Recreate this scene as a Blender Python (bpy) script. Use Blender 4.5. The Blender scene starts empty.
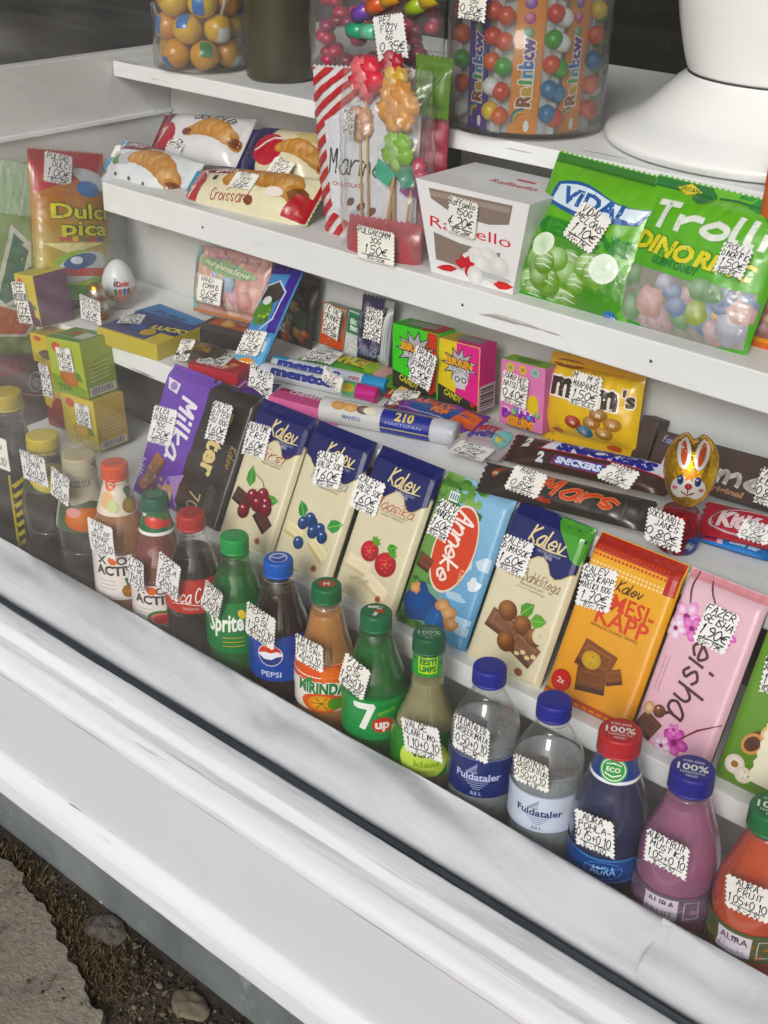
# A kiosk shop window full of sweets, chocolate bars and soft drinks, seen from the pavement.
# World: x along the window (right +), y into the shop, z up; metres; ground z = 0.
import bpy, bmesh, math, random
from mathutils import Vector, Matrix, noise
from mathutils.geometry import tessellate_polygon

sc = bpy.context.scene
col = sc.collection
rad = math.radians
rnd = random.Random(7)

# ------------------------------------------------------------------ camera
cam_d = bpy.data.cameras.new('camera')
cam_d.sensor_fit = 'AUTO'
cam_d.sensor_width = 36.0
cam_d.lens = 46.76
cam_d.clip_start = 0.02
cam_d.clip_end = 400
cam = bpy.data.objects.new('camera', cam_d)
col.objects.link(cam)
_r = Vector((0.751448, 0.659446, 0.021385))
_d = Vector((0.324086, -0.340680, -0.882556))
_f = Vector((-0.574713, 0.670125, -0.469720))
cam.matrix_world = Matrix(((_r.x, -_d.x, -_f.x, 0.0), (_r.y, -_d.y, -_f.y, 0.0), (_r.z, -_d.z, -_f.z, 1.14), (0, 0, 0, 1)))
sc.camera = cam

# ------------------------------------------------------------------ daylight
SUN_EL, SUN_AZ = rad(30), rad(158)          # overcast; soft light from the street side
world = bpy.data.worlds.new('World')
sc.world = world
world.use_nodes = True
wn = world.node_tree
sky = wn.nodes.new('ShaderNodeTexSky')
sky.sky_type = 'NISHITA'
sky.sun_disc = False
sky.sun_elevation = SUN_EL
sky.sun_rotation = SUN_AZ
sky.dust_density = 4.0
sky.ozone_density = 0.6
sky.air_density = 0.8
hs = wn.nodes.new('ShaderNodeHueSaturation')
hs.inputs['Saturation'].default_value = 0.42
wn.links.new(sky.outputs[0], hs.inputs['Color'])
wn.links.new(hs.outputs[0], wn.nodes['Background'].inputs[0])
wn.nodes['Background'].inputs[1].default_value = 0.10
sun_d = bpy.data.lights.new('sun', 'SUN')
sun_d.energy = 1.5
sun_d.angle = rad(18)
sun_d.color = (1.0, 0.985, 0.96)
sun = bpy.data.objects.new('sun', sun_d)
col.objects.link(sun)
_sd = Vector((math.sin(SUN_AZ) * math.cos(SUN_EL), math.cos(SUN_AZ) * math.cos(SUN_EL), math.sin(SUN_EL)))
sun.rotation_euler = _sd.to_track_quat('Z', 'Y').to_euler()
sun.location = _sd * 20

sc.view_settings.view_transform = 'Standard'
sc.view_settings.look = 'None'
sc.view_settings.gamma = 1
sc.view_settings.exposure = 0.15
sc.render.engine = 'CYCLES'
cy = sc.cycles
cy.use_denoising = True
cy.max_bounces = 14
cy.diffuse_bounces = 6
cy.glossy_bounces = 4
cy.transmission_bounces = 8
cy.transparent_max_bounces = 24
cy.caustics_reflective = False
cy.caustics_refractive = True
cy.sample_clamp_indirect = 8

# ------------------------------------------------------------------ colours and materials
def lin(c):
    return c / 12.92 if c <= .04045 else ((c + .055) / 1.055) ** 2.4
def H(h):
    """hex sRGB -> linear rgb tuple"""
    if not isinstance(h, str):
        return h
    return tuple(lin(int(h[i:i + 2], 16) / 255) for i in (0, 2, 4))
def mixc(a, b, t):
    a, b = H(a), H(b)
    return tuple(a[i] * (1 - t) + b[i] * t for i in range(3))

MATS = {}
def node_mat(name):
    m = bpy.data.materials.new(name)
    m.use_nodes = True
    nt = m.node_tree
    b = nt.nodes['Principled BSDF']
    MATS[name] = m
    return m, nt, b
def N_(nt, typ, **kw):
    n = nt.nodes.new(typ)
    for k, v in kw.items():
        if hasattr(n, k):
            setattr(n, k, v)
        else:
            n.inputs[k].default_value = v
    return n
def noise_tex(nt, scale, detail=4, rough=.6, obj=True, stretch=None):
    tc = nt.nodes.new('ShaderNodeTexCoord')
    mp = nt.nodes.new('ShaderNodeMapping')
    if stretch:
        mp.inputs['Scale'].default_value = stretch
    nt.links.new(tc.outputs['Object'], mp.inputs[0])
    n = N_(nt, 'ShaderNodeTexNoise')
    n.inputs['Scale'].default_value = scale
    n.inputs['Detail'].default_value = detail
    n.inputs['Roughness'].default_value = rough
    nt.links.new(mp.outputs[0], n.inputs['Vector'])
    return n
def ramp(nt, src, stops):
    r = nt.nodes.new('ShaderNodeValToRGB')
    e = r.color_ramp.elements
    while len(e) < len(stops):
        e.new(.5)
    for i, (p, c) in enumerate(stops):
        e[i].position = p
        e[i].color = (*H(c), 1) if not isinstance(c, (int, float)) else (c, c, c, 1)
    nt.links.new(src, r.inputs[0])
    return r
def add_bump(nt, b, src, strength, dist):
    bp = nt.nodes.new('ShaderNodeBump')
    bp.inputs['Strength'].default_value = strength
    bp.inputs['Distance'].default_value = dist
    nt.links.new(src, bp.inputs['Height'])
    nt.links.new(bp.outputs[0], b.inputs['Normal'])

def print_mat(name, rough, spec=.5, coat=0, bump=0, bscale=80, metal=0, grime=.06, trans=0):
    """a printed or painted surface: its pattern is in the mesh's own colours"""
    m, nt, b = node_mat(name)
    a = nt.nodes.new('ShaderNodeAttribute')
    a.attribute_name = 'Col'
    n = noise_tex(nt, 35, 5, .65)
    r = ramp(nt, n.outputs['Fac'], [(.3, 1 - grime), (.7, 1.0)])
    mx = N_(nt, 'ShaderNodeMix', data_type='RGBA', blend_type='MULTIPLY')
    mx.inputs['Factor'].default_value = 1
    nt.links.new(a.outputs['Color'], mx.inputs['A'])
    nt.links.new(r.outputs[0], mx.inputs['B'])
    hsv = nt.nodes.new('ShaderNodeHueSaturation')
    hsv.inputs['Saturation'].default_value = 1.22
    hsv.inputs['Value'].default_value = .94
    nt.links.new(mx.outputs['Result'], hsv.inputs['Color'])
    nt.links.new(hsv.outputs[0], b.inputs['Base Color'])
    b.inputs['Roughness'].default_value = rough
    b.inputs['Specular IOR Level'].default_value = spec
    b.inputs['Metallic'].default_value = metal
    if coat:
        b.inputs['Coat Weight'].default_value = coat
        b.inputs['Coat Roughness'].default_value = .12
    if trans:
        b.inputs['Transmission Weight'].default_value = trans
    if bump:
        n2 = noise_tex(nt, bscale, 3, .55)
        add_bump(nt, b, n2.outputs['Fac'], .6, bump)
    return m
print_mat('print_card', .48, .4)
print_mat('print_paper', .75, .25, bump=.0006, bscale=60, grime=.08)
print_mat('print_film', .3, .5, coat=.25, bump=.0012, bscale=55)
print_mat('plastic', .32, .5)
print_mat('plastic_satin', .45, .5)
print_mat('foil', .24, .5, metal=.9, bump=.006, bscale=75)
print_mat('candy', .3, .5, coat=.2)
print_mat('sugar', .7, .4, bump=.0015, bscale=300)
print_mat('tag_paper', .85, .2, grime=.07)
print_mat('card_foil', .3, .5, metal=.5)

def clear_mat(name, color, gloss_rough=.06, amount=.0, ior_f0=.045, tint_noise=None):
    """thin clear plastic: see-through with a Fresnel-weighted reflection and a little milkiness"""
    m = bpy.data.materials.new(name)
    m.use_nodes = True
    MATS[name] = m
    nt = m.node_tree
    nt.nodes.remove(nt.nodes['Principled BSDF'])
    out = nt.nodes['Material Output']
    tr = N_(nt, 'ShaderNodeBsdfTransparent')
    tr.inputs[0].default_value = (*H(color), 1)
    gl = N_(nt, 'ShaderNodeBsdfGlossy')
    gl.inputs['Roughness'].default_value = gloss_rough
    lw = N_(nt, 'ShaderNodeLayerWeight')
    lw.inputs['Blend'].default_value = .5
    pw = N_(nt, 'ShaderNodeMath', operation='POWER')
    pw.inputs[1].default_value = 4.5
    nt.links.new(lw.outputs['Facing'], pw.inputs[0])
    ml = N_(nt, 'ShaderNodeMath', operation='MULTIPLY_ADD')
    ml.inputs[1].default_value = 1 - ior_f0
    ml.inputs[2].default_value = ior_f0
    nt.links.new(pw.outputs[0], ml.inputs[0])
    mx = N_(nt, 'ShaderNodeMixShader')
    nt.links.new(ml.outputs[0], mx.inputs[0])
    nt.links.new(tr.outputs[0], mx.inputs[1])
    nt.links.new(gl.outputs[0], mx.inputs[2])
    last = mx
    if amount:
        df = N_(nt, 'ShaderNodeBsdfDiffuse')
        df.inputs[0].default_value = (*mixc(color, 'ffffff', .5 if amount < .3 else .08), 1)
        m2 = N_(nt, 'ShaderNodeMixShader')
        m2.inputs[0].default_value = amount
        nt.links.new(mx.outputs[0], m2.inputs[1])
        nt.links.new(df.outputs[0], m2.inputs[2])
        if tint_noise:
            n = noise_tex(nt, tint_noise, 4, .6)
            r = ramp(nt, n.outputs['Fac'], [(.35, amount * .3), (.7, amount * 1.6)])
            nt.links.new(r.outputs[0], m2.inputs[0])
        last = m2
    nt.links.new(last.outputs[0], out.inputs['Surface'])
    return m
clear_mat('clear_pet', 'fdfefe', .04, .012, ior_f0=.075)
clear_mat('green_pet', '8fd8a4', .04, .02, ior_f0=.075)
clear_mat('clear_film', 'f8f8f7', .12, .05, ior_f0=.035)
clear_mat('red_film', 'c02a38', .12, .62)
clear_mat('jar_plastic', 'fbfcfb', .08, .018, ior_f0=.025)
gm = clear_mat('window_glass', 'ffffff', .0, .016, ior_f0=.04, tint_noise=2.2)
gt = gm.node_tree
dm_ = [n for n in gt.nodes if n.type == 'MIX_SHADER' and n.inputs[0].is_linked and n.inputs[0].links[0].from_node.type == 'VALTORGB'][0]
rm_ = dm_.inputs[0].links[0].from_node
tcg = gt.nodes.new('ShaderNodeTexCoord')
sx_g = gt.nodes.new('ShaderNodeSeparateXYZ')
gt.links.new(tcg.outputs['Object'], sx_g.inputs[0])
mr = gt.nodes.new('ShaderNodeMapRange')            # dirt film, thickened towards the left end to imitate reflection haze
for k_, v_ in (('From Min', -.64), ('From Max', -.26), ('To Min', 2.5), ('To Max', .25)):
    mr.inputs[k_].default_value = v_
gt.links.new(sx_g.outputs[0], mr.inputs['Value'])
mm_ = gt.nodes.new('ShaderNodeMath')
mm_.operation = 'MULTIPLY'
gt.links.new(rm_.outputs[0], mm_.inputs[0])
gt.links.new(mr.outputs[0], mm_.inputs[1])
st_n = noise_tex(gt, 30, 5, .7, stretch=(.05, 1, 1))      # streaks in the film imitating reflections in the pane
st_r = ramp(gt, st_n.outputs['Fac'], [(.38, .45), (.66, 1.9)])
m2_ = gt.nodes.new('ShaderNodeMath')
m2_.operation = 'MULTIPLY'
gt.links.new(mm_.outputs[0], m2_.inputs[0])
gt.links.new(st_r.outputs[0], m2_.inputs[1])
gt.links.new(m2_.outputs[0], dm_.inputs[0])

def murky(name, color, rough=.12, sss=0.0, tr=.15):
    m, nt, b = node_mat(name)
    b.inputs['Base Color'].default_value = (*H(color), 1)
    b.inputs['Roughness'].default_value = rough
    b.inputs['Transmission Weight'].default_value = tr
    b.inputs['IOR'].default_value = 1.33
    return m
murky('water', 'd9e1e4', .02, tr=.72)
murky('pale_lemonade', 'cbc48c', .04, tr=.6)
murky('cola', '1d120e', tr=.0)
murky('cola_red', '24110d', tr=.0)
murky('dark_tea', '2a211a', tr=.0)
murky('orange_juice', 'cf8f4a', tr=.3)
murky('peach_juice', 'c58659', tr=.3)
murky('red_juice', '8f4a42', tr=.3)
murky('milk_tea', 'b9ab92', tr=.05)
murky('mauve_drink', 'cc80ac', .05, tr=.6)
murky('berry_drink', 'dc521a', .05, tr=.4)
murky('blue_drink', '1b2350', tr=.1)
murky('green_water', '37a860', tr=.4)

def wood_paint(name, c1, c2, chips=True, rough=.5, scale=6, bump=.0015, stretch=(1, 1, 1), dirt='8d8a84', dirt_amt=.35):
    m, nt, b = node_mat(name)
    n = noise_tex(nt, scale, 6, .62, stretch=stretch)
    r = ramp(nt, n.outputs['Fac'], [(.3, c2), (.7, c1)])
    n2 = noise_tex(nt, 22, 7, .75, stretch=stretch)
    r2 = ramp(nt, n2.outputs['Fac'], [(.60, 0.0), (.76, 1.0)])
    mul = N_(nt, 'ShaderNodeMath', operation='MULTIPLY')
    mul.inputs[1].default_value = dirt_amt
    nt.links.new(r2.outputs[0], mul.inputs[0])
    mx = N_(nt, 'ShaderNodeMix', data_type='RGBA')
    nt.links.new(mul.outputs[0], mx.inputs['Factor'])
    nt.links.new(r.outputs[0], mx.inputs['A'])
    mx.inputs['B'].default_value = (*H(dirt), 1)
    last = mx
    if chips:
        n3 = noise_tex(nt, 70, 4, .6, stretch=(.07, 1, 1))
        r3 = ramp(nt, n3.outputs['Fac'], [(.665, 0.0), (.70, .8)])
        m3 = N_(nt, 'ShaderNodeMix', data_type='RGBA')
        nt.links.new(r3.outputs[0], m3.inputs['Factor'])
        nt.links.new(last.outputs['Result'], m3.inputs['A'])
        m3.inputs['B'].default_value = (*H('7d776d'), 1)
        last = m3
    nt.links.new(last.outputs['Result'], b.inputs['Base Color'])
    b.inputs['Roughness'].default_value = rough
    b.inputs['Specular IOR Level'].default_value = .35
    n4 = noise_tex(nt, 40 if name != 'cloth_white' else 90, 4, .6, stretch=stretch)
    add_bump(nt, b, n4.outputs['Fac'], .7, bump)
    return m
wood_paint('sill_paint', 'd8dadd', 'c8cacd', True, .5, 7, .003, (.16, 1, 1), '8f8b84', .6)
wood_paint('board_paint', 'c6c7cc', 'bebfc5', False, .5, 3, .0008, (.5, 1, 1), 'b2b2b8', .4)
wood_paint('shelf_paint', 'e6e9e8', 'd8dbda', True, .5, 5, .0012, (.4, 1, 1), 'a3a3a0', .42)
wood_paint('wall_paint', 'd0d2d0', 'c4c6c4', False, .6, 4, .0008, (1, 1, 1), '9c9c98', .35)
wood_paint('grey_base_paint', '767c7d', '4a5052', False, .5, 9, .004, (.5, 1, .35), 'b9bebe', .55)
wood_paint('dark_board', '4a4440', '35302d', False, .8, 8, .001, (.3, 1, 1), '6a625c', .3)
wood_paint('dark_room', '2b2b29', '20201f', False, .9, 2)
wood_paint('gasket_rubber', '2a323a', '181e25', False, .45, 20, .002, (.5, 1, 1), '59615c', .7)
wood_paint('facade_paint', 'bdbdb8', 'acaca8', False, .7, 2)
wood_paint('ceramic', 'eef0ee', 'e8eae8', False, .12, 2, .0, dirt='d8dad8', dirt_amt=.1)
wood_paint('cloth_white', 'c6cace', 'b9bec4', False, .95, 5, .0016, (1, 1, 1), 'a9aeb3', .06)

def pavement_mat():
    m, nt, b = node_mat('pavement')
    n = noise_tex(nt, 5, 8, .7)
    r = ramp(nt, n.outputs['Fac'], [(.28, '5a544a'), (.45, '7d7568'), (.72, '958d80')])
    n2 = noise_tex(nt, 120, 4, .7)
    r2 = ramp(nt, n2.outputs['Fac'], [(.35, .75), (.65, 1.1)])
    mx = N_(nt, 'ShaderNodeMix', data_type='RGBA', blend_type='MULTIPLY')
    mx.inputs['Factor'].default_value = 1
    nt.links.new(r.outputs[0], mx.inputs['A'])
    nt.links.new(r2.outputs[0], mx.inputs['B'])
    nt.links.new(mx.outputs['Result'], b.inputs['Base Color'])
    b.inputs['Roughness'].default_value = .9
    add_bump(nt, b, n2.outputs['Fac'], .9, .004)
pavement_mat()
def soil_mat():
    m, nt, b = node_mat('soil')
    n = noise_tex(nt, 14, 8, .75)
    r = ramp(nt, n.outputs['Fac'], [(.32, '211c17'), (.52, '40372c'), (.7, '5a5042')])
    nt.links.new(r.outputs[0], b.inputs['Base Color'])
    b.inputs['Roughness'].default_value = .95
    n2 = noise_tex(nt, 90, 5, .7)
    add_bump(nt, b, n2.outputs['Fac'], 1, .008)
soil_mat()

# ------------------------------------------------------------------ mesh builder
class MB:
    def __init__(s):
        s.v = []; s.f = []; s.c = []; s.m = []; s.s = []
    def add(s, pts, faces, colr, mat, smooth=False):
        """colr: one colour, or a list of one colour per point"""
        b = len(s.v)
        s.v += [tuple(p) for p in pts]
        per = isinstance(colr, list)
        if not per:
            colr = H(colr)
        for f in faces:
            s.f.append(tuple(b + i for i in f))
            s.c.append([colr[i] for i in f] if per else colr)
            s.m.append(mat)
            s.s.append(smooth)
    def build(s, name, parent=None, loc=None):
        me = bpy.data.meshes.new(name)
        o = bpy.data.objects.new(name, me)
        col.objects.link(o)
        off = Vector(loc) if loc else Vector((0, 0, 0))
        if parent is not None:
            off = Vector(parent['_loc'])
            o.parent = parent
        else:
            o.location = off
        o['_loc'] = tuple(off)
        me.from_pydata([(p[0] - off.x, p[1] - off.y, p[2] - off.z) for p in s.v], [], s.f)
        names = list(dict.fromkeys(s.m))
        for n in names:
            me.materials.append(MATS[n])
        ix = {n: i for i, n in enumerate(names)}
        me.polygons.foreach_set('material_index', [ix[n] for n in s.m])
        me.polygons.foreach_set('use_smooth', s.s)
        ca = me.color_attributes.new('Col', 'FLOAT_COLOR', 'CORNER')
        data = []
        for f, c in zip(s.f, s.c):
            if isinstance(c, list):
                for k in c:
                    data += [k[0], k[1], k[2], 1]
            else:
                data += [c[0], c[1], c[2], 1] * len(f)
        ca.data.foreach_set('color', data)
        me.update()
        return o

def thing(name, label, cat, loc=(0, 0, 0), group=None):
    o = bpy.data.objects.new(name, None)
    o.empty_display_size = .03
    col.objects.link(o)
    o.location = loc
    o['_loc'] = tuple(loc)
    o['label'] = label
    o['category'] = cat
    if group:
        o['group'] = group
    return o
def tagged(o, label, cat, group=None):
    o['label'] = label
    o['category'] = cat
    if group:
        o['group'] = group
    return o
def struct(o):
    o['kind'] = 'structure'
    return o

def box_into(mb, lo, hi, colr, mat, bev=0.0, rot=None, about=None):
    bm = bmesh.new()
    bmesh.ops.create_cube(bm, size=1)
    c = (Vector(lo) + Vector(hi)) / 2
    d = Vector(hi) - Vector(lo)
    for v in bm.verts:
        v.co = Vector((v.co.x * d.x, v.co.y * d.y, v.co.z * d.z)) + c
    if bev:
        bmesh.ops.bevel(bm, geom=bm.edges[:], offset=bev, segments=2, affect='EDGES', profile=.6)
    if rot is not None:
        bmesh.ops.rotate(bm, verts=bm.verts[:], cent=about or c, matrix=rot)
    bm.verts.index_update()
    mb.add([v.co for v in bm.verts], [[v.index for v in f.verts] for f in bm.faces], colr, mat)
    bm.free()
def block(name, lo, hi, mat, bev=.0, parent=None, colr='ffffff', loc=None):
    mb = MB()
    box_into(mb, lo, hi, colr, mat, bev)
    return mb.build(name, parent, loc if loc else (None if parent is not None else tuple((Vector(lo) + Vector(hi)) / 2)))

def spline(pts, n=8, closed=False):
    """Catmull-Rom through points of any dimension"""
    out = []
    m = len(pts)
    for i in range(m if closed else m - 1):
        p = [pts[(i + k) % m] if closed else pts[min(max(i + k, 0), m - 1)] for k in (-1, 0, 1, 2)]
        for j in range(n):
            t = j / n
            out.append(tuple(.5 * (2 * p[1][d] + (p[2][d] - p[0][d]) * t + (2 * p[0][d] - 5 * p[1][d] + 4 * p[2][d] - p[3][d]) * t * t + (3 * p[1][d] - p[0][d] - 3 * p[2][d] + p[3][d]) * t ** 3) for d in range(len(pts[0]))))
    if not closed:
        out.append(tuple(pts[-1]))
    return out
def lathe_into(mb, prof, c, colr, mat, segs=40, ribs=0, ramp_=.0, cap=False, smooth=True, colf=None, axis=None):
    """prof: (r, z) from bottom to top around the vertical through c"""
    pts = []; cols = []
    for r, z in prof:
        for k in range(segs):
            a = 2 * math.pi * k / segs
            rr = r + (ramp_ if (ribs and k % 2) else 0)
            p = Vector((rr * math.cos(a), rr * math.sin(a), z))
            if axis is not None:
                p = axis @ p
            pts.append(Vector(c) + p)
            if colf:
                cols.append(H(colf(a, z)))
    n = len(prof)
    fs = [[i * segs + k, i * segs + (k + 1) % segs, (i + 1) * segs + (k + 1) % segs, (i + 1) * segs + k] for i in range(n - 1) for k in range(segs)]
    if cap:
        fs.append([(n - 1) * segs + k for k in range(segs)])
        fs.append([k for k in reversed(range(segs))])
    mb.add(pts, fs, cols if colf else colr, mat, smooth)
def sphere_into(mb, c, r, colr, mat, nu=14, nv=9, sq=(1, 1, 1), colf=None, rot=None, seed=None, amp=0):
    pts = []; cols = []
    for i in range(nv + 1):
        t = math.pi * i / nv
        for k in range(nu):
            a = 2 * math.pi * k / nu
            d = Vector((math.sin(t) * math.cos(a) * sq[0], math.sin(t) * math.sin(a) * sq[1], math.cos(t) * sq[2]))
            if colf:
                cols.append(H(colf(d)))
            if seed is not None:
                d *= 1 + amp * noise.noise(d * 2.3 + Vector((seed, seed * 1.7, 0)))
            if rot is not None:
                d = rot @ d
            pts.append(Vector(c) + d * r)
    fs = []
    for i in range(nv):
        for k in range(nu):
            q = [i * nu + k, (i + 1) * nu + k, (i + 1) * nu + (k + 1) % nu, i * nu + (k + 1) % nu]
            if i == 0:
                q = q[:3]
            elif i == nv - 1:
                q = [q[0], q[1], q[3]]
            fs.append(q)
    mb.add(pts, fs, cols if colf else colr, mat, True)
def tube_into(mb, path, r, colr, mat, segs=8):
    pts = []
    n = len(path)
    for i, p in enumerate(path):
        p = Vector(p)
        t = (Vector(path[min(i + 1, n - 1)]) - Vector(path[max(i - 1, 0)])).normalized()
        a = t.orthogonal().normalized() if i == 0 else (a - t * a.dot(t)).normalized()
        b = t.cross(a)
        rr = r[i] if isinstance(r, (list, tuple)) else r
        for k in range(segs):
            w = 2 * math.pi * k / segs
            pts.append(p + (a * math.cos(w) + b * math.sin(w)) * rr)
    fs = [[i * segs + k, i * segs + (k + 1) % segs, (i + 1) * segs + (k + 1) % segs, (i + 1) * segs + k] for i in range(n - 1) for k in range(segs)]
    fs += [[k for k in reversed(range(segs))], [(n - 1) * segs + k for k in range(segs)]]
    mb.add(pts, fs, colr, mat, True)

# ------------------------------------------------------------------ surfaces that carry print
class Flat:
    du = dv = None
    def __init__(s, q):
        s.o, s.ex, s.ey = Vector(q[0]), Vector(q[1]).normalized(), Vector(q[2]).normalized()
        s.W, s.H = q[3], q[4]
        s.n = s.ex.cross(s.ey).normalized()
    def z(s, u, v):
        return 0.0
    def P(s, u, v, h=0.0):
        return s.o + s.ex * u + s.ey * v + s.n * (s.z(u, v) + h)
class Curl(Flat):
    du = .006
    dv = .006
    def __init__(s, q, k=3.0, kv=0.0):
        super().__init__(q)
        s.k, s.kv = k, kv
    def z(s, u, v):
        return -s.k * u * u - s.kv * (v - s.H / 2) ** 2
class Pillow(Flat):
    """a filled bag: thick in the middle, flat crimped seals, creases"""
    def __init__(s, q, T, seal=.010, seed=0, wr=.0014, step=.003, ends='v', px=2.5, tap=0.0):
        super().__init__(q)
        s.tap = tap
        s.T, s.seal, s.seed, s.wr, s.step, s.ends, s.px = T, seal, seed, wr, step, ends, px
        s.du = s.dv = step
    def prof(s, u, v):
        L, M = (v, s.H) if s.ends == 'v' else (u + s.W / 2, s.W)
        A = 2 * u / s.W if s.ends == 'v' else 2 * v / s.H - 1
        b = (L - s.seal) / (M - 2 * s.seal)
        b = min(max(b, 0), 1)
        return max(0, 1 - abs(A) ** s.px) ** .55 * max(0, 1 - abs(2 * b - 1) ** 3.2) ** .75, L, M, A
    def z(s, u, v):
        p, L, M, A = s.prof(u, v)
        w = 0
        if s.wr:
            x = Vector((u * 55, v * 55, s.seed * 3.1))
            w = noise.noise(x) * s.wr + noise.noise(x * 2.6) * s.wr * .45
            d = max(0, min(L, M - L) - s.seal)
            c = u if s.ends == 'v' else v
            w += math.sin(c * 420 + 3 * noise.noise(Vector((c * 40, s.seed, 0)))) * s.wr * .8 * math.exp(-d / .012)
            w *= min(1, p * 3)
        return .0005 + s.T / 2 * p + w
    def P(s, u, v, h=0.0):
        return s.o + s.ex * u * (1 + s.tap * (v / s.H - .5)) + s.ey * v + s.n * (s.z(u, v) + h)
    def skin(s, mb, colf, mat, back=None):
        nu, nv = max(8, round(s.W / s.step)), max(8, round(s.H / s.step))
        for side in (1, -1):
            pts = []; cols = []
            for j in range(nv + 1):
                for i in range(nu + 1):
                    u, v = s.W * (i / nu - .5), s.H * j / nv
                    z = s.z(u, v)
                    uu, vv = u, v
                    if s.ends == 'v' and j in (0, nv):
                        vv += (.0012 if i % 2 else -.0012)
                    if s.ends == 'u' and i in (0, nu):
                        uu += (.0012 if j % 2 else -.0012)
                    pts.append(s.o + s.ex * uu * (1 + s.tap * (vv / s.H - .5)) + s.ey * vv + s.n * (z * side))
                    cols.append(H(colf(u, v) if side > 0 or back is None else back))
            w = nu + 1
            fs = [[j * w + i, j * w + i + 1, (j + 1) * w + i + 1, (j + 1) * w + i] for j in range(nv) for i in range(nu)]
            if side < 0:
                fs = [f[::-1] for f in fs]
            mb.add(pts, fs, cols, mat, True)
class Slab(Flat):
    """a wrapped bar: flat front with soft edges"""
    def __init__(s, q, T, r=.004, seed=0, bump=.0007, seg=None):
        super().__init__(q)
        s.T, s.r, s.seed, s.b = T, r, seed, bump
        s.flap = False
        s.du = s.dv = .004
    def z(s, u, v):
        e = min(s.W / 2 - abs(u), v, s.H - v)
        e = max(e, 0)
        z = s.T
        if s.flap and v > s.H - .015:
            k_ = min(1, (s.H - v) / .015)
            k_ = k_ * k_ * (3 - 2 * k_)
            return .0012 + (s.T - .0012 + s.b * noise.noise(Vector((u * 22, v * 22, s.seed * 5.3)))) * k_ * min(1, math.sqrt(max(0, 1 - max(0, 1 - (s.W / 2 - abs(u)) / s.r) ** 2))) + .0005 * (1 - k_) * math.sin(u * 500 + s.seed)
        if e < s.r:
            z = s.T - s.r + math.sqrt(max(0, s.r ** 2 - (s.r - e) ** 2))
        z += s.b * noise.noise(Vector((u * 22, v * 22, s.seed * 5.3))) * min(1, e / s.r)
        return z
    def skin(s, mb, colf, mat, side=None):
        st = .004
        nu, nv = round(s.W / st), round(s.H / st)
        us = sorted(set([s.W * (i / nu - .5) for i in range(nu + 1)] + [sg * (s.W / 2 - k * s.r / 3) for sg in (1, -1) for k in (1, 2)]))
        vs = sorted(set([s.H * j / nv for j in range(nv + 1)] + [k * s.r / 3 for k in (1, 2)] + [s.H - k * s.r / 3 for k in (1, 2)]))
        pts = []; cols = []
        for v in vs:
            for u in us:
                pts.append(s.P(u, v)); cols.append(H(colf(u, v)))
        w = len(us); h = len(vs)
        mb.add(pts, [[j * w + i, j * w + i + 1, (j + 1) * w + i + 1, (j + 1) * w + i] for j in range(h - 1) for i in range(w - 1)], cols, mat, True)
        rim = [i for i in range(w)] + [j * w + w - 1 for j in range(1, h)] + [(h - 1) * w + i for i in range(w - 2, -1, -1)] + [j * w for j in range(h - 2, 0, -1)]
        top = [pts[i] for i in rim]
        bot = []
        for i in rim:
            u, v = us[i % w], vs[i // w]
            bot.append(s.o + s.ex * u + s.ey * v)
        n = len(rim)
        sc_ = [H(side) if side else cols[i] for i in rim]
        mb.add(top + bot, [[i, n + i, n + (i + 1) % n, (i + 1) % n] for i in range(n)] + [[n + i for i in range(n)][::-1]], sc_ + sc_, mat, True)
class Cyl:
    """a band round a vertical axis; u = arc length from the facing angle, v = height"""
    dv = None
    def __init__(s, c, rf, face, r0=None):
        s.c, s.rf, s.face = Vector(c), rf, face
        s.r0 = r0 or rf(0)
        s.du = s.r0 * rad(6)
        s.dv = .006
    def P(s, u, v, h=0.0):
        a = s.face + u / s.r0
        r = s.rf(v) + h
        return s.c + Vector((r * math.cos(a), r * math.sin(a), v))

def slice_poly(poly, ax, step):
    lo = min(p[ax] for p in poly); hi = max(p[ax] for p in poly)
    k0, k1 = math.floor(lo / step + 1e-6), math.ceil(hi / step - 1e-6)
    if k1 - k0 <= 1:
        return [poly]
    out = []
    rest = poly
    for k in range(k0 + 1, k1):
        c = k * step
        a = []; b = []
        n = len(rest)
        for i in range(n):
            p, q = rest[i], rest[(i + 1) % n]
            pin = p[ax] <= c
            (a if pin else b).append(p)
            if (p[ax] - c) * (q[ax] - c) < 0:
                t = (c - p[ax]) / (q[ax] - p[ax])
                x = tuple(p[d] + (q[d] - p[d]) * t for d in range(2))
                a.append(x); b.append(x)
        if len(a) > 2:
            out.append(a)
        rest = b
        if len(rest) < 3:
            break
    if len(rest) > 2:
        out.append(rest)
    return out

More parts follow.
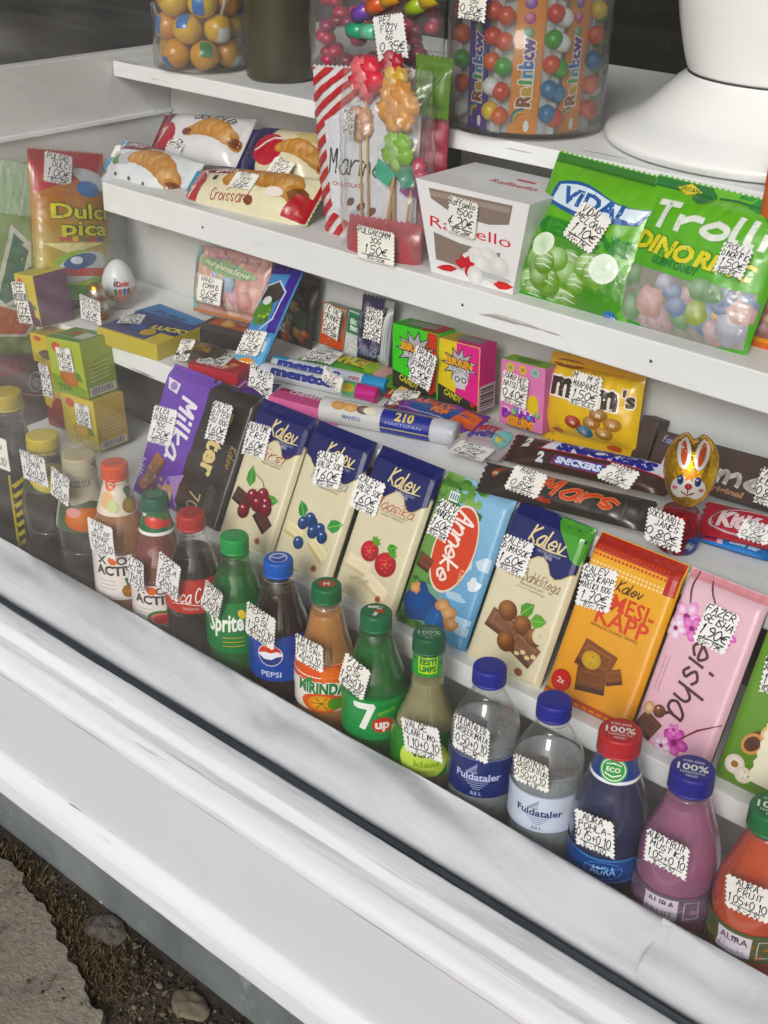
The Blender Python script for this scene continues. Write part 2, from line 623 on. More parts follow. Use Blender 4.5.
# stroke alphabet for handwriting and brush lettering: grid x 0-6, baseline y=2, x-height 6, capitals 9
GL = {k: [[(int(p[0]), int(p[1])) for p in st.split()] for st in g.split('|')] for k, g in (x.split(':', 1) for x in """A:12 39 52|25 45
B:12 19 48 46 16|46 54 42 12
C:58 39 17 14 32 53
D:12 19 47 54 42 12
E:59 19 12 52|16 46
F:59 19 12|16 46
G:58 39 17 14 32 54 55 35
H:19 12|59 52|15 55
I:39 32
J:49 43 22 13
K:19 12|59 15 52
L:19 12 52
M:12 19 35 59 52
N:12 19 52 59
O:39 17 14 32 54 57 39
P:12 19 48 46 15
Q:39 17 14 32 54 57 39|34 52
R:12 19 48 46 15|25 52
S:58 39 17 26 45 54 32 13
T:19 59|39 32
U:19 13 32 53 59
V:19 32 59
W:19 22 36 42 59
X:19 52|59 12
Y:19 35 59|35 32
Z:19 59 12 52
0:39 17 14 32 54 57 39
1:27 39 32
2:18 39 58 55 12 52
3:18 39 57 36 54 32 13
4:49 14 54|37 32
5:59 19 16 46 54 32 13
6:49 15 13 32 53 35 15
7:19 59 32|25 45
8:39 17 35 54 32 13 35 57 39
9:56 36 17 39 57 54 32
+:33 37|15 55
-:15 45
.:31 32
,:33 21
%:12 59|19 28|42 53
€:58 38 16 14 33 53|06 46|05 35
':39 37
a:56 36 14 13 22 42 54|56 53 62
b:19 12|15 36 55 53 32 13
c:55 36 14 13 32 53
d:59 52|55 36 14 13 32 53
e:14 54 55 36 14 13 32 53
f:58 39 27 22|06 46
g:56 36 14 32 53|56 51 30 11
h:19 12|14 36 55 52
i:16 12|18 19
j:36 30 11
k:19 12|56 14 52
l:19 13 22
m:16 12|14 26 35 32|34 56 64 62
n:16 12|14 36 55 52
o:36 14 13 32 53 55 36
p:16 10|15 36 55 53 32 13
r:16 12|14 36 56
s:55 36 15 24 43 32 13
t:28 23 32 42|06 46
u:16 13 32 53|56 52
v:16 32 56
w:16 22 35 42 56
x:16 52|56 12
y:16 33|56 20
z:16 56 12 52""".split('\n'))}
GW = {'I': 3, 'i': 2.4, 'l': 2.6, '.': 2.4, ',': 2.4, "'": 2, ' ': 3, '1': 4, 'm': 7, 'M': 6.4, 'W': 6.4, 't': 4.6, 'r': 5, '-': 5}

TEXTS = {}
def text_polys(s, bold, shear):
    key = (s, bold, shear)
    if key not in TEXTS:
        cu = bpy.data.curves.new('lettering', 'FONT')
        cu.body = s
        cu.offset = bold
        cu.shear = shear
        cu.resolution_u = 2
        cu.fill_mode = 'FRONT'
        o = bpy.data.objects.new('lettering', cu)
        col.objects.link(o)
        me = bpy.data.meshes.new_from_object(o.evaluated_get(bpy.context.evaluated_depsgraph_get()))
        vs = [(v.co.x / .69, v.co.y / .69) for v in me.vertices]
        ps = [[vs[i] for i in p.vertices] for p in me.polygons]
        bpy.data.objects.remove(o)
        bpy.data.curves.remove(cu)
        bpy.data.meshes.remove(me)
        xs = [v[0] for v in vs] or [0, 1]
        TEXTS[key] = (ps, min(xs), max(xs))
    return TEXTS[key]

class Cv:
    """printed artwork laid on a surface, layer by layer"""
    def __init__(s, mb, surf, mat, h0=.0002, dh=.000025, xf=None):
        s.mb, s.sf, s.mat, s.h0, s.dh = mb, surf, mat, h0, dh
        s.laid = []
        s.xf = xf          # optional (ox, oy, rot) of the artwork
        s.clip = None
    def raw(s, polys, colr):
        xs = [p[0] for q in polys for p in q]; ys = [p[1] for q in polys for p in q]
        if not xs:
            return
        bb = (min(xs), min(ys), max(xs), max(ys))
        lv = 1
        for b, l in s.laid:
            if l >= lv and b[0] < bb[2] and b[2] > bb[0] and b[1] < bb[3] and b[3] > bb[1]:
                lv = l + 1
        s.laid.append((bb, lv))
        h = s.h0 + lv * s.dh
        for poly in polys:
            if s.xf:
                ox, oy, a = s.xf
                ca, sa = math.cos(a), math.sin(a)
                poly = [(ox + x * ca - y * sa, oy + x * sa + y * ca) for x, y in poly]
            if s.clip:
                poly = s.clipped(poly)
                if len(poly) < 3:
                    continue
            ps = [poly]
            if s.sf.du:
                ps = [b for a in ps for b in slice_poly(a, 0, s.sf.du)]
            if s.sf.dv:
                ps = [b for a in ps for b in slice_poly(a, 1, s.sf.dv)]
            for p in ps:
                c = [H(colr(*x)) for x in p] if callable(colr) else colr
                s.mb.add([s.sf.P(x[0], x[1], h) for x in p], [list(range(len(p)))], c, s.mat, False)
    def clipped(s, poly):
        x0, y0, x1, y1 = s.clip
        for ax, lim, sg in ((0, x0, 1), (0, x1, -1), (1, y0, 1), (1, y1, -1)):
            out = []
            for i in range(len(poly)):
                p, q = poly[i], poly[(i + 1) % len(poly)]
                dp, dq = sg * (p[ax] - lim), sg * (q[ax] - lim)
                if dp >= 0:
                    out.append(p)
                if dp * dq < 0:
                    t = dp / (dp - dq)
                    out.append((p[0] + (q[0] - p[0]) * t, p[1] + (q[1] - p[1]) * t))
            poly = out
            if len(poly) < 3:
                return []
        return poly
    def poly(s, pts, colr):
        tris = tessellate_polygon([[Vector((x, y, 0)) for x, y in pts]]) if len(pts) > 3 else [(0, 1, 2)]
        s.raw([[pts[i] for i in t] for t in tris], colr)
    def rect(s, x0, y0, x1, y1, colr):
        s.raw([[(x0, y0), (x1, y0), (x1, y1), (x0, y1)]], colr)
    def ell(s, cx, cy, rx, ry, colr, edge=None, rot=0, n=16, off=(0, 0), wob=0, seed=0):
        ca, sa = math.cos(rot), math.sin(rot)
        rim = []
        for k in range(n):
            a = 2 * math.pi * k / n
            w = 1 + wob * noise.noise(Vector((math.cos(a) * 1.5, math.sin(a) * 1.5, seed)))
            x, y = rx * math.cos(a) * w, ry * math.sin(a) * w
            rim.append((cx + x * ca - y * sa, cy + x * sa + y * ca))
        if edge is None:
            s.poly(rim, colr)
            return
        c0 = (cx + off[0] * rx, cy + off[1] * ry)
        ci, ce = H(colr), H(edge)
        def f(x, y):
            dx, dy = x - c0[0], y - c0[1]
            d = min(1, math.hypot(dx / rx, dy / ry) if rot == 0 else math.hypot(dx, dy) / max(rx, ry))
            return mixc(ci, ce, d)
        mid = [((x + c0[0]) / 2, (y + c0[1]) / 2) for x, y in rim]
        s.raw([[c0, mid[i], mid[(i + 1) % n]] for i in range(n)] + [[mid[i], rim[i], rim[(i + 1) % n], mid[(i + 1) % n]] for i in range(n)], f)
    def line(s, pts, w, colr, taper=False):
        s.raw(s.ribbon(pts, w, taper), colr)
    def ribbon(s, pts, w, taper=False):
        ps = []
        n = len(pts) - 1
        for i in range(n):
            (x0, y0), (x1, y1) = pts[i], pts[i + 1]
            L = math.hypot(x1 - x0, y1 - y0) or 1e-6
            w0 = w / 2 * (math.sin(math.pi * (.15 + .7 * i / n)) if taper else 1)
            w1 = w / 2 * (math.sin(math.pi * (.15 + .7 * (i + 1) / n)) if taper else 1)
            dx, dy = (x1 - x0) / L, (y1 - y0) / L
            e = .25 * w
            a, b = (x0 - dx * e, y0 - dy * e), (x1 + dx * e, y1 + dy * e)
            ps.append([(a[0] - dy * w0, a[1] + dx * w0), (a[0] + dy * w0, a[1] - dx * w0), (b[0] + dy * w1, b[1] - dx * w1), (b[0] - dy * w1, b[1] + dx * w1)])
        return ps
    def text(s, t, x, y, h, colr, al='c', rot=0, bold=0, shear=0, wid=None, out=None, sx=1):
        """h = capital height; wid fits the width; out = (colour, boldness) outline below"""
        if out:
            s.text(t, x, y, h, out[0], al, rot, out[1], shear, wid, None, sx)
        ps, x0, x1 = text_polys(t, bold, shear)
        W = max(x1 - x0, 1e-6)
        k = (wid / (W * h)) if wid else sx
        ox = {'c': -(x0 + x1) / 2, 'l': -x0, 'r': -x1}[al]
        ca, sa = math.cos(rot), math.sin(rot)
        def m(p):
            a, b = (p[0] + ox) * h * k, (p[1] - .5) * h
            return (x + a * ca - b * sa, y + a * sa + b * ca)
        s.raw([[m(p) for p in q] for q in ps], colr)
    def brush(s, t, x, y, h, colr, w=.12, al='c', rot=0, slant=.2, smooth=True, jit=0, wid=None, rn=None, out=None):
        """stroke lettering; h = capital height, w = pen width as a share of it"""
        if out:
            s.brush(t, x, y, h, out[0], out[1], al, rot, slant, smooth, 0, wid)
        W = sum(GW.get(c, 5.6) for c in t)
        k = h / 7
        kx = wid / W if wid else k
        if smooth is True and kx < k * .8:
            w *= .55 + .45 * kx / k
        cx = {'c': -W / 2, 'l': 0, 'r': -W}[al]
        ca, sa = math.cos(rot), math.sin(rot)
        rn = rn or rnd
        allp = []
        for c in t:
            g = GL.get(c) or GL.get(c.upper())
            if g:
                dy = rn.uniform(-jit, jit) * 1.5
                for st in g:
                    q = [(px_ + rn.uniform(-jit, jit), py_ + dy + rn.uniform(-jit, jit)) for px_, py_ in st]
                    if smooth and len(q) > 2:
                        q = spline(q, 4)
                    pts = []
                    for a, b in q:
                        X = (cx + a - .6 + slant * (b - 5.5)) * kx; Y = (b - 5.5) * k
                        pts.append((x + X * ca - Y * sa, y + X * sa + Y * ca))
                    allp += s.ribbon(pts, w * h)
            cx += GW.get(c, 5.6)
        s.raw(allp, colr)
    def burst(s, cx, cy, r0, r1, n, colr, sq=1, rot=0):
        pts = [(cx + (r1 if k % 2 else r0) * math.cos(rot + math.pi * k / n), cy + sq * (r1 if k % 2 else r0) * math.sin(rot + math.pi * k / n)) for k in range(2 * n)]
        s.poly(pts, colr)

# ------------------------------------------------------------------ price tags
TAGN = [0]
INK = '1d1e26'
def price_tag(parent, q, lines, curl=2.0, skew=None):
    """a small paper tag cut with pinking shears, hand-lettered. q = centre, right, up, width, height"""
    TAGN[0] += 1
    rn = random.Random(TAGN[0] * 17)
    c, ex, ey, w, h = q
    ex, ey = Vector(ex), Vector(ey)
    sf = Curl((Vector(c) - ey * h / 2, ex, ey, w, h), curl * rn.uniform(.3, 1.3), rn.uniform(-2, 2))
    mb = MB()
    nx, ny = max(6, round(w / .0041)), max(6, round(h / .0041))
    am = .0021
    rim = []
    for i in range(nx * 2):
        rim.append((-w / 2 + w * i / (2 * nx), (am if i % 2 else 0)))
    for i in range(ny * 2):
        rim.append((w / 2 - (am if i % 2 else 0), h * i / (2 * ny)))
    for i in range(nx * 2):
        rim.append((w / 2 - w * i / (2 * nx), h - (am if i % 2 else 0)))
    for i in range(ny * 2):
        rim.append((-w / 2 + (am if i % 2 else 0), h - h * i / (2 * ny)))
    cv = Cv(mb, sf, 'tag_paper', 0, .00005)
    white = rn.choice(['f0f0ee', 'ebebea', 'f2f1ea', 'e9e8e2'])
    cv.poly(rim, white)
    if len(lines) > 4 and h < .040:
        lines = lines[:2] + lines[-2:]
    n = len(lines)
    hs = [1.45 if (i == n - 2 and n > 2) else (.72 if i == n - 1 else 1.0) for i in range(n)]
    tot = sum(hs) * 1.30
    u = h * .93 / tot
    y = h * .965
    for i, t in enumerate(lines):
        hh = hs[i] * u
        y -= hh * 1.30 / 2
        W = sum(GW.get(ch, 5.6) for ch in t) * hh / 7
        wid = min(W * rn.uniform(1.0, 1.15), w * .86)
        shift = rn.uniform(-.05, .05) * w
        if i < n - 2:
            shift += (-.04 if i % 2 == 0 else .05) * w
        shift = max(-(w * .9 - wid) / 2, min((w * .9 - wid) / 2, shift))
        cv.brush(t, shift, y, hh, INK, w=.155 if hs[i] < 1.2 else .125, jit=.07, slant=.22, wid=wid, rn=rn, rot=rn.uniform(-.04, .03))
        if i == n - 2 and n > 2:
            yy = y - hh * .68
            cv.line([(-w * .36, yy - .0004), (0, yy + .0002), (w * .38, yy)], hh * .10, INK)
        y -= hh * 1.30 / 2
    o = mb.build('price_tag', parent)
    return o

# ================================================================== the setting
mb = MB()
mb.add([(-60, -80, 0), (60, -80, 0), (60, 60, 0), (-60, 60, 0)], [[0, 1, 2, 3]], 'ffffff', 'soil')
struct(mb.build('ground'))
# worn concrete pavement with a broken edge near the kiosk
edge = [(-60, .70)] + spline([(-3.2, .70), (-2.2, .72), (-1.2666, 0.6308), (-1.1082, 0.6275), (-1.0358, 0.6138), (-0.9627, 0.5916), (-0.9001, 0.5736), (-0.8459, 0.5423), (-1.02, .50), (-.7, .55), (-.3, .50), (.4, .54), (1.5, .5)], 26) + [(60, .5)]
edge = [(x, y + .014 * noise.noise(Vector((x * 22, 0, 1))) + .006 * noise.noise(Vector((x * 60, 3, 1))) + .002 * noise.noise(Vector((x * 160, 7, 1)))) for x, y in edge]
mb = MB()
n = len(edge)
pts = [(x, y, .011 + .003 * noise.noise(Vector((x * 30, y * 30, 0)))) for x, y in edge] + [(x, y + .006, -.01) for x, y in edge] + [(x, -80, .011) for x, y in edge]
mb.add(pts, [[i, i + 1, n + i + 1, n + i][::-1] for i in range(n - 1)] + [[i, 2 * n + i, 2 * n + i + 1, i + 1] for i in range(n - 1)], 'ffffff', 'pavement')
struct(mb.build('pavement'))
print_mat('stone_mat', .9, .2, bump=.002, bscale=90, grime=.3)
print_mat('dry_grass', .9, .2, grime=.2)
# loose gravel along the wall
mb = MB()
rg = random.Random(3)
for k in range(2600):
    x = rg.uniform(-1.75, -.72)
    y = .655 - abs(rg.gauss(0, .055))
    if y < .40:
        continue
    r = rg.uniform(.0010, .0034) * (1.7 if rg.random() < .06 else 1)
    g = rg.choice(['4a443b', '5a5246', '352f28', '6d6456', '2a2520', '7a7164', '463d31'])
    sphere_into(mb, (x, y, r * .4 + (.016 if y < .56 and rg.random() < .5 else 0)), r, g, 'stone_mat', 6, 4, (1, rg.uniform(.6, 1), rg.uniform(.45, .8)), rot=Matrix.Rotation(rg.uniform(0, 6), 3, 'Z'), seed=k, amp=.9)
g = mb.build('gravel'); g['kind'] = 'stuff'
mb = MB()
for k in range(6500):
    cx, cy_ = rg.choice([(-1.13, .585, ), (-1.13, .6), (-1.17, .6), (-1.1, .62), (-1.02, .6), (-.96, .6), (-1.25, .64), (-1.08, .57), (-1.05, .57), (-1.2, .61), (-.98, .56), (-1.3, .63), (-1.08, .60), (-.9, .6)])
    x, y = rg.gauss(cx, .035), rg.gauss(cy_, .024)
    if y > .655:
        continue
    a, L = rg.uniform(0, 6.28), rg.uniform(.004, .014)
    e = Vector((math.cos(a), math.sin(a), 0)); w = Vector((-e.y, e.x, 0)) * .0005
    p = Vector((x, y, .001 + rg.uniform(0, .004)))
    q = p + e * L * .6 + Vector((0, 0, rg.uniform(.002, .007)))
    t = p + e * L + Vector((0, 0, rg.uniform(0, .008)))
    c = rg.choice(['54483a', '62553f', '443a2e', '6a5d48', '3c342a', '766a54', '4d4234'])
    mb.add([p - w, p + w, q + w, q - w, t], [[0, 1, 2, 3], [3, 2, 4]], c, 'dry_grass')
g = mb.build('dry_grass'); g['kind'] = 'stuff'
for (px_, py_, sx, sy, sz, c, lb) in [((-0.9515, 0.6456, 0.01)[0], (-0.9515, 0.6456, 0.01)[1], .030, .019, .0045, '6a6660', 'flat grey stone lying in the dirt by the kiosk base'), ((-0.802, 0.6368, 0.01)[0], (-0.802, 0.6368, 0.01)[1], .026, .018, .005, '746c60', 'flat brownish stone in the dirt, nearest the bottom of the picture'), ((-0.9936, 0.6712, 0.005)[0], (-0.9936, 0.6712, 0.005)[1], .006, .005, .004, 'b9b2a4', 'small pale pebble beside the flat grey stone')]:
    mb = MB()
    sphere_into(mb, (px_, py_, sz * .5), 1, c, 'stone_mat', 22, 12, (sx, sy, sz))
    for i, p in enumerate(mb.v):
        q = Vector(p) - Vector((px_, py_, 0))
        w_ = 1 + .34 * noise.noise(Vector((q.x * 45, q.y * 45, px_ * 7))) + .12 * noise.noise(Vector((q.x * 160, q.y * 160, q.z * 160)))
        mb.v[i] = (px_ + q.x * w_, py_ + q.y * w_, q.z * (1 + .5 * noise.noise(Vector((q.x * 120, q.y * 120, 2)))))
    tagged(mb.build('stone', loc=(px_, py_, 0)), lb, 'stone')

# ------------------------------------------------------------------ kiosk front
XL, XR = -1.467, .62
kiosk = thing('kiosk', 'white painted wooden kiosk front with its glazed display window', 'kiosk', (-.5, .66, 0))
def extrude_profile(name, prof, x0, x1, mat, parent, step=.02, nz=.0006, sc_=9, colr='ffffff'):
    mb = MB()
    nx = round((x1 - x0) / step)
    pts = []
    for i in range(nx + 1):
        x = x0 + (x1 - x0) * i / nx
        for j, (y, z) in enumerate(prof):
            d = noise.noise(Vector((x * sc_, j * .7, 1.3))) * nz + noise.noise(Vector((x * sc_ * 5, j * .7, 4.3))) * nz * .5
            pts.append((x, y + d * .6, z + d))
    m = len(prof)
    mb.add(pts, [[i * m + j, i * m + j + 1, (i + 1) * m + j + 1, (i + 1) * m + j] for i in range(nx) for j in range(m - 1)], colr, mat, True)
    return mb.build(name, parent)
def round_profile(p, r=.0016):
    """soften the corners of a polyline"""
    out = [p[0]]
    for i in range(1, len(p) - 1):
        a, b, c = Vector(p[i - 1]), Vector(p[i]), Vector(p[i + 1])
        da, dc = (a - b), (c - b)
        k = min(r, da.length * .4, dc.length * .4)
        p0, p1 = b + da.normalized() * k, b + dc.normalized() * k
        out += [tuple(p0), tuple((p0 + p1) * .25 + b * .5), tuple(p1)]
    return out + [p[-1]]
sill = [(.716, .2995), (.7125, .3025), (.693, .2985), (.690, .2955), (.6845, .2895), (.6765, .2885), (.673, .2880), (.661, .2800), (.6572, .2735), (.6572, .2650), (.662, .2600), (.662, .2575)]
extrude_profile('sill', round_profile(sill), -2.6, 1.2, 'sill_paint', kiosk, nz=.0009)
extrude_profile('front_board', [(.6612, .2600), (.6610, .20), (.6612, .136)], -2.6, 1.2, 'board_paint', kiosk, nz=.0005)
mould = [(.663, .1395), (.6585, .1385), (.6525, .1330), (.6475, .1255), (.6450, .1180), (.6450, .0945), (.6470, .0905), (.668, .0895)]
extrude_profile('moulding', round_profile(mould), -2.6, 1.2, 'sill_paint', kiosk, nz=.0008)
extrude_profile('base_wall', [(.666, .0925), (.6655, .05), (.667, .0), (.667, -.05)], -2.6, 1.2, 'grey_base_paint', kiosk, nz=.0010)
extrude_profile('gasket', round_profile([(.7148, .3000), (.7122, .3050), (.7127, .3070), (.7146, .3088), (.7148, .3100)], .0008), -1.55, .66, 'gasket_rubber', kiosk, nz=.0006, sc_=20)
block('window_glass', (-1.52, .7150, .3035), (.66, .7190, 1.82), 'window_glass', parent=kiosk)
block('window_jamb', (-1.60, .668, .2990), (-1.525, .76, 1.90), 'sill_paint', .003, kiosk)
block('window_jamb', (.665, .668, .2990), (.74, .76, 1.90), 'sill_paint', .003, kiosk)
block('window_head', (-1.522, .668, 1.825), (.662, .76, 1.90), 'sill_paint', .003, kiosk)
block('facade', (-3.4, .670, .302), (-1.603, .74, 2.6), 'facade_paint', 0, kiosk)
block('facade', (.743, .670, .302), (2.2, .74, 2.6), 'facade_paint', 0, kiosk)
block('facade', (-1.600, .670, 1.903), (.740, .74, 2.6), 'facade_paint', 0, kiosk)
# interior shell
for nm, lo, hi in [('interior_wall', (-3.4, 3.2, 0), (2.2, 3.3, 2.6)), ('interior_wall', (-3.4, .742, 0), (-3.3, 3.198, 2.6)), ('interior_wall', (2.1, .742, 0), (2.2, 3.198, 2.6)), ('ceiling', (-3.4, .672, 2.602), (2.2, 3.3, 2.7))]:
    struct(block(nm, lo, hi, 'dark_room'))
# the stepped display: every board is a part of it
disp = thing('display_stand', 'white painted stepped display stand with shelves behind the window', 'display stand', (-.5, 1.0, .2))
block('bottle_floor', (XL, .7235, .215), (XR, .9795, .240), 'shelf_paint', .001, disp)
block('step_board', (XL, .8620, .3830), (XR, 1.0180, .4080), 'shelf_paint', .0015, disp)
block('step_riser', (XL, .9820, .2150), (XR, .9950, .3815), 'wall_paint', 0, disp)
block('back_board', (XL, 1.0200, .2150), (XR, 1.0350, .5140), 'dark_board', 0, disp)
block('low_shelf', (XL, .9550, .5160), (XR, 1.1400, .5410), 'shelf_paint', .0018, disp)
block('riser', (XL, 1.1420, .2150), (XR, 1.1560, .6650), 'wall_paint', 0, disp)
block('middle_shelf', (-1.392, 1.0500, .6670), (XR, 1.2340, .7040), 'shelf_paint', .0018, disp)
block('back_panel', (XL, 1.2360, .6000), (-1.055, 1.2500, .8130), 'wall_paint', 0, disp)
block('back_panel', (-.955, 1.2360, .6000), (XR, 1.2500, .8130), 'wall_paint', 0, disp)
block('top_shelf', (XL, 1.1400, .8150), (XR, 1.6200, .8350), 'shelf_paint', .0015, disp)
block('side_panel', (XL - .022, .7250, .2150), (XL - .002, 1.6200, .8440), 'wall_paint', .002, disp)
block('reflection_strip', (XL - .0015, .7250, .7560), (XL + .004, 1.2340, .7620), 'shelf_paint', .001, disp)  # added pale strip imitating a bright reflection line in the glass
block('side_panel', (XR + .002, .7250, .2150), (XR + .022, 1.6200, .8440), 'wall_paint', .002, disp)

mbn = [(-.80, .052), (-.575, .0), (-.30, .03), (-1.2, .02)]
for x, s_ in mbn:
    mb = MB()
    lathe_into(mb, [(.0005, .0), (.0014, .0), (.0017, .0004), (.0005, .0008)], (0, 0, 0), 'ffffff', 'dark_board', 10)
    mb.v = [(x + p[0], 1.0499 - p[2], .684 + p[1]) for p in mb.v]
    mb.build('nail', disp)

# white cloth rolled against the glass
def cloth(name, label, x0, x1, dy=0, dz=0, seed=0):
    mb = MB()
    st = .006
    nx = round((x1 - x0) / st)
    pts = []
    base = spline([(.7238, .302), (.7275, .314), (.7350, .327), (.7460, .3380), (.7575, .3455), (.7655, .3440), (.7680, .3300), (.7675, .300), (.7680, .262), (.7690, .2405)], 4)
    m = len(base)
    for i in range(nx + 1):
        x = x0 + (x1 - x0) * i / nx
        wv = noise.noise(Vector((x * 4.5, seed, 0)))
        for j, (y, z) in enumerate(base):
            t = j / (m - 1)
            d = noise.noise(Vector((x * 12, t * 3, seed + 2))) * .006 + noise.noise(Vector((x * 30 + t * 8, t * 9, seed + 5))) * .0022 + math.sin(t * 13 + 4 * noise.noise(Vector((x * 4, seed, 3)))) * .0028 + noise.noise(Vector((x * 7, t * 5 + x * 3, seed + 8))) * .004
            f = math.sin(math.pi * min(1, t * 1.25)) if t < .8 else .15
            yy = y - d * f + dy * f
            zz = z + (wv * .007 + d + dz) * f
            pts.append((x, min(max(yy, .7235), .7725), max(zz, .2402)))
    mb.add(pts, [[i * m + j, (i + 1) * m + j, (i + 1) * m + j + 1, i * m + j + 1] for i in range(nx) for j in range(m - 1)], 'ffffff', 'cloth_white', True)
    return tagged(mb.build(name, loc=((x0 + x1) / 2, .745, .24)), label, 'cloth', 'white cloths along the glass')
cloth('cloth', 'long white cloth rolled up along the foot of the window glass', XL + .002, -.332, seed=1)
cloth('cloth', 'short white cloth with a folded end overlapping the long one at right', -.342, .3, -.0022, .002, seed=4)

# ================================================================== drink bottles, front row
FLZ = .2403
BY = .810
def ring(R, k=.9):
    return R
def bottle(name, label, x, Ht, prof, shell, drink, fill, cap, face=None, bands=(), tag=None, tag_lines=None, cap_text=None, group='drink bottles standing in the front row', y=BY, drink_shrink=.0007, shell_on=True):
    """prof: (r, z) control points of the body up to the neck (z from 0 to Ht - cap); cap: (colour, radius, height, text colour)"""
    t = thing(name, label, 'bottle', (x, y, FLZ), group)
    cc, cr, ch = cap[:3]
    body = spline(prof, 6)
    foot = [(prof[0][0] * .5, .004), (prof[0][0] * .82, .0)]
    full = foot + body
    def rad_at(z):
        for (r0, z0), (r1, z1) in zip(body, body[1:]):
            if z0 <= z <= z1:
                return r0 + (r1 - r0) * ((z - z0) / (z1 - z0) if z1 > z0 else 0)
        return body[0][0] if z < body[0][1] else body[-1][0]
    c = (x, y, FLZ)
    if shell_on:
        mb = MB()
        lathe_into(mb, full, c, 'ffffff', shell, 48)
        body_o = mb.build('bottle_body', t)
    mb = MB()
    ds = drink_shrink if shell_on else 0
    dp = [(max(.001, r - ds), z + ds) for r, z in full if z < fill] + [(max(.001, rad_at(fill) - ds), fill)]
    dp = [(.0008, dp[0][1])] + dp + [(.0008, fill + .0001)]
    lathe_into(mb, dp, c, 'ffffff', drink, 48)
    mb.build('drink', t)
    # cap
    mb = MB()
    z1 = Ht
    z0 = Ht - ch
    rb = .00028
    lathe_into(mb, [(cr * .96, z0 - .0001), (cr * 1.0, z0 + .0005), (cr * 1.0, z0 + .0022), (cr * .965, z0 + .0027)], c, cc, 'plastic_satin', 48)
    lathe_into(mb, [(cr * .975, z0 + .003), (cr * .985, z0 + .0034), (cr * .97, z1 - .0024)], c, cc, 'plastic_satin', 120, ribs=1, ramp_=rb)
    lathe_into(mb, [(cr * .975, z1 - .0024), (cr * .965, z1 - .0010), (cr * .93, z1 - .0003), (cr * .86, z1), (cr * .5, z1 + .0001), (.0005, z1 + .0001)], c, cc, 'plastic_satin', 48)
    if face is None:
        face = math.atan2(-y, -x)
    if cap_text:
        ex = Vector((-math.sin(face), math.cos(face), 0)); ey = Vector((-math.cos(face), -math.sin(face), 0))
        cv = Cv(mb, Flat((Vector(c) + Vector((0, 0, z1 + .0001)), ex, ey, 1, 1)), 'print_card')
        cap_text(cv, cr)
    mb.build('cap', t)
    # neck ring
    mb = MB()
    rn_ = rad_at(z0 - .004)
    lathe_into(mb, [(rn_, z0 - .0042), (rn_ + .0022, z0 - .0036), (rn_ + .0022, z0 - .0022), (rn_ * .9, z0 - .0016)], c, 'e8ecec', shell if shell_on else drink, 40)
    mb.build('neck_ring', t)
    for nm, b0, b1, bg, draw, mat, fo in bands:
        mb = MB()
        rf = lambda v, b0=b0: rad_at(b0 + v) + .0004
        sf = Cyl((x, y, FLZ + b0), rf, face + fo, rad_at((b0 + b1) / 2))
        h = b1 - b0
        k = 8
        pts = [(rf(h * i / k), b0 + h * i / k) for i in range(k + 1)]
        if bg:
            lathe_into(mb, pts, c, bg, mat, 56)
        sf.Ht = h
        cv = Cv(mb, sf, mat, .0003, .00012)
        cv.clip = (-sf.r0 * 2.6, 0, sf.r0 * 2.6, h)
        if draw:
            draw(cv, sf.r0, h)
        mb.build(nm, body_o)
    if tag:
        price_tag(t, tag, tag_lines)
    return t

PET = lambda R, H, sh, neck=.0135: [(R * .80, .0), (R * .95, .004), (R, .012), (R, H * .30), (R * .985, H * .31), (R * .985, H * .58), (R, H * .60), (R, H * sh), (R * .92, H * (sh + .07)), (R * .70, H * (sh + .16)), (neck * 1.15, H * .885), (neck, H * .91), (neck, H * .945)]
WATER = lambda R, H, neck=.0135: [(R * .80, .0), (R * .96, .004), (R, .012), (R, H * .52), (R * .97, H * .54), (R, H * .57), (R * .995, H * .68), (R * .93, H * .75), (R * .75, H * .81), (neck * 1.3, H * .862), (neck, H * .885), (neck, H * .945)]
CONTOUR = lambda R, H, neck=.0135: [(R * .85, .0), (R * .97, .005), (R, .020), (R * .93, .055), (R * .90, .075), (R * .96, H * .42), (R * 1.0, H * .53), (R * .97, H * .62), (R * .80, H * .74), (R * .60, H * .82), (neck * 1.12, H * .885), (neck, H * .91), (neck, H * .945)]
JUG = lambda R, H, neck=.0185: [(R * .85, .0), (R * .97, .004), (R, .012), (R, H * .42), (R * .96, H * .44), (R * .97, H * .48), (R, H * .52), (R * .98, H * .62), (R * .86, H * .71), (R * .68, H * .79), (neck * 1.08, H * .87), (neck, H * .90), (neck, H * .945)]
WIDE = lambda R, H, neck=.0185: [(R * .85, .0), (R * .97, .004), (R, .012), (R, H * .50), (R * .97, H * .52), (R * .99, H * .56), (R * .97, H * .66), (R * .84, H * .76), (R * .68, H * .83), (neck * 1.04, H * .885), (neck, H * .91), (neck, H * .945)]

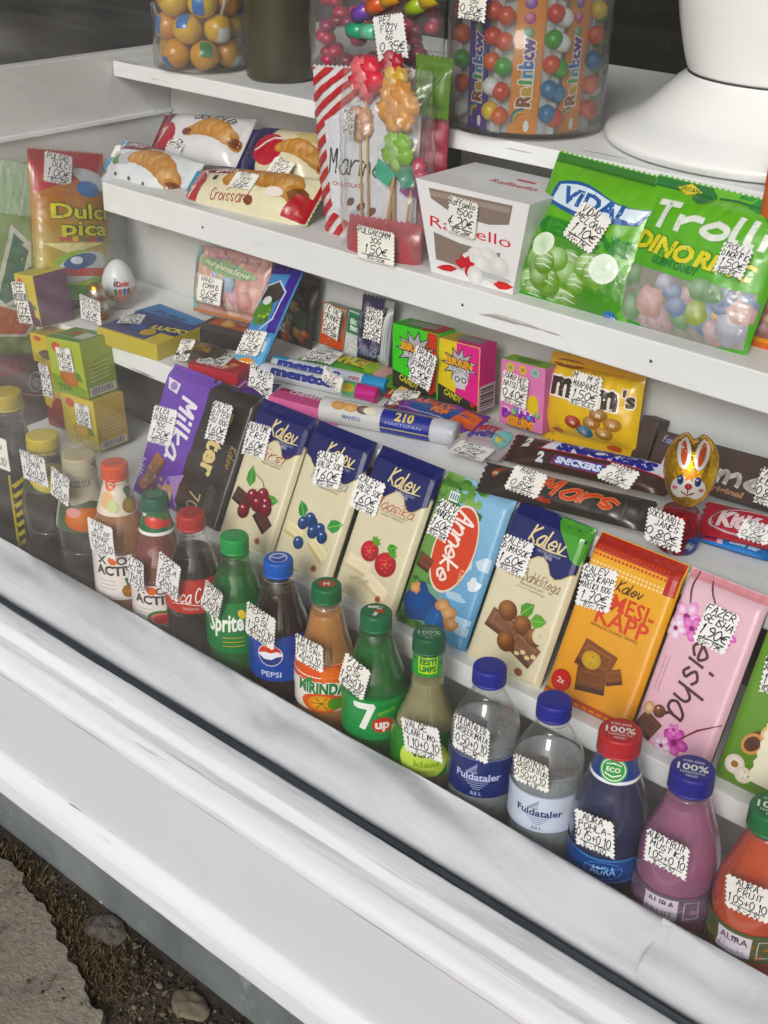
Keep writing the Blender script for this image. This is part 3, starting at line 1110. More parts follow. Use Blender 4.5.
# --- artwork of the bands
def art_active(fruit):
    def d(cv, r, h):
        cv.rect(-r * 3, 0, r * 3, h, 'e9e4e0')
        cv.text('X FOR', 0, h * .88, h * .17, '3b3a3c', bold=.03, wid=.046)
        cv.ell(-.0035, h * .88, .0055, .0055, 'e0703c', n=14)
        cv.text('ACTIVE', .001, h * .655, h * .20, '3b3a3c', bold=.04, wid=.052)
        for k in range(3):
            cv.line([(-.024, h * (.42 - k * .09)), (-.002, h * (.42 - k * .09))], .0009, 'b9a9a2')
        if fruit == 'pine':
            cv.ell(.012, h * .20, .0075, .0085, 'b8823a', '8f6428')
            for a in (-.5, 0, .5, -.25, .25):
                cv.line([(.012, h * .33), (.012 + .006 * math.sin(a), h * .33 + .010 * math.cos(a))], .0022, '3f6b3a')
            for k in range(3):
                cv.ell(.012 + (k - 1) * .004, h * .2, .0011, .0011, 'd9a95a', n=8)
        else:
            cv.ell(.006, h * .21, .016, .0105, '3f7a3e', n=20)
            cv.ell(.006, h * .20, .013, .0080, 'd98a83', n=18)
            cv.ell(.007, h * .19, .010, .0058, 'c2454a', n=18)
            for k in range(4):
                cv.ell(.001 + k * .004, h * (.18 + .03 * (k % 2)), .0007, .001, '32221f', n=6)
    return d
def art_pine_sleeve(cv, r, h):
    cv.ell(-.010, h * .80, .0075, .0075, 'df6a3c', n=16)
    cv.text('C', -.010, h * .80, .006, 'f3e6dc', bold=.02)
    cv.ell(-.013, h * .40, .008, .010, 'e6c29a', n=14)
    cv.ell(-.006, h * .25, .006, .007, 'c9d3a0', n=14)
    cv.ell(.011, h * .24, .0085, .0095, 'b99a4a', '8a6a2c')
    for a in (-.6, -.3, 0, .3, .6):
        cv.line([(.011, h * .42), (.011 + .007 * math.sin(a), h * .46 + .011 * math.cos(a))], .0026, '2f5d44')
def art_melon_sleeve(cv, r, h):
    cv.rect(-r * 3, 0, r * 3, h * .09, 'f0efec')
    cv.ell(-.016, h * .66, .005, .008, 'eef0ea', n=14)
    cv.ell(.001, h * .50, .013, .011, '4f8a4a', n=20, rot=.3)
    for k in range(4):
        cv.line([(-.009 + k * .006, h * .50 + .007), (-.004 + k * .006, h * .50 - .004)], .0016, '2b5a33')
    cv.ell(-.003, h * .36, .010, .006, 'd8605c', n=16, rot=-.3)
    cv.ell(.009, h * .30, .006, .004, 'c24b4b', n=14)
def art_cola(cv, r, h):
    cv.brush('Coca Cola', .002, h * .56, h * .42, 'f4eeea', w=.11, wid=.050, slant=.4)
    cv.text('ORIGINAL TASTE', .006, h * .16, h * .085, 'e9c9c4', wid=.030)
    cv.line([(-.022, h * .26), (-.006, h * .32), (.010, h * .26), (.022, h * .33)], .0010, 'f4eeea', True)
def art_sprite(cv, r, h):
    cv.rect(-r * 3, 0, r * 3, h, '1f7a3c')
    cv.text('Sprite', -.004, h * .62, h * .32, 'eef4e8', bold=.03, shear=.25, rot=.14, wid=.040)
    cv.ell(.015, h * .80, .004, .0055, 'e5c53c', n=14, rot=.5)
    for k in range(3):
        cv.line([(-.006, h * (.32 - k * .09)), (.016, h * (.35 - k * .09))], .0011, 'b9a83c')
def art_pepsi(cv, r, h):
    R = .0125
    cx, cy_ = -.012, h * .60
    cv.ell(cx, cy_, R * 1.06, R * 1.06, 'e9edf3', n=28)
    n = 14
    up = [(cx + R * math.cos(a), cy_ + R * math.sin(a)) for a in [math.pi * (.06 + .92 * k / n) for k in range(n + 1)]]
    cv.poly(up + [(cx - R * .4, cy_ + R * .28), (cx + R * .1, cy_ + R * .22), (cx + R * .6, cy_ + R * .40)], 'd0503c')
    lo = [(cx + R * math.cos(a), cy_ + R * math.sin(a)) for a in [-math.pi * (.02 + .96 * k / n) for k in range(n + 1)]]
    cv.poly(lo + [(cx - R * .5, cy_ - R * .42), (cx + R * .1, cy_ - R * .42), (cx + R * .6, cy_ - R * .12)], '16347f')
    cv.text('PEPSI', cx + .001, h * .16, h * .12, 'c9d4ea', bold=.015, wid=.021)
    cv.text('0.5 L', .018, h * .22, h * .06, '9fb2da')
    cv.rect(.015, h * .28, .021, h * .40, '6c86c4')
def art_mirinda(cv, r, h):
    cv.rect(-r * 3, h * .62, r * 3, h, 'd8582a')
    cv.ell(.010, h * .80, .010, .010, 'e8793c', n=20)
    cv.rect(-r * 3, h * .36, r * 3, h * .64, 'eeeae0')
    cv.text('MIRINDA', .001, h * .52, h * .24, '2f7a47', bold=.05, wid=.050, rot=-.03, out=('f4f2ea', .09))
    cv.ell(-.012, h * .68, .004, .0025, '3f8a4a', rot=.5, n=12)
    cv.ell(.002, h * .20, .022, .0115, 'd95a2c', n=22)
    cv.ell(.001, h * .20, .014, .0095, 'e9c25a', 'dd8a34', n=20)
    for a in range(6):
        cv.line([(.001, h * .2), (.001 + .011 * math.cos(a * 1.05), h * .2 + .007 * math.sin(a * 1.05))], .0008, '6a3d18')
    cv.ell(.014, h * .20, .007, .0075, '5a8a3c', n=16)
def art_7up(cv, r, h):
    cv.rect(-r * 3, 0, r * 3, h, '1f8f45')
    cv.rect(-r * 3, h * .92, r * 3, h, '0f6a34')
    cv.line([(-.017, h * .80), (.000, h * .80), (-.009, h * .28)], .0062, 'f0f2ee')
    cv.rect(-.016, h * .72, .002, h * .85, 'f0f2ee')
    cv.ell(.010, h * .36, .0105, .0090, 'c5402f', n=18)
    cv.text('up', .010, h * .38, h * .20, 'f4f0ec', bold=.04)
    cv.text('LEMON LIME', .014, h * .66, h * .07, 'b9d24a', rot=.3, wid=.018)
    for k in range(5):
        cv.rect(.020, h * (.30 - k * .045), .030, h * (.315 - k * .045), 'a9cfb2')
def art_ehe(cv, r, h):
    cv.rect(-r * 3, 0, r * 3, h, '3d9a4a')
    for k in range(9):
        cv.ell(-.026 + k * .0065, h * (.15 + .75 * ((k * 5) % 7) / 7), .0012, .0014, '1c4a2c', n=8)
    cv.poly([(-.010, h * .80), (.010, h * .80), (.008, h * .10), (-.008, h * .10)], 'b7dc5a')
    cv.line([(.002, h * .80), (.006, h * .95), (.013, h * .96)], .0016, 'c9e66a')
    for k, s in enumerate(('EHE', 'EESTI', 'LIMPS')):
        cv.text(s, 0, h * (.66 - k * .21), h * .16, '2f7a3c', bold=.05, wid=.0155 - k * .0006)
def art_valge(cv, r, h):
    cv.rect(-r * 3, 0, r * 3, h, '3f7f3a')
    cv.ell(.0, h * .44, .024, h * .50, 'c9dd7a', n=26)
    cv.text('valge', .002, h * .60, h * .15, '24402a', bold=.035, wid=.028)
    cv.text('klaar', .004, h * .34, h * .15, '8fae3c', bold=.03, wid=.027)
    cv.text('LIMONAAD 0,5 L', .002, h * .14, h * .05, '4a6a34', wid=.020)
def art_fulda(dark):
    bg, fg = ('1e2a66', 'c3cdea') if dark else ('d3dcea', '2a3a6e')
    def d(cv, r, h):
        cv.rect(-r * 3, 0, r * 3, h, bg)
        cv.rect(-r * 3, h * .97, r * 3, h, mixc(bg, fg, .4))
        m = mixc(bg, fg, .5)
        cv.poly([(-.011, h * .62), (0, h * .90), (.011, h * .62)], m)
        cv.poly([(-.006, h * .66), (0, h * .80), (.006, h * .66)], mixc(bg, fg, .25))
        for k in range(5):
            cv.line([(-.012 + .0022 * k, h * (.44 - k * .055)), (.012 - .0022 * k, h * (.44 - k * .055))], .0011, m)
        cv.text('Fuldataler', .001, h * .54, h * .17, fg, bold=.025, wid=.042)
        cv.text('0,5 L', 0, h * .11, h * .08, fg, bold=.02)
    return d
def art_aura_sleeve(cv, r, h):
    cv.rect(-r * 4, 0, r * 4, h * .10, 'e9ebf0')
    cv.rect(-r * 4, h * .90, r * 4, h, 'e9ebf0')
    cv.poly([(-.006, h * .12), (.006, h * .12), (.004, h * .9), (-.004, h * .9)], '4f9a55')
    cv.ell(0, h * .45, .0115, .0115, '58a561', n=22)
    cv.ell(0, h * .45, .0100, .0100, 'e9f0e6', n=22)
    cv.ell(0, h * .45, .0090, .0090, '4c9a58', n=22)
    cv.text('ECO', 0, h * .45, .0038, 'eef4ea', bold=.03)
    cv.line([(-.006, h * .45 - .004), (0, h * .45 - .006), (.006, h * .45 - .004)], .0012, 'eef4ea')
    cv.line([(-.006, h * .45 + .004), (0, h * .45 + .006), (.006, h * .45 + .004)], .0012, 'eef4ea')
def art_aura(cv, r, h):
    cv.rect(-r * 3, 0, r * 3, h, '234a8e')
    cv.rect(-r * 3, h * .88, r * 3, h * .95, '6d9bd0')
    cv.rect(-r * 3, h * .02, r * 3, h * .07, '6d9bd0')
    cv.ell(0, h * .48, .017, h * .34, '6d9bd0', n=26)
    cv.ell(0, h * .48, .016, h * .31, '1f4284', n=26)
    cv.text('AURA', 0, h * .50, h * .30, '9fc4e6', bold=.02, wid=.022)
def art_aura_fruit(c1, c2):
    def d(cv, r, h):
        cv.rect(-r * 3, 0, r * 3, h, c1)
        for k in range(16):
            cv.ell(-.05 + k * .0066, h * (.2 + .6 * ((k * 7) % 5) / 5), .004, .003, mixc(c1, c2, .2 + .15 * (k % 4)), n=9)
        cv.rect(-.019, h * .12, .009, h * .88, 'd9d2dc')
        cv.text('AURA', -.005, h * .66, h * .26, '4a4450', bold=.02, wid=.023)
        cv.text('FRUIT', -.005, h * .33, h * .17, '8a7f8c', wid=.022)
        cv.line([(.014, h * .2), (.014, h * .8), (.026, h * .8), (.026, h * .2), (.014, h * .2)], .0008, 'c5bcc6')
    return d
def art_lemon(cv, r, h):
    cv.rect(-r * 3, h * .88, r * 3, h, '2c4a34')
    cv.text('FUZE TEA', 0, h * .90, h * .10, 'b9c9b0', bold=.02, wid=.026)
    cv.ell(.002, h * .36, .026, h * .34, 'b9a84a', n=24, rot=-.25)
    cv.ell(-.004, h * .50, .015, h * .14, '8f9a4a', n=18, rot=-.5)
    cv.ell(.010, h * .30, .012, h * .18, 'cdb95a', n=18)
    cv.ell(-.016, h * .62, .008, h * .10, '47663a', n=14, rot=.6)
def art_peach(cv, r, h):
    cv.rect(-r * 3, 0, r * 3, h, 'b9b5a0')
    cv.poly([(-.030, h * .62), (-.014, h * .40), (.006, h * .46), (.022, h * .36), (.026, 0), (-.030, 0)], '4a5a44')
    cv.ell(-.002, h * .20, .018, h * .17, 'd08a52', 'c06a42', n=22, off=(-.3, .3))
    cv.ell(-.012, h * .30, .007, h * .07, 'd9a39a', n=14)
    cv.poly([(.012, h * .98), (.030, h * .80), (.026, h * .99)], '56664a')
    cv.text('FUZE TEA', -.004, h * .70, h * .09, '4a5a3c', bold=.02, wid=.030)
def art_black_tea(cv, r, h):
    for k in range(7):
        z = h * (.10 + k * .12)
        cv.line([(-.018, z), (-.004, z + h * .09), (.004, z + h * .02), (.016, z + h * .10)], .0052, 'b9a940')
    cv.rect(.018, 0, .024, h * .95, 'b5a63e')
    cv.line([(-.020, h * .02), (-.022, h * .95)], .0028, 'a99a3c')

CT = lambda s, c='e9efe9': (lambda cv, r: (cv.text('100%', 0, 0, r * .42, c, bold=.02, wid=r * 1.35), cv.text('KORK KINNI', 0, r * .42, r * .16, c, wid=r * .9), cv.text('TAASKASUTA', 0, -r * .36, r * .15, c, wid=r * 1.1), cv.text('MIND', 0, -r * .6, r * .15, c, wid=r * .5)))
def ct_pepsi(cv, r):
    cv.ell(0, 0, r * .62, r * .62, 'cfd9ee', n=24)
    cv.ell(0, -.0008, r * .52, r * .50, '2450b4', n=24)
    cv.line([(-r * .5, r * .1), (0, -r * .05), (r * .5, r * .25)], r * .22, 'cfd9ee', True)
def ct_seven(cv, r):
    cv.line([(-r * .45, r * .42), (r * .30, r * .42), (-r * .10, -r * .5)], r * .24, 'dfe6e0')
    cv.ell(r * .25, -r * .05, r * .3, r * .22, 'b5503c', n=14)
def ct_script(s, c):
    return lambda cv, r: cv.brush(s, 0, 0, r * .5, c, w=.12, wid=r * 1.3, slant=.3)
def ct_fruit(cv, r):
    cv.ell(0, 0, r * .55, r * .45, 'b9604a', n=16); cv.text('M', 0, 0, r * .4, 'dfe6da', bold=.03)
def ct_leaf(cv, r):
    for k in range(4):
        cv.line([(-r * .5, r * (.4 - k * .25)), (r * .5, r * (.45 - k * .25))], r * .07, '7fae8a')

B = bottle
tL = -.06
B('iced_tea_bottle', 'tall black iced tea bottle with mustard yellow cap at the left edge', -1.2918, 0.2641 + .011, WIDE(.033, .265), 'clear_pet', 'dark_tea', .235, ('b7a43f', .0195, .020), None,
  [('label', .075, .185, '1f1d1a', art_black_tea, 'print_film', .45)], ((-1.2718, 0.773, 0.4567), (0.9993, 0.0, 0.0372), (-0.0372, 0.0, 0.9993), 0.0562, 0.0431), ['LIPTON', 'GREEN', '0.5L', '1.05+0.10', '1L-2.10'])
B('iced_tea_bottle', 'squat dark iced tea bottle with yellow cap and lemon picture', -1.2245, 0.2295 + .011, WIDE(.0325, .235), 'clear_pet', 'dark_tea', .205, ('c9b545', .0195, .020), None,
  [('label', 0.1758, 0.2266, '3c4a38', art_lemon, 'print_film', .1)], ((-1.1924, 0.772, 0.4607), (0.9969, -0.0, 0.0784), (-0.0784, 0.0, 0.9969), 0.0501, 0.0379), ['FUZE TEA', 'LEMON', '0.5L', '1.20+0.10', '1L-2.40'])
B('iced_tea_bottle', 'iced tea bottle with beige cap and peach picture on a cream label', -1.1568, 0.2262 + .011, WIDE(.0325, .232), 'clear_pet', 'dark_tea', .200, ('b9ae94', .0195, .020), None,
  [('label', 0.1512, 0.2325, 'b9b5a0', art_peach, 'print_film', .1)], ((-1.143, 0.7715, 0.455), (0.9824, -0.0, -0.187), (0.187, 0.0, 0.9824), 0.0343, 0.0404), ['FUZE TEA', 'PEACH', '0.5L', '1.20+0.10', '1L-2.40'])
B('juice_drink_bottle', 'orange fruit drink bottle with orange cap and pineapple label', -1.091, 0.2397 + .009, PET(.0325, .248, .62), 'clear_pet', 'peach_juice', .205, ('d85a3c', .0152, .0175), None,
  [('label', 0.0897, 0.1478, 'e9e4e0', art_active('pine'), 'print_film', -.22), ('neck_sleeve', 0.1925, 0.2365, 'e6dccf', art_pine_sleeve, 'print_film', .1)],
  ((-1.0741, 0.7705, 0.4145), (0.9994, 0.0, 0.0349), (-0.0349, 0.0, 0.9994), 0.046, 0.0421), ['X FOR', 'ACTIVE', 'ORANGE', '1.10+0.10', '1L-2.40'], ct_script('Yook', 'e89a84'))
B('juice_drink_bottle', 'reddish fruit drink bottle with dark green cap and watermelon label', -1.0235, 0.2238 + .009, PET(.0325, .233, .60), 'clear_pet', 'red_juice', .195, ('24594a', .0152, .0175), None,
  [('label', 0.0831, 0.1357, 'e9e4e0', art_active('melon'), 'print_film', -.22), ('neck_sleeve', 0.1916, 0.2328, '2c6a48', art_melon_sleeve, 'print_film', .1)],
  ((-1.0155, 0.7705, 0.3936), (0.9979, 0.0, -0.0652), (0.0652, 0.0, 0.9979), 0.0288, 0.0398), ['X FOR', 'ACTIVE', 'ARBUUS', '1.10+0.10', '1L-2.40'], ct_leaf)
B('cola_bottle', 'dark cola bottle with red cap and red label', -0.9649, 0.2234 + .009, CONTOUR(.0325, .232), 'clear_pet', 'cola', .188, ('b23a37', .0153, .0175), None,
  [('label', 0.1257, 0.1647, 'b53a30', art_cola, 'print_film', -.15)], ((-0.9605, 0.7705, 0.4126), (0.9746, 0.0, -0.2239), (0.2239, -0.0, 0.9746), 0.0364, 0.049), ['COCA-', 'COLA', '0.5L', '1.20+0.10', '1L-2.40'], ct_script('Cola', 'd9948c'))
B('lemonade_bottle', 'green see-through lemonade bottle with light green cap', -0.8976, 0.2214 + .009, CONTOUR(.0325, .230), 'green_pet', 'green_water', .190, ('3b9a55', .0150, .0175), None,
  [('label', 0.1056, 0.1645, '1f7a3c', art_sprite, 'print_film', -.30)], ((-0.8917, 0.7705, 0.4126), (0.9591, 0.0, -0.283), (0.283, 0.0, 0.9591), 0.0284, 0.0396), ['SPRITE', '0.5L', '1.20+0.10', '1L-2.40'], ct_leaf)
B('cola_bottle', 'dark cola bottle with bright blue cap and blue label', -0.8332, 0.2197 + .009, PET(.0325, .229, .62), 'clear_pet', 'cola_red', .196, ('1f5fc0', .0152, .0175), None,
  [('label', 0.1005, 0.1536, '1d469e', art_pepsi, 'print_film', .05)], ((-0.8208, 0.7705, 0.4121), (0.994, -0.0, -0.1097), (0.1097, 0.0, 0.994), 0.0429, 0.0415), ['PEPSI', '0.5L', '1.20+0.10', '1L-2.40'], ct_pepsi)
B('orangeade_bottle', 'cloudy orange soda bottle with green cap and orange and white label', -0.7664, 0.217 + .009, PET(.0325, .225, .58), 'clear_pet', 'orange_juice', .196, ('2c6a45', .0150, .0175), None,
  [('label', 0.0958, 0.1496, 'eeeae0', art_mirinda, 'print_film', -.18)], ((-0.7527, 0.7705, 0.4111), (1.0, 0.0, -0.0031), (0.0031, 0.0, 1.0), 0.0388, 0.0328), ['MIRINDA', 'APELSINI-', '0.5L', '1.20+0.10', '1L-2.40'], ct_fruit)
B('lemonade_bottle', 'dark green lemonade bottle with dark green cap and big white numeral', -0.7015, 0.2141 + .009, PET(.0325, .223, .62), 'green_pet', 'green_water', .190, ('1f6a42', .0155, .0175), None,
  [('label', 0.095, 0.1451, '1f8f45', art_7up, 'print_film', -.05)], ((-0.6937, 0.7705, 0.411), (0.9688, 0.0, -0.248), (0.248, 0.0, 0.9688), 0.0346, 0.0412), ['7 UP', '0.5L', '1.20+0.10', '1L-2.40'], ct_seven)
B('lemonade_bottle', 'pale yellow lemonade bottle with green neck sleeve', -0.6361, 0.2187 + .009, [(.028, .0), (.0315, .004), (.0325, .012), (.0325, .105), (.032, .115), (.029, .130), (.022, .148), (.0165, .165), (.0152, .180), (.0138, .200), (.0135, .210)], 'clear_pet', 'pale_lemonade', .178, ('1d5a3c', .0156, .0175), None,
  [('label', 0.0861, 0.131, '3f7f3a', art_valge, 'print_film', .0), ('neck_sleeve', 0.1883, 0.2244, '3d9a4a', art_ehe, 'print_film', .0)],
  ((-0.6092, 0.7705, 0.3816), (0.9805, 0.0, 0.1966), (-0.1966, 0.0, 0.9805), 0.0473, 0.0375), ['VALGE', 'KLAAR LIMO-', 'NAAD 0.5L', '1.10+0.10', '1L-2.20'], CT(1, 'a9c9b2'))
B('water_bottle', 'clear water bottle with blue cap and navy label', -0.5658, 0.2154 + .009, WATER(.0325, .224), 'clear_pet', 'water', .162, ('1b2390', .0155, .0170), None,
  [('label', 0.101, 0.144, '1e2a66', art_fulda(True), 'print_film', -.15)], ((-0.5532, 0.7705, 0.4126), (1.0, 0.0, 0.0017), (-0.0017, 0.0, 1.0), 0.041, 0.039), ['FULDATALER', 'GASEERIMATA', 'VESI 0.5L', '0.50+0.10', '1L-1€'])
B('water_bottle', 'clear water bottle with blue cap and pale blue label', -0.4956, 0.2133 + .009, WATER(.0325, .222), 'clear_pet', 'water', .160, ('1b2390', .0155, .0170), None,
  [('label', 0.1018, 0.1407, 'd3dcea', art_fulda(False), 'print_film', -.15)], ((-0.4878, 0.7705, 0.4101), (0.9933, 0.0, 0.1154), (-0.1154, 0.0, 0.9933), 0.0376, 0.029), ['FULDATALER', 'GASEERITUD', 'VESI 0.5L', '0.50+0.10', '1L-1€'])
B('flavoured_water_bottle', 'dark blue flavoured water bottle with wide red cap', -0.4293, 0.2137 + .010, JUG(.0335, .224, .0165), 'clear_pet', 'blue_drink', .200, ('b5282f', .0185, .0190), None,
  [('label', 0.0863, 0.1126, '234a8e', art_aura, 'print_film', .0), ('neck_sleeve', 0.1829, 0.212, '26418a', art_aura_sleeve, 'print_film', -.1)],
  ((-0.42, 0.7695, 0.3846), (0.9894, 0.0, 0.1449), (-0.1449, 0.0, 0.9894), 0.0398, 0.0375), ['AURA', 'POHLA-', 'MAITSE GAASIGA', '0.75+0.10', '1L-1.50'], CT(1))
B('juice_drink_bottle', 'mauve fruit drink bottle with wide dark blue cap', -0.3609, 0.2115 + .010, JUG(.0345, .222, .0165), 'clear_pet', 'mauve_drink', .190, ('1d1f86', .0185, .0190), None,
  [('label', 0.086, 0.1145, '6f5a6c', art_aura_fruit('6f5f70', 'b58fa6'), 'print_film', -.1)],
  ((-0.3531, 0.7685, 0.4037), (0.9996, 0.0, 0.0275), (-0.0275, 0.0, 0.9996), 0.0401, 0.034), ['AURA FRUIT', 'MUSTIKA', 'VITAMIIN 0.5L', '1.05+0.10', '1L-2.10'], CT(1))
B('juice_drink_bottle', 'red orange fruit drink bottle with green cap at the right edge', -0.2904, 0.2124 + .010, JUG(.0345, .222, .0165), 'clear_pet', 'berry_drink', .200, ('1f6a3c', .0185, .0190), None,
  [('label', 0.0918, 0.1201, '5a5a3c', art_aura_fruit('4f5a3c', 'b5793c'), 'print_film', -.15)],
  ((-0.2816, 0.7685, 0.4026), (0.9906, 0.0, 0.1366), (-0.1366, 0.0, 0.9906), 0.0389, 0.0334), ['AURA', 'FRUIT', 'VAARIKA-', 'POHLA 0.5L', '1.05+0.10', '1L-2.10'], CT(1))

# ================================================================== chocolate bars leaning on the low shelf
def berry(cv, x, y, r, c, e, hl='f4eef0', n=14):
    cv.ell(x, y, r, r, c, e, n=n, off=(-.25, .3))
    cv.ell(x - r * .32, y + r * .38, r * .2, r * .14, mixc(c, hl, .7), n=8)
def leaf(cv, x, y, L, w, rot, c='4f8a3f', vein='86b86a'):
    ca, sa = math.cos(rot), math.sin(rot)
    f = lambda a, b: (x + a * ca - b * sa, y + a * sa + b * ca)
    cv.poly([f(0, 0), f(L * .3, w * .5), f(L * .65, w * .42), f(L, 0), f(L * .65, -w * .42), f(L * .3, -w * .5)], c)
    cv.line([f(L * .05, 0), f(L * .9, 0)], w * .09, vein)
def choc(cv, x, y, w, h, rot, c='5a3a2c', hi='7d5846', lo='38231a'):
    ca, sa = math.cos(rot), math.sin(rot)
    f = lambda a, b: (x + a * ca - b * sa, y + a * sa + b * ca)
    cv.poly([f(-w / 2, -h / 2), f(w / 2, -h / 2), f(w / 2, h / 2), f(-w / 2, h / 2)], lo)
    cv.poly([f(-w / 2, -h * .28), f(w / 2, -h * .28), f(w / 2, h / 2), f(-w / 2, h / 2)], c)
    cv.poly([f(-w * .38, -h * .14), f(w * .38, -h * .14), f(w * .38, h * .36), f(-w * .38, h * .36)], hi)
    cv.poly([f(-w * .34, -h * .10), f(w * .36, -h * .10), f(w * .36, h * .30), f(-w * .34, h * .30)], c)
def fine(cv, x, y, w, n, h, c, al='c', rn=random.Random(5), rot=0):
    """rows of small print"""
    for k in range(n):
        ww = w * rn.uniform(.7, 1)
        s = ''.join(rn.choice('aeionrstlmk') for _ in range(max(3, int(ww / (h * .75)))))
        cv.text(s, x + 1.8 * h * k * math.sin(rot), y - 1.8 * h * k * math.cos(rot), h, c, al=al, wid=ww, rot=rot)
def bar(label, q, seed, base, art, side=None, tag=None, lines=None, mat='print_film', T=.0105, name='chocolate_bar', cat='chocolate bar', group='chocolate bars leaning in a row', r=.0072, flap=True):
    t = thing(name, label, cat, q[0], group)
    mb = MB()
    sf = Slab(q, T, r, seed)
    sf.flap = flap
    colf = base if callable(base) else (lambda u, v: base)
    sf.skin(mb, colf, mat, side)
    cv = Cv(mb, sf, mat, .0006, .00005)
    cv.clip = (-sf.W / 2 + .0008, .0008, sf.W / 2 - .0008, sf.H - .0008)
    art(cv, sf.W, sf.H)
    mb.build('wrapper', t)
    if tag:
        price_tag(t, tag, lines)
    return t
NAVY, CREAM, GOLD = '262a5e', 'd9d2b8', 'e6d8a8'
KB = lambda u, v: NAVY if v > .128 else CREAM
KBG = lambda u, v: ('5a9a4c' if u > .036 else NAVY) if v > .128 else CREAM
def kalev_top(cv, W, H, y0=.73, green=None, cx=.012):
    w = []
    for k in range(15):
        u = -W / 2 + W * k / 14
        w.append((u, H * y0 + .006 * math.sin(k * .95 + .6) - .004 * (k > 9)))
    cv.poly(w + [(W / 2, H), (-W / 2, H)], NAVY)
    cv.line(w, .0009, 'b9a56a')
    cv.rect(-W / 2, H * .955, W / 2, H * .962, '353a78')
    if green:
        cv.poly([(W * .02, H), (W / 2, H), (W / 2, H * .76), (W * .38, H * .78), (W * .26, H * .86)], green)
    cv.brush('Kalev', cx, H * .845, .0165, GOLD, w=.13, wid=.040, rot=-.06, slant=.35)
    cv.line([(cx - .016, H * .79), (cx + .004, H * .782), (cx + .022, H * .790)], .0016, GOLD, True)
    cv.text('MAITSEV AASTAST', cx + .004, H * .765, .0026, 'b9b9d0', wid=.026)
    cv.text('1806', cx + .004, H * .745, .0038, 'c9c9d8', wid=.009)
def flavour(cv, W, H, s, c, sub='VALGE SOKOLAAD'):
    cv.brush(s, .006, H * .665, .0115, c, w=.09, wid=min(.052, .0085 * len(s)), slant=.35)
    cv.text(sub, .006, H * .615, .0022, '8f8a7a', wid=.036)
    cv.text('MARJATUKKIDEGA', .006, H * .595, .0022, '8f8a7a', wid=.030)
def foot(cv, W, H):
    cv.ell(.020, H * .075, .0042, .0042, 'c9a887', n=14)
    cv.ell(.020, H * .075, .0030, .0030, '8a5a44', n=12)
    fine(cv, -.018, H * .07, .018, 3, .0019, 'a09a86')
def art_cherry(cv, W, H):
    kalev_top(cv, W, H); flavour(cv, W, H, 'Kirsi', 'a8555a', 'VALGE SOKOLAAD')
    leaf(cv, -.014, H * .40, .024, .013, 1.75, '4f8f4a'); leaf(cv, .012, H * .36, .020, .012, .2, '5f9a52')
    choc(cv, -.018, H * .30, .030, .017, -.25, '4a2f2a', '6a4a42', '2a1714'); choc(cv, .018, H * .22, .026, .017, -.6, '4a2f2a', '6a4a42', '2a1714')
    for x, y in ((-.006, .345), (.008, .38), (.016, .335), (.004, .31), (-.012, .23), (.018, .30)):
        berry(cv, x, H * y, .0088, '9a3040', '5a141f')
    cv.line([(.008, H * .42), (.002, H * .47), (-.010, H * .50)], .0009, '6a7a3a')
    foot(cv, W, H)
def art_blue(cv, W, H):
    kalev_top(cv, W, H, cx=.010); flavour(cv, W, H, 'Mustika', '8f9ab8')
    leaf(cv, -.012, H * .36, .020, .013, 2.2, '3f8a4a'); leaf(cv, .020, H * .36, .022, .014, .5, '4a9455')
    choc(cv, -.020, H * .25, .028, .015, -.15, 'e6ddb4', 'f2ecd0', 'c9bd8e'); choc(cv, .018, H * .20, .030, .016, -.5, 'e6ddb4', 'f2ecd0', 'c9bd8e')
    for x, y in ((-.012, .325), (.0, .35), (.012, .33), (.004, .295), (.018, .29), (-.010, .19), (-.004, .37)):
        berry(cv, x, H * y, .0072, '4a6a9e', '22345e'); cv.burst(x + .001, H * y + .001, .001, .0024, 5, '2a3c66')
    foot(cv, W, H)
def art_straw(cv, W, H):
    kalev_top(cv, W, H, cx=.008); flavour(cv, W, H, 'Maasika', 'c07a72')
    choc(cv, -.016, H * .225, .034, .016, -.1, 'ece0c4', 'f4ecd8', 'd2c4a2'); choc(cv, .012, H * .14, .036, .017, -.35, 'ece0c4', 'f4ecd8', 'd2c4a2')
    for k in range(6):
        cv.ell(-.02 + k * .004, H * (.13 + .01 * (k % 3)), .003, .002, 'c9bfa0', n=7, wob=.4, seed=k)
    for x, y, r_ in ((-.008, .34, .0115), (.016, .30, .0135)):
        cv.ell(x, H * y, r_, r_ * .95, 'd4474e', 'a02430', n=18, off=(-.2, .2))
        for k in range(12):
            cv.ell(x + r_ * .7 * math.cos(k * 2.4) * (k / 12), H * y + r_ * .7 * math.sin(k * 2.4) * (k / 12), .0005, .0007, 'efc98a', n=5)
        for a in (-.9, -.3, .3, .9):
            leaf(cv, x + .003, H * y + r_ * .8, .0085, .0042, 1.2 + a, '5a9a3f')
    leaf(cv, .012, H * .40, .013, .009, .4, '4f9440')
    foot(cv, W, H)
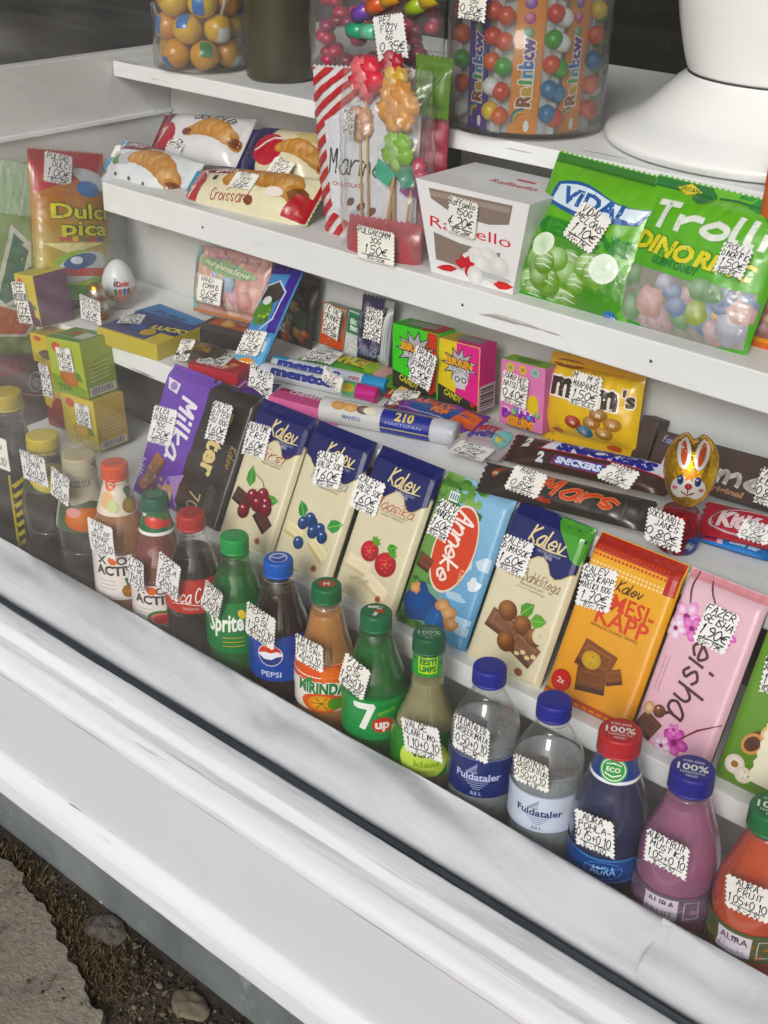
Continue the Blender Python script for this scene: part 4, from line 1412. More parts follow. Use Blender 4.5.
def art_nut(cv, W, H):
    kalev_top(cv, W, H, y0=.70, green='5a9a4c', cx=.006); 
    cv.brush('Piima', -.012, H * .635, .007, '8a6a52', w=.09, wid=.016)
    cv.brush('Metspahklitega', .004, H * .60, .0105, '7a5a4a', w=.08, wid=.060, slant=.35)
    cv.text('PIIMASOKOLAAD', .004, H * .545, .0024, '8f8a7a', wid=.026)
    cv.text('tervete metspahklitega', .004, H * .525, .0022, '9f9a8a', wid=.032)
    leaf(cv, .002, H * .37, .018, .014, .9, '5a9444'); leaf(cv, .014, H * .36, .018, .014, .25, '6aa04c')
    choc(cv, -.012, H * .265, .036, .020, -.2, '7d5a48', '957260', '5a3c2e'); choc(cv, .016, H * .19, .034, .022, -.35, '7d5a48', '957260', '5a3c2e')
    for x, y, r_ in ((-.012, .36, .0110), (.008, .315, .0105), (.024, .275, .0095), (-.003, .185, .0105)):
        cv.ell(x, H * y, r_, r_ * .88, 'a87a58', '5e3a24', n=18, off=(-.25, .3), rot=-.3)
        cv.line([(x - r_ * .5, H * y - r_ * .3), (x + r_ * .2, H * y + r_ * .1), (x + r_ * .7, H * y + r_ * .1)], .0006, '7a5236')
    for k in range(4):
        cv.ell(.012 + k * .006, H * (.15 + .02 * (k % 2)), .003, .0022, 'e2cfa6', n=8)
    cv.ell(.030, H * .30, .0085, .0085, 'd9cfb2', n=18); cv.ell(.030, H * .30, .0072, .0072, CREAM, n=18); cv.text('M', .030, H * .30, .004, 'b9ae92')
    cv.ell(.020, H * .05, .0045, .0040, '8a5a44', n=12)
def art_milka(cv, W, H):
    cv.rect(-W / 2, 0, W / 2, H * .06, '5a3f8a')
    cv.brush('Milka', .010, H * .56, .026, 'ece8f2', w=.17, rot=-1.5708, wid=.074, slant=.25)
    cv.poly([(-.034, H * .90), (-.012, H * .88), (-.014, H * .80), (-.030, H * .82)], 'e2dcea')
    cv.ell(-.022, H * .85, .006, .005, '9a8ab8', n=10)
    cv.poly([(W / 2, H * .30), (.012, H * .22), (-.002, 0), (W / 2, 0)], 'a58cc0')
    choc(cv, -.012, H * .26, .026, .020, 1.2, '9a7058', 'b48a70', '6a442f'); choc(cv, -.018, H * .12, .024, .020, 1.1, '9a7058', 'b48a70', '6a442f')
    for k in range(7):
        cv.ell(-.02 + .011 * (k % 3), H * (.08 + .05 * (k // 2)), .0035, .003, 'd9b898', '9a7058', n=9)
    cv.ell(.016, H * .09, .013, .011, 'd9c2a8', 'b48a70', n=14, wob=.4)
    cv.brush('bubbly', -.034, H * .20, .0085, 'd9d2e8', w=.13, rot=-1.5708, wid=.024)
def art_bitter(cv, W, H):
    cv.rect(-W / 2, H * .93, W / 2, H * .935, '3a3432')
    cv.text('Bitter', .002, H * .58, .025, 'd9c897', bold=.035, rot=-1.5708, wid=.078)
    cv.text('70', -.006, H * .14, .019, 'cdbb88', rot=-1.5708, wid=.020)
    cv.brush('Kalev', .030, H * .52, .0105, 'a8905a', w=.12, rot=-1.5708, wid=.026, slant=.35)
    cv.ell(-.030, H * .30, .013, .026, '3a2219', '1f1512', n=18, rot=.3)
    cv.ell(-.026, H * .17, .010, .018, '4a2c1f', '211613', n=16, rot=-.2)
    cv.text('100 g', -.034, H * .05, .0045, '8f8470')
    fine(cv, .022, H * .20, .030, 4, .0018, '8a8070', rot=-1.5708)
def art_anneke(cv, W, H):
    for k in range(26):
        a = rnd.uniform(-W / 2, W * .25)
        cv.ell(a, H * rnd.uniform(.80, .99), rnd.uniform(.004, .009), rnd.uniform(.003, .006), rnd.choice(['4f7a3f', '6a9450', '86a860', '3c6a38']), n=10, wob=.5, seed=k)
    for k in range(8):
        cv.ell(rnd.uniform(.012, W / 2), H * rnd.uniform(.05, .55), rnd.uniform(.006, .012), rnd.uniform(.004, .007), rnd.choice(['c9dbe8', 'b4cfe2', 'dce6ec']), n=12, wob=.5, seed=k)
    for k in range(20):
        cv.ell(rnd.uniform(-W / 2, -.012), H * rnd.uniform(.0, .45), rnd.uniform(.004, .008), rnd.uniform(.004, .007), rnd.choice(['3f6a34', '57843f', '2f5230']), n=10, wob=.5, seed=k)
    cv.ell(-.001, H * .57, .0245, H * .285, 'e2d9c4', n=30, rot=-.06)
    cv.ell(-.001, H * .57, .0230, H * .270, 'cf4a30', n=30, rot=-.06)
    cv.brush('Anneke', .000, H * .57, .021, 'f4ece4', w=.14, rot=-1.62, wid=.072, slant=.3)
    cv.brush('Kalev', .017, H * .42, .006, 'e9c9a0', w=.12, rot=-1.5708, wid=.016)
    choc(cv, -.028, H * .42, .016, .015, -.2, '6a3f2c', '8a5a44', '42251a')
    # blue cloth and pale cream chips of the picture panel
    cv.ell(-.020, H * .17, .020, .018, '2c5a9e', '1f4078', n=16, wob=.5, seed=2)
    cv.ell(.004, H * .12, .014, .012, '3a6fb2', '28528e', n=14, wob=.5, seed=5)
    for x, y, r_ in ((.016, .19, .010), (.024, .14, .008), (.008, .22, .008), (-.030, .25, .007)):
        cv.ell(x, H * y, r_, r_ * .8, 'dcb992', 'b98a62', n=12, wob=.6, seed=x * 100)
    cv.rect(-.026, H * .84, -.014, H * .90, 'e6ece6')
    for k in range(4):
        cv.rect(-.0245 + k * .0028, H * .85, -.0230 + k * .0028, H * .89, '4a6a8e')
def art_kesi(cv, W, H):
    cv.rect(-W / 2, H * .90, W / 2, H, 'a8322a')
    cv.rect(W * .38, H * .80, W / 2, H * .90, 'b02a2a')
    for r in range(6):
        for k in range(20):
            cv.rect(-W / 2 + .002 + k * .0040, H * (.80 + r * .024), -W / 2 + .0045 + k * .0040, H * (.80 + r * .024) + .0024, 'f0d9a0' if r < 2 else ('e6b43c' if r < 3 else 'c9553c'))
    cv.brush('Kalev', .006, H * .755, .0100, '3a241c', w=.14, wid=.027, slant=.35)
    cv.text('MESI-', .014, H * .655, .0150, 'd2503a', bold=.018, wid=.044)
    cv.text('KÄPP', .008, H * .560, .0150, 'd2503a', bold=.018, wid=.054)
    cv.text('PIIMASOKOLAADI TAHVEL', .004, H * .495, .0030, '6a3a1c', wid=.050)
    # chocolate pieces in place of the picture
    choc(cv, -.004, H * .31, .036, .026, -.15, '7a4a2a', '96633e', '4e2c18'); choc(cv, -.002, H * .19, .030, .022, .2, '6e4226', '8a5936', '452614')
    choc(cv, .018, H * .26, .016, .014, .5, '7a4a2a', '96633e', '4e2c18')
    cv.ell(-.008, H * .30, .010, .0085, 'd2b04e', 'b9903a', n=14)
    cv.ell(-.030, H * .12, .0105, .0105, 'b0282a', n=20); cv.ell(-.030, H * .12, .0088, .0088, 'c43434', n=20); cv.text('2x', -.030, H * .12, .005, 'f0d2c0', bold=.03)
    cv.rect(-W / 2, 0, W / 2, H * .055, 'b04a24')
    for k in range(9):
        cv.rect(-.034 + k * .008, H * .02, -.029 + k * .008, H * .035, 'd9832f')
def art_geisha(cv, W, H):
    cv.rect(-W / 2, H * .95, W / 2, H, 'dba0a8')
    cv.brush('Geisha', .003, H * .455, .0260, '4a2c30', w=.115, rot=-1.62, wid=.088, slant=.25)
    cv.line([(-.030, H), (-.028, H * .88), (-.024, H * .79)], .0022, '6a4450', True)
    cv.line([(-.018, H), (-.008, H * .90), (.004, H * .80)], .0018, '6a4450', True)
    def blossom(x, y, r, c1='e6a8d2', c2='c96ab4'):
        for a in range(5):
            cv.ell(x + r * .6 * math.cos(a * 1.257), y + r * .6 * math.sin(a * 1.257), r * .55, r * .42, c1, c2, rot=a * 1.257, n=12)
        cv.ell(x, y, r * .25, r * .25, '8a2c6a', n=8)
    blossom(-.024, H * .74, .013, 'f2e2ee', 'd98ac4'); blossom(-.016, H * .69, .010); blossom(-.030, H * .66, .009, 'f4ecf2', 'e0b4d4')
    blossom(.017, H * .72, .007); blossom(.004, H * .075, .012, 'd98ac4', 'b04a98'); blossom(-.006, H * .03, .008, 'efe0ec', 'd0a0c4'); blossom(.000, H * .14, .005)
    cv.line([(.004, H * .08), (.020, H * .19), (.038, H * .27)], .0018, '7a3448', True)
    choc(cv, -.024, H * .10, .020, .020, -.4, '5a3428', '7a4c3c', '3a2019')
    berry(cv, -.018, H * .20, .006, '8a5a44', '4a2c20'); cv.ell(-.028, H * .195, .005, .006, 'e6cfae', 'b98f6a', n=12)
    fine(cv, -.026, H * .40, .034, 2, .0020, 'b0808a', rot=-1.5708)
def art_wafer(cv, W, H):
    for k in range(60):
        cv.ell(rnd.uniform(-W / 2, W / 2), rnd.uniform(0, H), .0007, .0007, rnd.choice(['8ab04a', '5a8a2c', 'a0c060']), n=6)
    for x0, y0 in ((-.008, .24), (-.010, .56)):
        for k in range(6):
            a, b = x0 - .010 + k * .009, H * y0 + k * .010
            cv.ell(a, b, .011, .0085, 'dcb98e' if k % 2 else '6a4230', n=14, rot=.9)
        cv.ell(x0 - .014, H * y0 - .004, .0105, .0085, 'c99a6a', n=14, rot=.9)
        cv.ell(x0 - .014, H * y0 - .004, .0078, .0060, '3f2318', '57342a', n=14, rot=.9)
    cv.ell(-.030, H * .10, .009, .0085, 'f0ece4', 'cfc6b6', n=14); cv.ell(-.030, H * .10, .0035, .003, '9a7048', n=10)
    cv.ell(-.020, H * .07, .008, .007, 'efe9df', 'cfc6b6', n=14)
    e = [(-.016 + (.002 if k % 2 else 0), H * .06 + k * .0042) for k in range(17)]
    cv.poly([(W / 2, H * .06), (W / 2, H * .50)] + e[::-1], 'e6e4cc')
    cv.text('Toffee', .014, H * .30, .011, '3c3a30', bold=.03, wid=.044)
    cv.ell(-.004, H * .40, .004, .004, 'e0a04a', n=10)

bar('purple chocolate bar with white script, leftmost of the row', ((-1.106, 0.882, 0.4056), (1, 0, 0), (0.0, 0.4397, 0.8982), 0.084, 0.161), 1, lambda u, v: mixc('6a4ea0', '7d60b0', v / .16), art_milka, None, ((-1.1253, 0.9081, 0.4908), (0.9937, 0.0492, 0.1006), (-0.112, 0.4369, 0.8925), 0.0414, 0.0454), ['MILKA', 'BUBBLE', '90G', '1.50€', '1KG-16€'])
bar('black dark chocolate bar with gold lettering running downwards', ((-1.039, 0.882, 0.4056), (1, 0, 0), (0.0, 0.4397, 0.8982), 0.08, 0.161), 2, '2b2523', art_bitter, '1a1615', ((-1.0318, 0.9138, 0.523), (0.9986, 0.0236, 0.0482), (-0.0536, 0.439, 0.8969), 0.0323, 0.0455), ['KALEV', 'BITTER', '70% 100G', '1.60€', '1KG-16€'])
bar('cream and navy chocolate bar with red cherries', ((-0.9555, 0.882, 0.4056), (1, 0, 0), (0.0, 0.4397, 0.8982), 0.081, 0.161), 3, KB, art_cherry, None, ((-0.9783, 0.9203, 0.5157), (0.9966, 0.036, 0.0736), (-0.082, 0.4382, 0.8951), 0.0364, 0.0382), ['KALEV TUME', 'KIRSI', '100G', '1.60€', '1KG-16€'])
bar('cream and navy chocolate bar with blueberries', ((-0.8695, 0.882, 0.4056), (1, 0, 0), (0.0, 0.4397, 0.8982), 0.083, 0.161), 4, KB, art_blue, None, ((-0.8683, 0.9205, 0.5161), (0.9872, 0.0701, 0.1432), (-0.1595, 0.434, 0.8867), 0.0382, 0.0391), ['KALEV', 'VALGE SOK', 'MUSTIKA', '1.60€', '1KG-16€'])
bar('cream and navy chocolate bar with strawberries', ((-0.7785, 0.882, 0.4056), (1, 0, 0), (0.0, 0.4397, 0.8982), 0.083, 0.161), 5, KB, art_straw, None, ((-0.8099, 0.9167, 0.5084), (0.9998, -0.008, -0.0164), (0.0182, 0.4396, 0.898), 0.0383, 0.038), ['KALEV', 'VALGE SOK', 'MAASIKA', '1.60€', '1KG-16€'])
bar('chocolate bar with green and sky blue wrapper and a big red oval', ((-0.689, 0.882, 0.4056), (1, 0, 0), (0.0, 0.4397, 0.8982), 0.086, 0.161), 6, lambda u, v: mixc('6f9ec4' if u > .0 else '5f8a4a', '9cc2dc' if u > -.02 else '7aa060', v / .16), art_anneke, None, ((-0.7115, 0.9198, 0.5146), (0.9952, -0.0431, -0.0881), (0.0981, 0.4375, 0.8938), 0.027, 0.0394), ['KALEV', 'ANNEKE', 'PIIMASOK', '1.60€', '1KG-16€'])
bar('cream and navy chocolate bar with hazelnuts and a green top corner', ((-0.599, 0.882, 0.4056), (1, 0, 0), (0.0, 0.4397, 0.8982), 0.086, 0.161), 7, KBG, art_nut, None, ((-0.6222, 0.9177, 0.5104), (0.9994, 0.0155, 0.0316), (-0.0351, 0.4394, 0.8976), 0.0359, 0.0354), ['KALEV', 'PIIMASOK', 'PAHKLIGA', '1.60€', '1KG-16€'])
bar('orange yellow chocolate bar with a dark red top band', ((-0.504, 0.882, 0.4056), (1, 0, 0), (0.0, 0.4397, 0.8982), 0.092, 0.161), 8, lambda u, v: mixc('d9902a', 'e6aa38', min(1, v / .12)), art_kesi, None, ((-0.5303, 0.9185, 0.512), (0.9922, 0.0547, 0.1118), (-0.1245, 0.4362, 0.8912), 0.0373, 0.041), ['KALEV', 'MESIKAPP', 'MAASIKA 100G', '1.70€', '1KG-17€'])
bar('pale pink chocolate bar with brown script and blossoms', ((-0.4165, 0.882, 0.4056), (1, 0, 0), (0.0, 0.4397, 0.8982), 0.077, 0.161), 9, lambda u, v: mixc('dcb6c4', 'e2c2cc', v / .16), art_geisha, '5a4048', ((-0.4107, 0.9222, 0.5197), (0.9978, -0.0292, -0.0596), (0.0663, 0.4387, 0.8962), 0.0333, 0.0383), ['FAZER', 'GEISHA', 'PIIMASOK', '1.90€', '1KG-19€'])  # dark side colour paints in the shadow beside the bar
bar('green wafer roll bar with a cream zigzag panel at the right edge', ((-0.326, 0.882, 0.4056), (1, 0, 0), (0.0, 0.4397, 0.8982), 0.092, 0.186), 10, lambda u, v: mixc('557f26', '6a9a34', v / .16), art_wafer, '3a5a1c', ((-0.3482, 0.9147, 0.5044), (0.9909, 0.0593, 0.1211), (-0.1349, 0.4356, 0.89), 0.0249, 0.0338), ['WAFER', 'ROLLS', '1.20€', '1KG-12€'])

# ================================================================== bags, cartons and rolls on the shelves
class HCyl(Flat):
    """a roll lying along ex; q = centre-line base, right, across, length, diameter"""
    def __init__(s, q, r):
        super().__init__(q)
        s.r = r
        s.dv = r * rad(12)
        s.du = None
    def P(s, u, v, h=0.0):
        a = v / s.r - .95
        return s.o + s.ex * u + s.ey * ((s.r + h) * math.sin(a)) + s.n * ((s.r + h) * math.cos(a))
class Dome(Flat):
    def __init__(s, q, a, b, D):
        super().__init__(q)
        s.a, s.b, s.D = a, b, D
        s.du = a / 9; s.dv = b / 9
    def z(s, u, v):
        return s.D * math.sqrt(max(0, 1 - (u / s.a) ** 2 - (v / s.b) ** 2))

def bag(name, label, cat, q, T, base, art, tag=None, lines=None, ends='v', seal=.010, seed=0, wr=.0014, mat='print_film', group=None, part='bag_skin', back=None, step=.003, px=2.5, tap=0.0):
    t = thing(name, label, cat, q[0], group)
    mb = MB()
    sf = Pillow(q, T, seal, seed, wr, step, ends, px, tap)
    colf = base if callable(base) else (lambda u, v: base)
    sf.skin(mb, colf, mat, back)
    cv = Cv(mb, sf, mat, .0009, .00006)
    e = .0012
    cv.clip = (-sf.W / 2 + e, e, sf.W / 2 - e, sf.H - e)
    if art:
        art(cv, sf.W, sf.H)
    mb.build(part, t)
    if tag:
        price_tag(t, tag, lines)
    return t
def carton(name, label, cat, q, depth, front, art=None, top=None, right=None, art_top=None, art_right=None, tag=None, lines=None, group=None, mat='print_card', bev=.0008):
    """q is the front face (centre of its foot, right, up, width, height)"""
    t = thing(name, label, cat, q[0], group)
    o, ex, ey = Vector(q[0]), Vector(q[1]).normalized(), Vector(q[2]).normalized()
    W, Hh = q[3], q[4]
    n = ex.cross(ey)
    bm = bmesh.new()
    bmesh.ops.create_cube(bm, size=1)
    for v in bm.verts:
        v.co = Vector((v.co.x * W, v.co.y * Hh, v.co.z * depth))
    bmesh.ops.bevel(bm, geom=bm.edges[:], offset=bev, segments=2, affect='EDGES', profile=.5)
    c = o + ey * Hh / 2 - n * depth / 2
    mb = MB()
    for f in bm.faces:
        nn = f.normal
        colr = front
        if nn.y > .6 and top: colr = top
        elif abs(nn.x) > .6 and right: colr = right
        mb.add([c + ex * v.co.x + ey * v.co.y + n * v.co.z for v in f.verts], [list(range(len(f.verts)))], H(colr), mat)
    bm.free()
    cv = Cv(mb, Flat((o, ex, ey, W, Hh)), mat)
    cv.clip = (-W / 2 + bev, bev, W / 2 - bev, Hh - bev)
    if art: art(cv, W, Hh)
    if art_top:
        cv = Cv(mb, Flat((o + ey * Hh, ex, -n, W, depth)), mat); cv.clip = (-W / 2 + bev, bev, W / 2 - bev, depth - bev); art_top(cv, W, depth)
    if art_right:
        cv = Cv(mb, Flat((o + ex * W / 2 - n * depth / 2, -n, ey, depth, Hh)), mat); cv.clip = (-depth / 2 + bev, bev, depth / 2 - bev, Hh - bev); art_right(cv, depth, Hh)
    mb.build('carton', t)
    if tag:
        price_tag(t, tag, lines)
    return t
def candy_roll(name, label, q, r, base, art, end=None, tag=None, lines=None, group='candy rolls lying on the low shelf', mat='print_film', foil=False, cat='candy roll'):
    """q lies on the shelf: centre of its front edge, right, back, length, depth"""
    o = Vector(q[0]) + Vector(q[2]) * q[4] / 2
    o.z += r
    t = thing(name, label, cat, (o.x, o.y, o.z - r), group)
    ex, ey = Vector(q[1]).normalized(), Vector(q[2]).normalized()
    n = ex.cross(ey)
    L = q[3]
    mb = MB()
    prof = [(.15, -L / 2), (.75, -L / 2 + .0004), (.97, -L / 2 + .0016), (1, -L / 2 + .004), (1, L / 2 - .004), (.97, L / 2 - .0016), (.75, L / 2 - .0004), (.15, L / 2)]
    k = 28
    us = [prof[0], prof[1], prof[2]] + [(1, -L / 2 + .004 + (L - .008) * i / 24) for i in range(25)] + [prof[5], prof[6], prof[7]]
    pts = []; cols = []
    for rr, u in us:
        for j in range(k):
            a = 2 * math.pi * j / k
            w = 1 + .012 * noise.noise(Vector((u * 90, math.cos(a) * 1.4, math.sin(a) * 1.4 + r * 900)))
            pts.append(o + ex * u + (ey * math.sin(a) + n * math.cos(a)) * r * rr * w)
            cols.append(H(end) if end and abs(u) > L / 2 - .010 else H(base(u) if callable(base) else base))
    mb.add(pts, [[i * k + j, (i + 1) * k + j, (i + 1) * k + (j + 1) % k, i * k + (j + 1) % k] for i in range(len(us) - 1) for j in range(k)] + [list(range(k)), [(len(us) - 1) * k + j for j in reversed(range(k))]], cols, mat, True)
    cv = Cv(mb, HCyl((o, ex, ey, L, 2 * r), r * 1.022), mat)
    if art:
        art(cv, L, r)
    mb.build('wrapper', t)
    if tag:
        price_tag(t, tag, lines)
    return t

def blobs(cv, x0, y0, x1, y1, n, r, cols, seed=1, edge=.6, wob=.4):
    rn = random.Random(seed)
    for k in range(n):
        c = rn.choice(cols)
        rr = r * rn.uniform(.7, 1.25)
        cv.ell(rn.uniform(x0, x1), rn.uniform(y0, y1), rr, rr * rn.uniform(.75, 1.1), mixc(c, 'ffffff', .22), mixc(c, '000000', edge * .5), n=12, off=(-.2, .25), wob=wob, seed=k)
def croissant(cv, x, y, s, rot=0):
    ca, sa = math.cos(rot), math.sin(rot)
    f = lambda a, b: (x + (a * ca - b * sa) * s, y + (a * sa + b * ca) * s)
    for k in range(7):
        a = -1 + k / 3
        X, Y = f(a, .35 * (1 - a * a))
        cv.ell(X, Y, s * (.32 + .14 * (1 - a * a)), s * (.26 + .20 * (1 - a * a)), 'd9b98c' if k % 2 else 'cfa878', 'b0814f', n=14, rot=rot - a * .6)
    for k in range(6):
        a = -.85 + k * .34
        X, Y = f(a, .40 * (1 - a * a))
        cv.line([(X - s * .06, Y + s * .30), (X + s * .05, Y - s * .18)], s * .045, 'a87444', True)
    X, Y = f(1.05, .02)
    cv.ell(X, Y, s * .26, s * .20, '5a3626', '7d5238', n=12, wob=.4)

# --- side-wall bags at the left
def art_dulci(cv, W, H):
    for k in range(8):
        cv.rect(-W / 2, H * (.30 + .07 * k), W / 2, H * (.37 + .07 * k), mixc('a8983a', 'a8623a', k / 7))
    cv.poly([(-W / 2, H), (W / 2, H), (W * .30, H * .86), (-W * .2, H * .80), (-W / 2, H * .74)], 'a8343a')
    cv.ell(W * .22, H * .83, W * .26, H * .055, 'b9c0c4', n=16, rot=-.3)
    cv.ell(W * .12, H * .77, W * .16, H * .05, '3f6fa8', n=16)
    cv.text('Dulci', 0, H * .635, H * .085, 'd6cf62', bold=.02, wid=W * .74, out=('3f4a2a', .07))
    cv.text('pica', W * .04, H * .535, H * .085, 'd6cf62', bold=.02, wid=W * .62, out=('3f4a2a', .07))
    cv.rect(-W * .30, H * .455, W * .30, H * .480, 'b04434')
    for k, c in enumerate(('c9b43c', '3f7a4a', 'b04434', '3a5a8a')):
        cv.rect(-W * .15 + k * W * .11, H * .455, -W * .15 + k * W * .11 + W * .07, H * .480, c)
    cv.poly([(-W * .45, H * .44), (W * .3, H * .45), (-W * .2, H * .38)], 'dcd29a')
    cv.ell(0, H * .30, W * .38, H * .105, '8fae4a', n=22)
    cv.ell(-.002, H * .30, W * .34, H * .085, 'c4c8cc', n=22, rot=.25)
    cv.rect(-W * .30, H * .245, W * .28, H * .295, 'b8423a')
    cv.ell(-W * .05, H * .335, W * .22, H * .045, '35588a', n=18, rot=.2)
    cv.ell(-W * .10, H * .34, W * .08, H * .024, 'dfe6ee', n=14)
    cv.rect(-W / 2, H * .10, W / 2, H * .20, '62a043')
    cv.line([(-W / 2, H * .20), (W / 2, H * .20)], .003, 'b6c95a')
    cv.rect(-W / 2, 0, W / 2, H * .10, '6a4a34')
q = ((-1.405, 0.9978, 0.5332), (-0.0095, 0.9755, -0.22), (-0.2231, 0.2124, 0.9514), 0.1201, 0.2113)
bag('snack_bag', 'tall snack bag with yellow lettering and a red top leaning on the side wall', 'snack bag', q, .055, lambda u, v: mixc('7a8a3a', 'b8622f', min(1, max(0, v / q[4] * 1.3 - .25))), art_dulci, ((-1.4228, 1.0082, 0.7224), (0.0172, 0.9432, -0.3318), (-0.2226, 0.3271, 0.9184), 0.0449, 0.039), ['PULGAD', 'DULCI', 'PICA', '1.00€', '1KG-20€'], seed=3)
def art_vy(cv, W, H):
    cv.rect(-W / 2, H * .78, W / 2, H, 'b6cfae')
    for k in range(10):
        cv.line([(-W / 2 + W * k / 9, H * .78), (-W / 2 + W * k / 9 + .01, H)], .003, 'd2e2cc')
    cv.text('V', -W * .10, H * .52, H * .20, '3f6f52', bold=.10, rot=-.55, out=('d9ded2', .17), sx=1.1)
    cv.text('Y', W * .26, H * .60, H * .18, 'b83f58', bold=.10, rot=.35, out=('d9ded2', .17), sx=1.1)
    cv.poly([(-W * .5, H * .42), (W * .16, H * .36), (W * .05, H * .26), (-W * .5, H * .24)], 'd9ded2')
    cv.poly([(-W * .5, H * .41), (W * .12, H * .355), (W * .03, H * .27), (-W * .5, H * .25)], 'c0643c')
    cv.ell(W * .34, H * .36, W * .12, H * .045, '4f5a3a', n=14, wob=.5)
    cv.poly([(-W * .5, H * .16), (W * .05, H * .10), (-W * .1, 0), (-W * .5, 0)], '46664a')
q2 = ((-1.44, 0.9053, 0.4437), (-0.0068, 0.9504, -0.3111), (-0.0298, 0.3108, 0.95), 0.1698, 0.2949)
bag('snack_bag', 'green snack bag with big red and green outlined letters at the left edge', 'snack bag', q2, .028, lambda u, v: mixc('7a8a52', '9ab47a', min(1, v / q2[4])), art_vy, seed=5)
def art_gift(cv, W, H):
    def spiral(x, y, r, c):
        cv.line([(x + r * (1 - k / 30) * math.cos(k * .42), y + r * (1 - k / 30) * math.sin(k * .42)) for k in range(30)], .0016, c)
    spiral(W * .18, H * .70, .0165, 'a99a98')
    cv.line([(W * .0, H * .60), (W * .2, H * .57), (W * .42, H * .60)], .0013, 'a99a98', True)
    cv.ell(-W * .25, H * .88, W * .30, H * .10, '7a2f44', n=18)
q3 = ((-1.405, 0.875, 0.3843), (-0.0224, 0.9621, -0.2719), (-0.0916, 0.2689, 0.9588), 0.1553, 0.1219)
bag('gift_bag', 'dark reddish brown bag with a pale spiral ornament behind the left bottles', 'gift bag', q3, .03, lambda u, v: mixc('4f3a36', '5a3f3c', v / q3[4]), art_gift, seed=9, mat='print_paper', wr=.001)

# --- croissants on the middle shelf
CG = 'wrapped croissants piled on the middle shelf'
def art_cro_white(cv, W, H):
    cv.poly([(-W * .42, H * .98), (W * .10, H * .98), (-W * .05, H * .72), (-W * .46, H * .62)], '6a2c38')
    cv.text('7DAYS', -W * .18, H * .84, H * .12, 'e6dfe0', bold=.03, rot=.05)
    cv.ell(-W * .24, H * .42, W * .07, H * .10, '5f8a52', n=14, wob=.5); cv.ell(-W * .14, H * .48, W * .085, H * .14, 'b9bcc0', n=14, wob=.4)
    croissant(cv, W * .18, H * .42, W * .235, -.25)
    for k in range(5):
        cv.ell(-W * .35 + W * .17 * k, H * (.16 - .01 * k), W * .018, H * .03, '5a4444', n=8, wob=.5, seed=k)
    cv.rect(-W / 2, 0, -W * .46, H, '5fa6cf')
bag('croissant_pack', 'white croissant pack with dark red corner at the left end of the shelf', 'croissant pack', ((-1.369, 1.082, 0.6866), (0.9995, 0.003, -0.0314), (0.0182, 0.7568, 0.6534), 0.1598, 0.07), .05, 'd9dee0', art_cro_white, ((-1.4127, 1.1032, 0.7316), (0.9688, 0.203, 0.1424), (-0.2466, 0.7291, 0.6385), 0.035, 0.0209), ['7DAYS', '60G', '0.85€', '1KG-14€'], ends='u', seed=11, group=CG)
def art_cro_yellow(cv, W, H):
    cv.poly([(-W * .47, 0), (-W * .30, 0), (-W * .26, H * .55), (-W * .36, H), (-W * .47, H)], 'b0303c')
    cv.poly([(-W * .36, H * .98), (W * .02, H * .98), (-W * .10, H * .70), (-W * .30, H * .74)], '7a2434')
    cv.line([(-W * .40, H * .97), (-W * .28, H * .70), (-W * .08, H * .68), (W * .04, H * .98)], .0022, 'e6dfd2')
    cv.text('7', -W * .36, H * .35, H * .22, 'e6d9d2', bold=.06); cv.text('DAYS', -W * .15, H * .84, H * .15, 'efe6e0', bold=.05, rot=.05)
    cv.brush('Croissant', -.004, H * .26, H * .20, 'a8524a', w=.09, wid=W * .30, slant=.3)
    croissant(cv, W * .17, H * .54, W * .225, -.12)
    cv.ell(W * .27, H * .42, W * .055, H * .10, 'eae2da', n=12); cv.ell(W * .12, H * .20, W * .035, H * .07, '7a4a3c', n=10, wob=.4)
    cv.rect(-W * .21, H * .55, -W * .18, H * .66, '2f2f2c')
    cv.poly([(W * .47, H * .02), (W * .34, H * .06), (W * .39, H * .5), (W * .47, H * .55)], 'a8383c')
    cv.rect(-W / 2, 0, -W * .462, H, '3f93b4'); cv.rect(W * .462, 0, W / 2, H, 'a8383c')
bag('croissant_pack', 'cream croissant pack with red left end, at the front edge of the shelf', 'croissant pack', ((-1.1715, 1.08, 0.6935), (0.9919, 0.0625, 0.1102), (-0.1189, 0.7591, 0.64), 0.2209, 0.0666), .052, 'e2dcc0', art_cro_yellow, ((-1.1673, 1.0881, 0.7401), (0.9975, 0.0137, 0.069), (-0.0551, 0.7616, 0.6458), 0.0409, 0.025), ['7DAYS', 'KAKAO', '0.85€', '1KG-14€'], ends='u', seed=12, group=CG)
def art_cro_double(cv, W, H):
    cv.poly([(-W / 2, 0), (-W * .22, 0), (-W * .30, H), (-W / 2, H)], '6a2436')
    cv.ell(-W * .30, H * .40, W * .15, H * .28, 'a8343f', n=18)
    cv.text('7', -W * .31, H * .42, H * .26, 'd9c0c0', bold=.05)
    cv.brush('double', W * .18, H * .86, H * .20, '3a3440', w=.12, wid=W * .40, slant=.2)
    croissant(cv, W * .22, H * .45, W * .20, -.1)
    cv.ell(-W * .02, H * .46, W * .05, H * .08, '7a4a40', n=10)
bag('croissant_pack', 'white and burgundy croissant pack with dark script, standing at the back left', 'croissant pack', ((-1.334, 1.15, 0.7209), (0.9892, 0.1166, 0.0886), (-0.1442, 0.669, 0.7291), 0.159, 0.0707), .046, 'd6d6d6', art_cro_double, ((-1.3485, 1.1501, 0.754), (0.9866, -0.0907, -0.1355), (0.161, 0.673, 0.7219), 0.0314, 0.0383), ['7DAYS', 'DOUBLE', '0.95€', '1KG-12€'], ends='u', seed=13, group=CG)
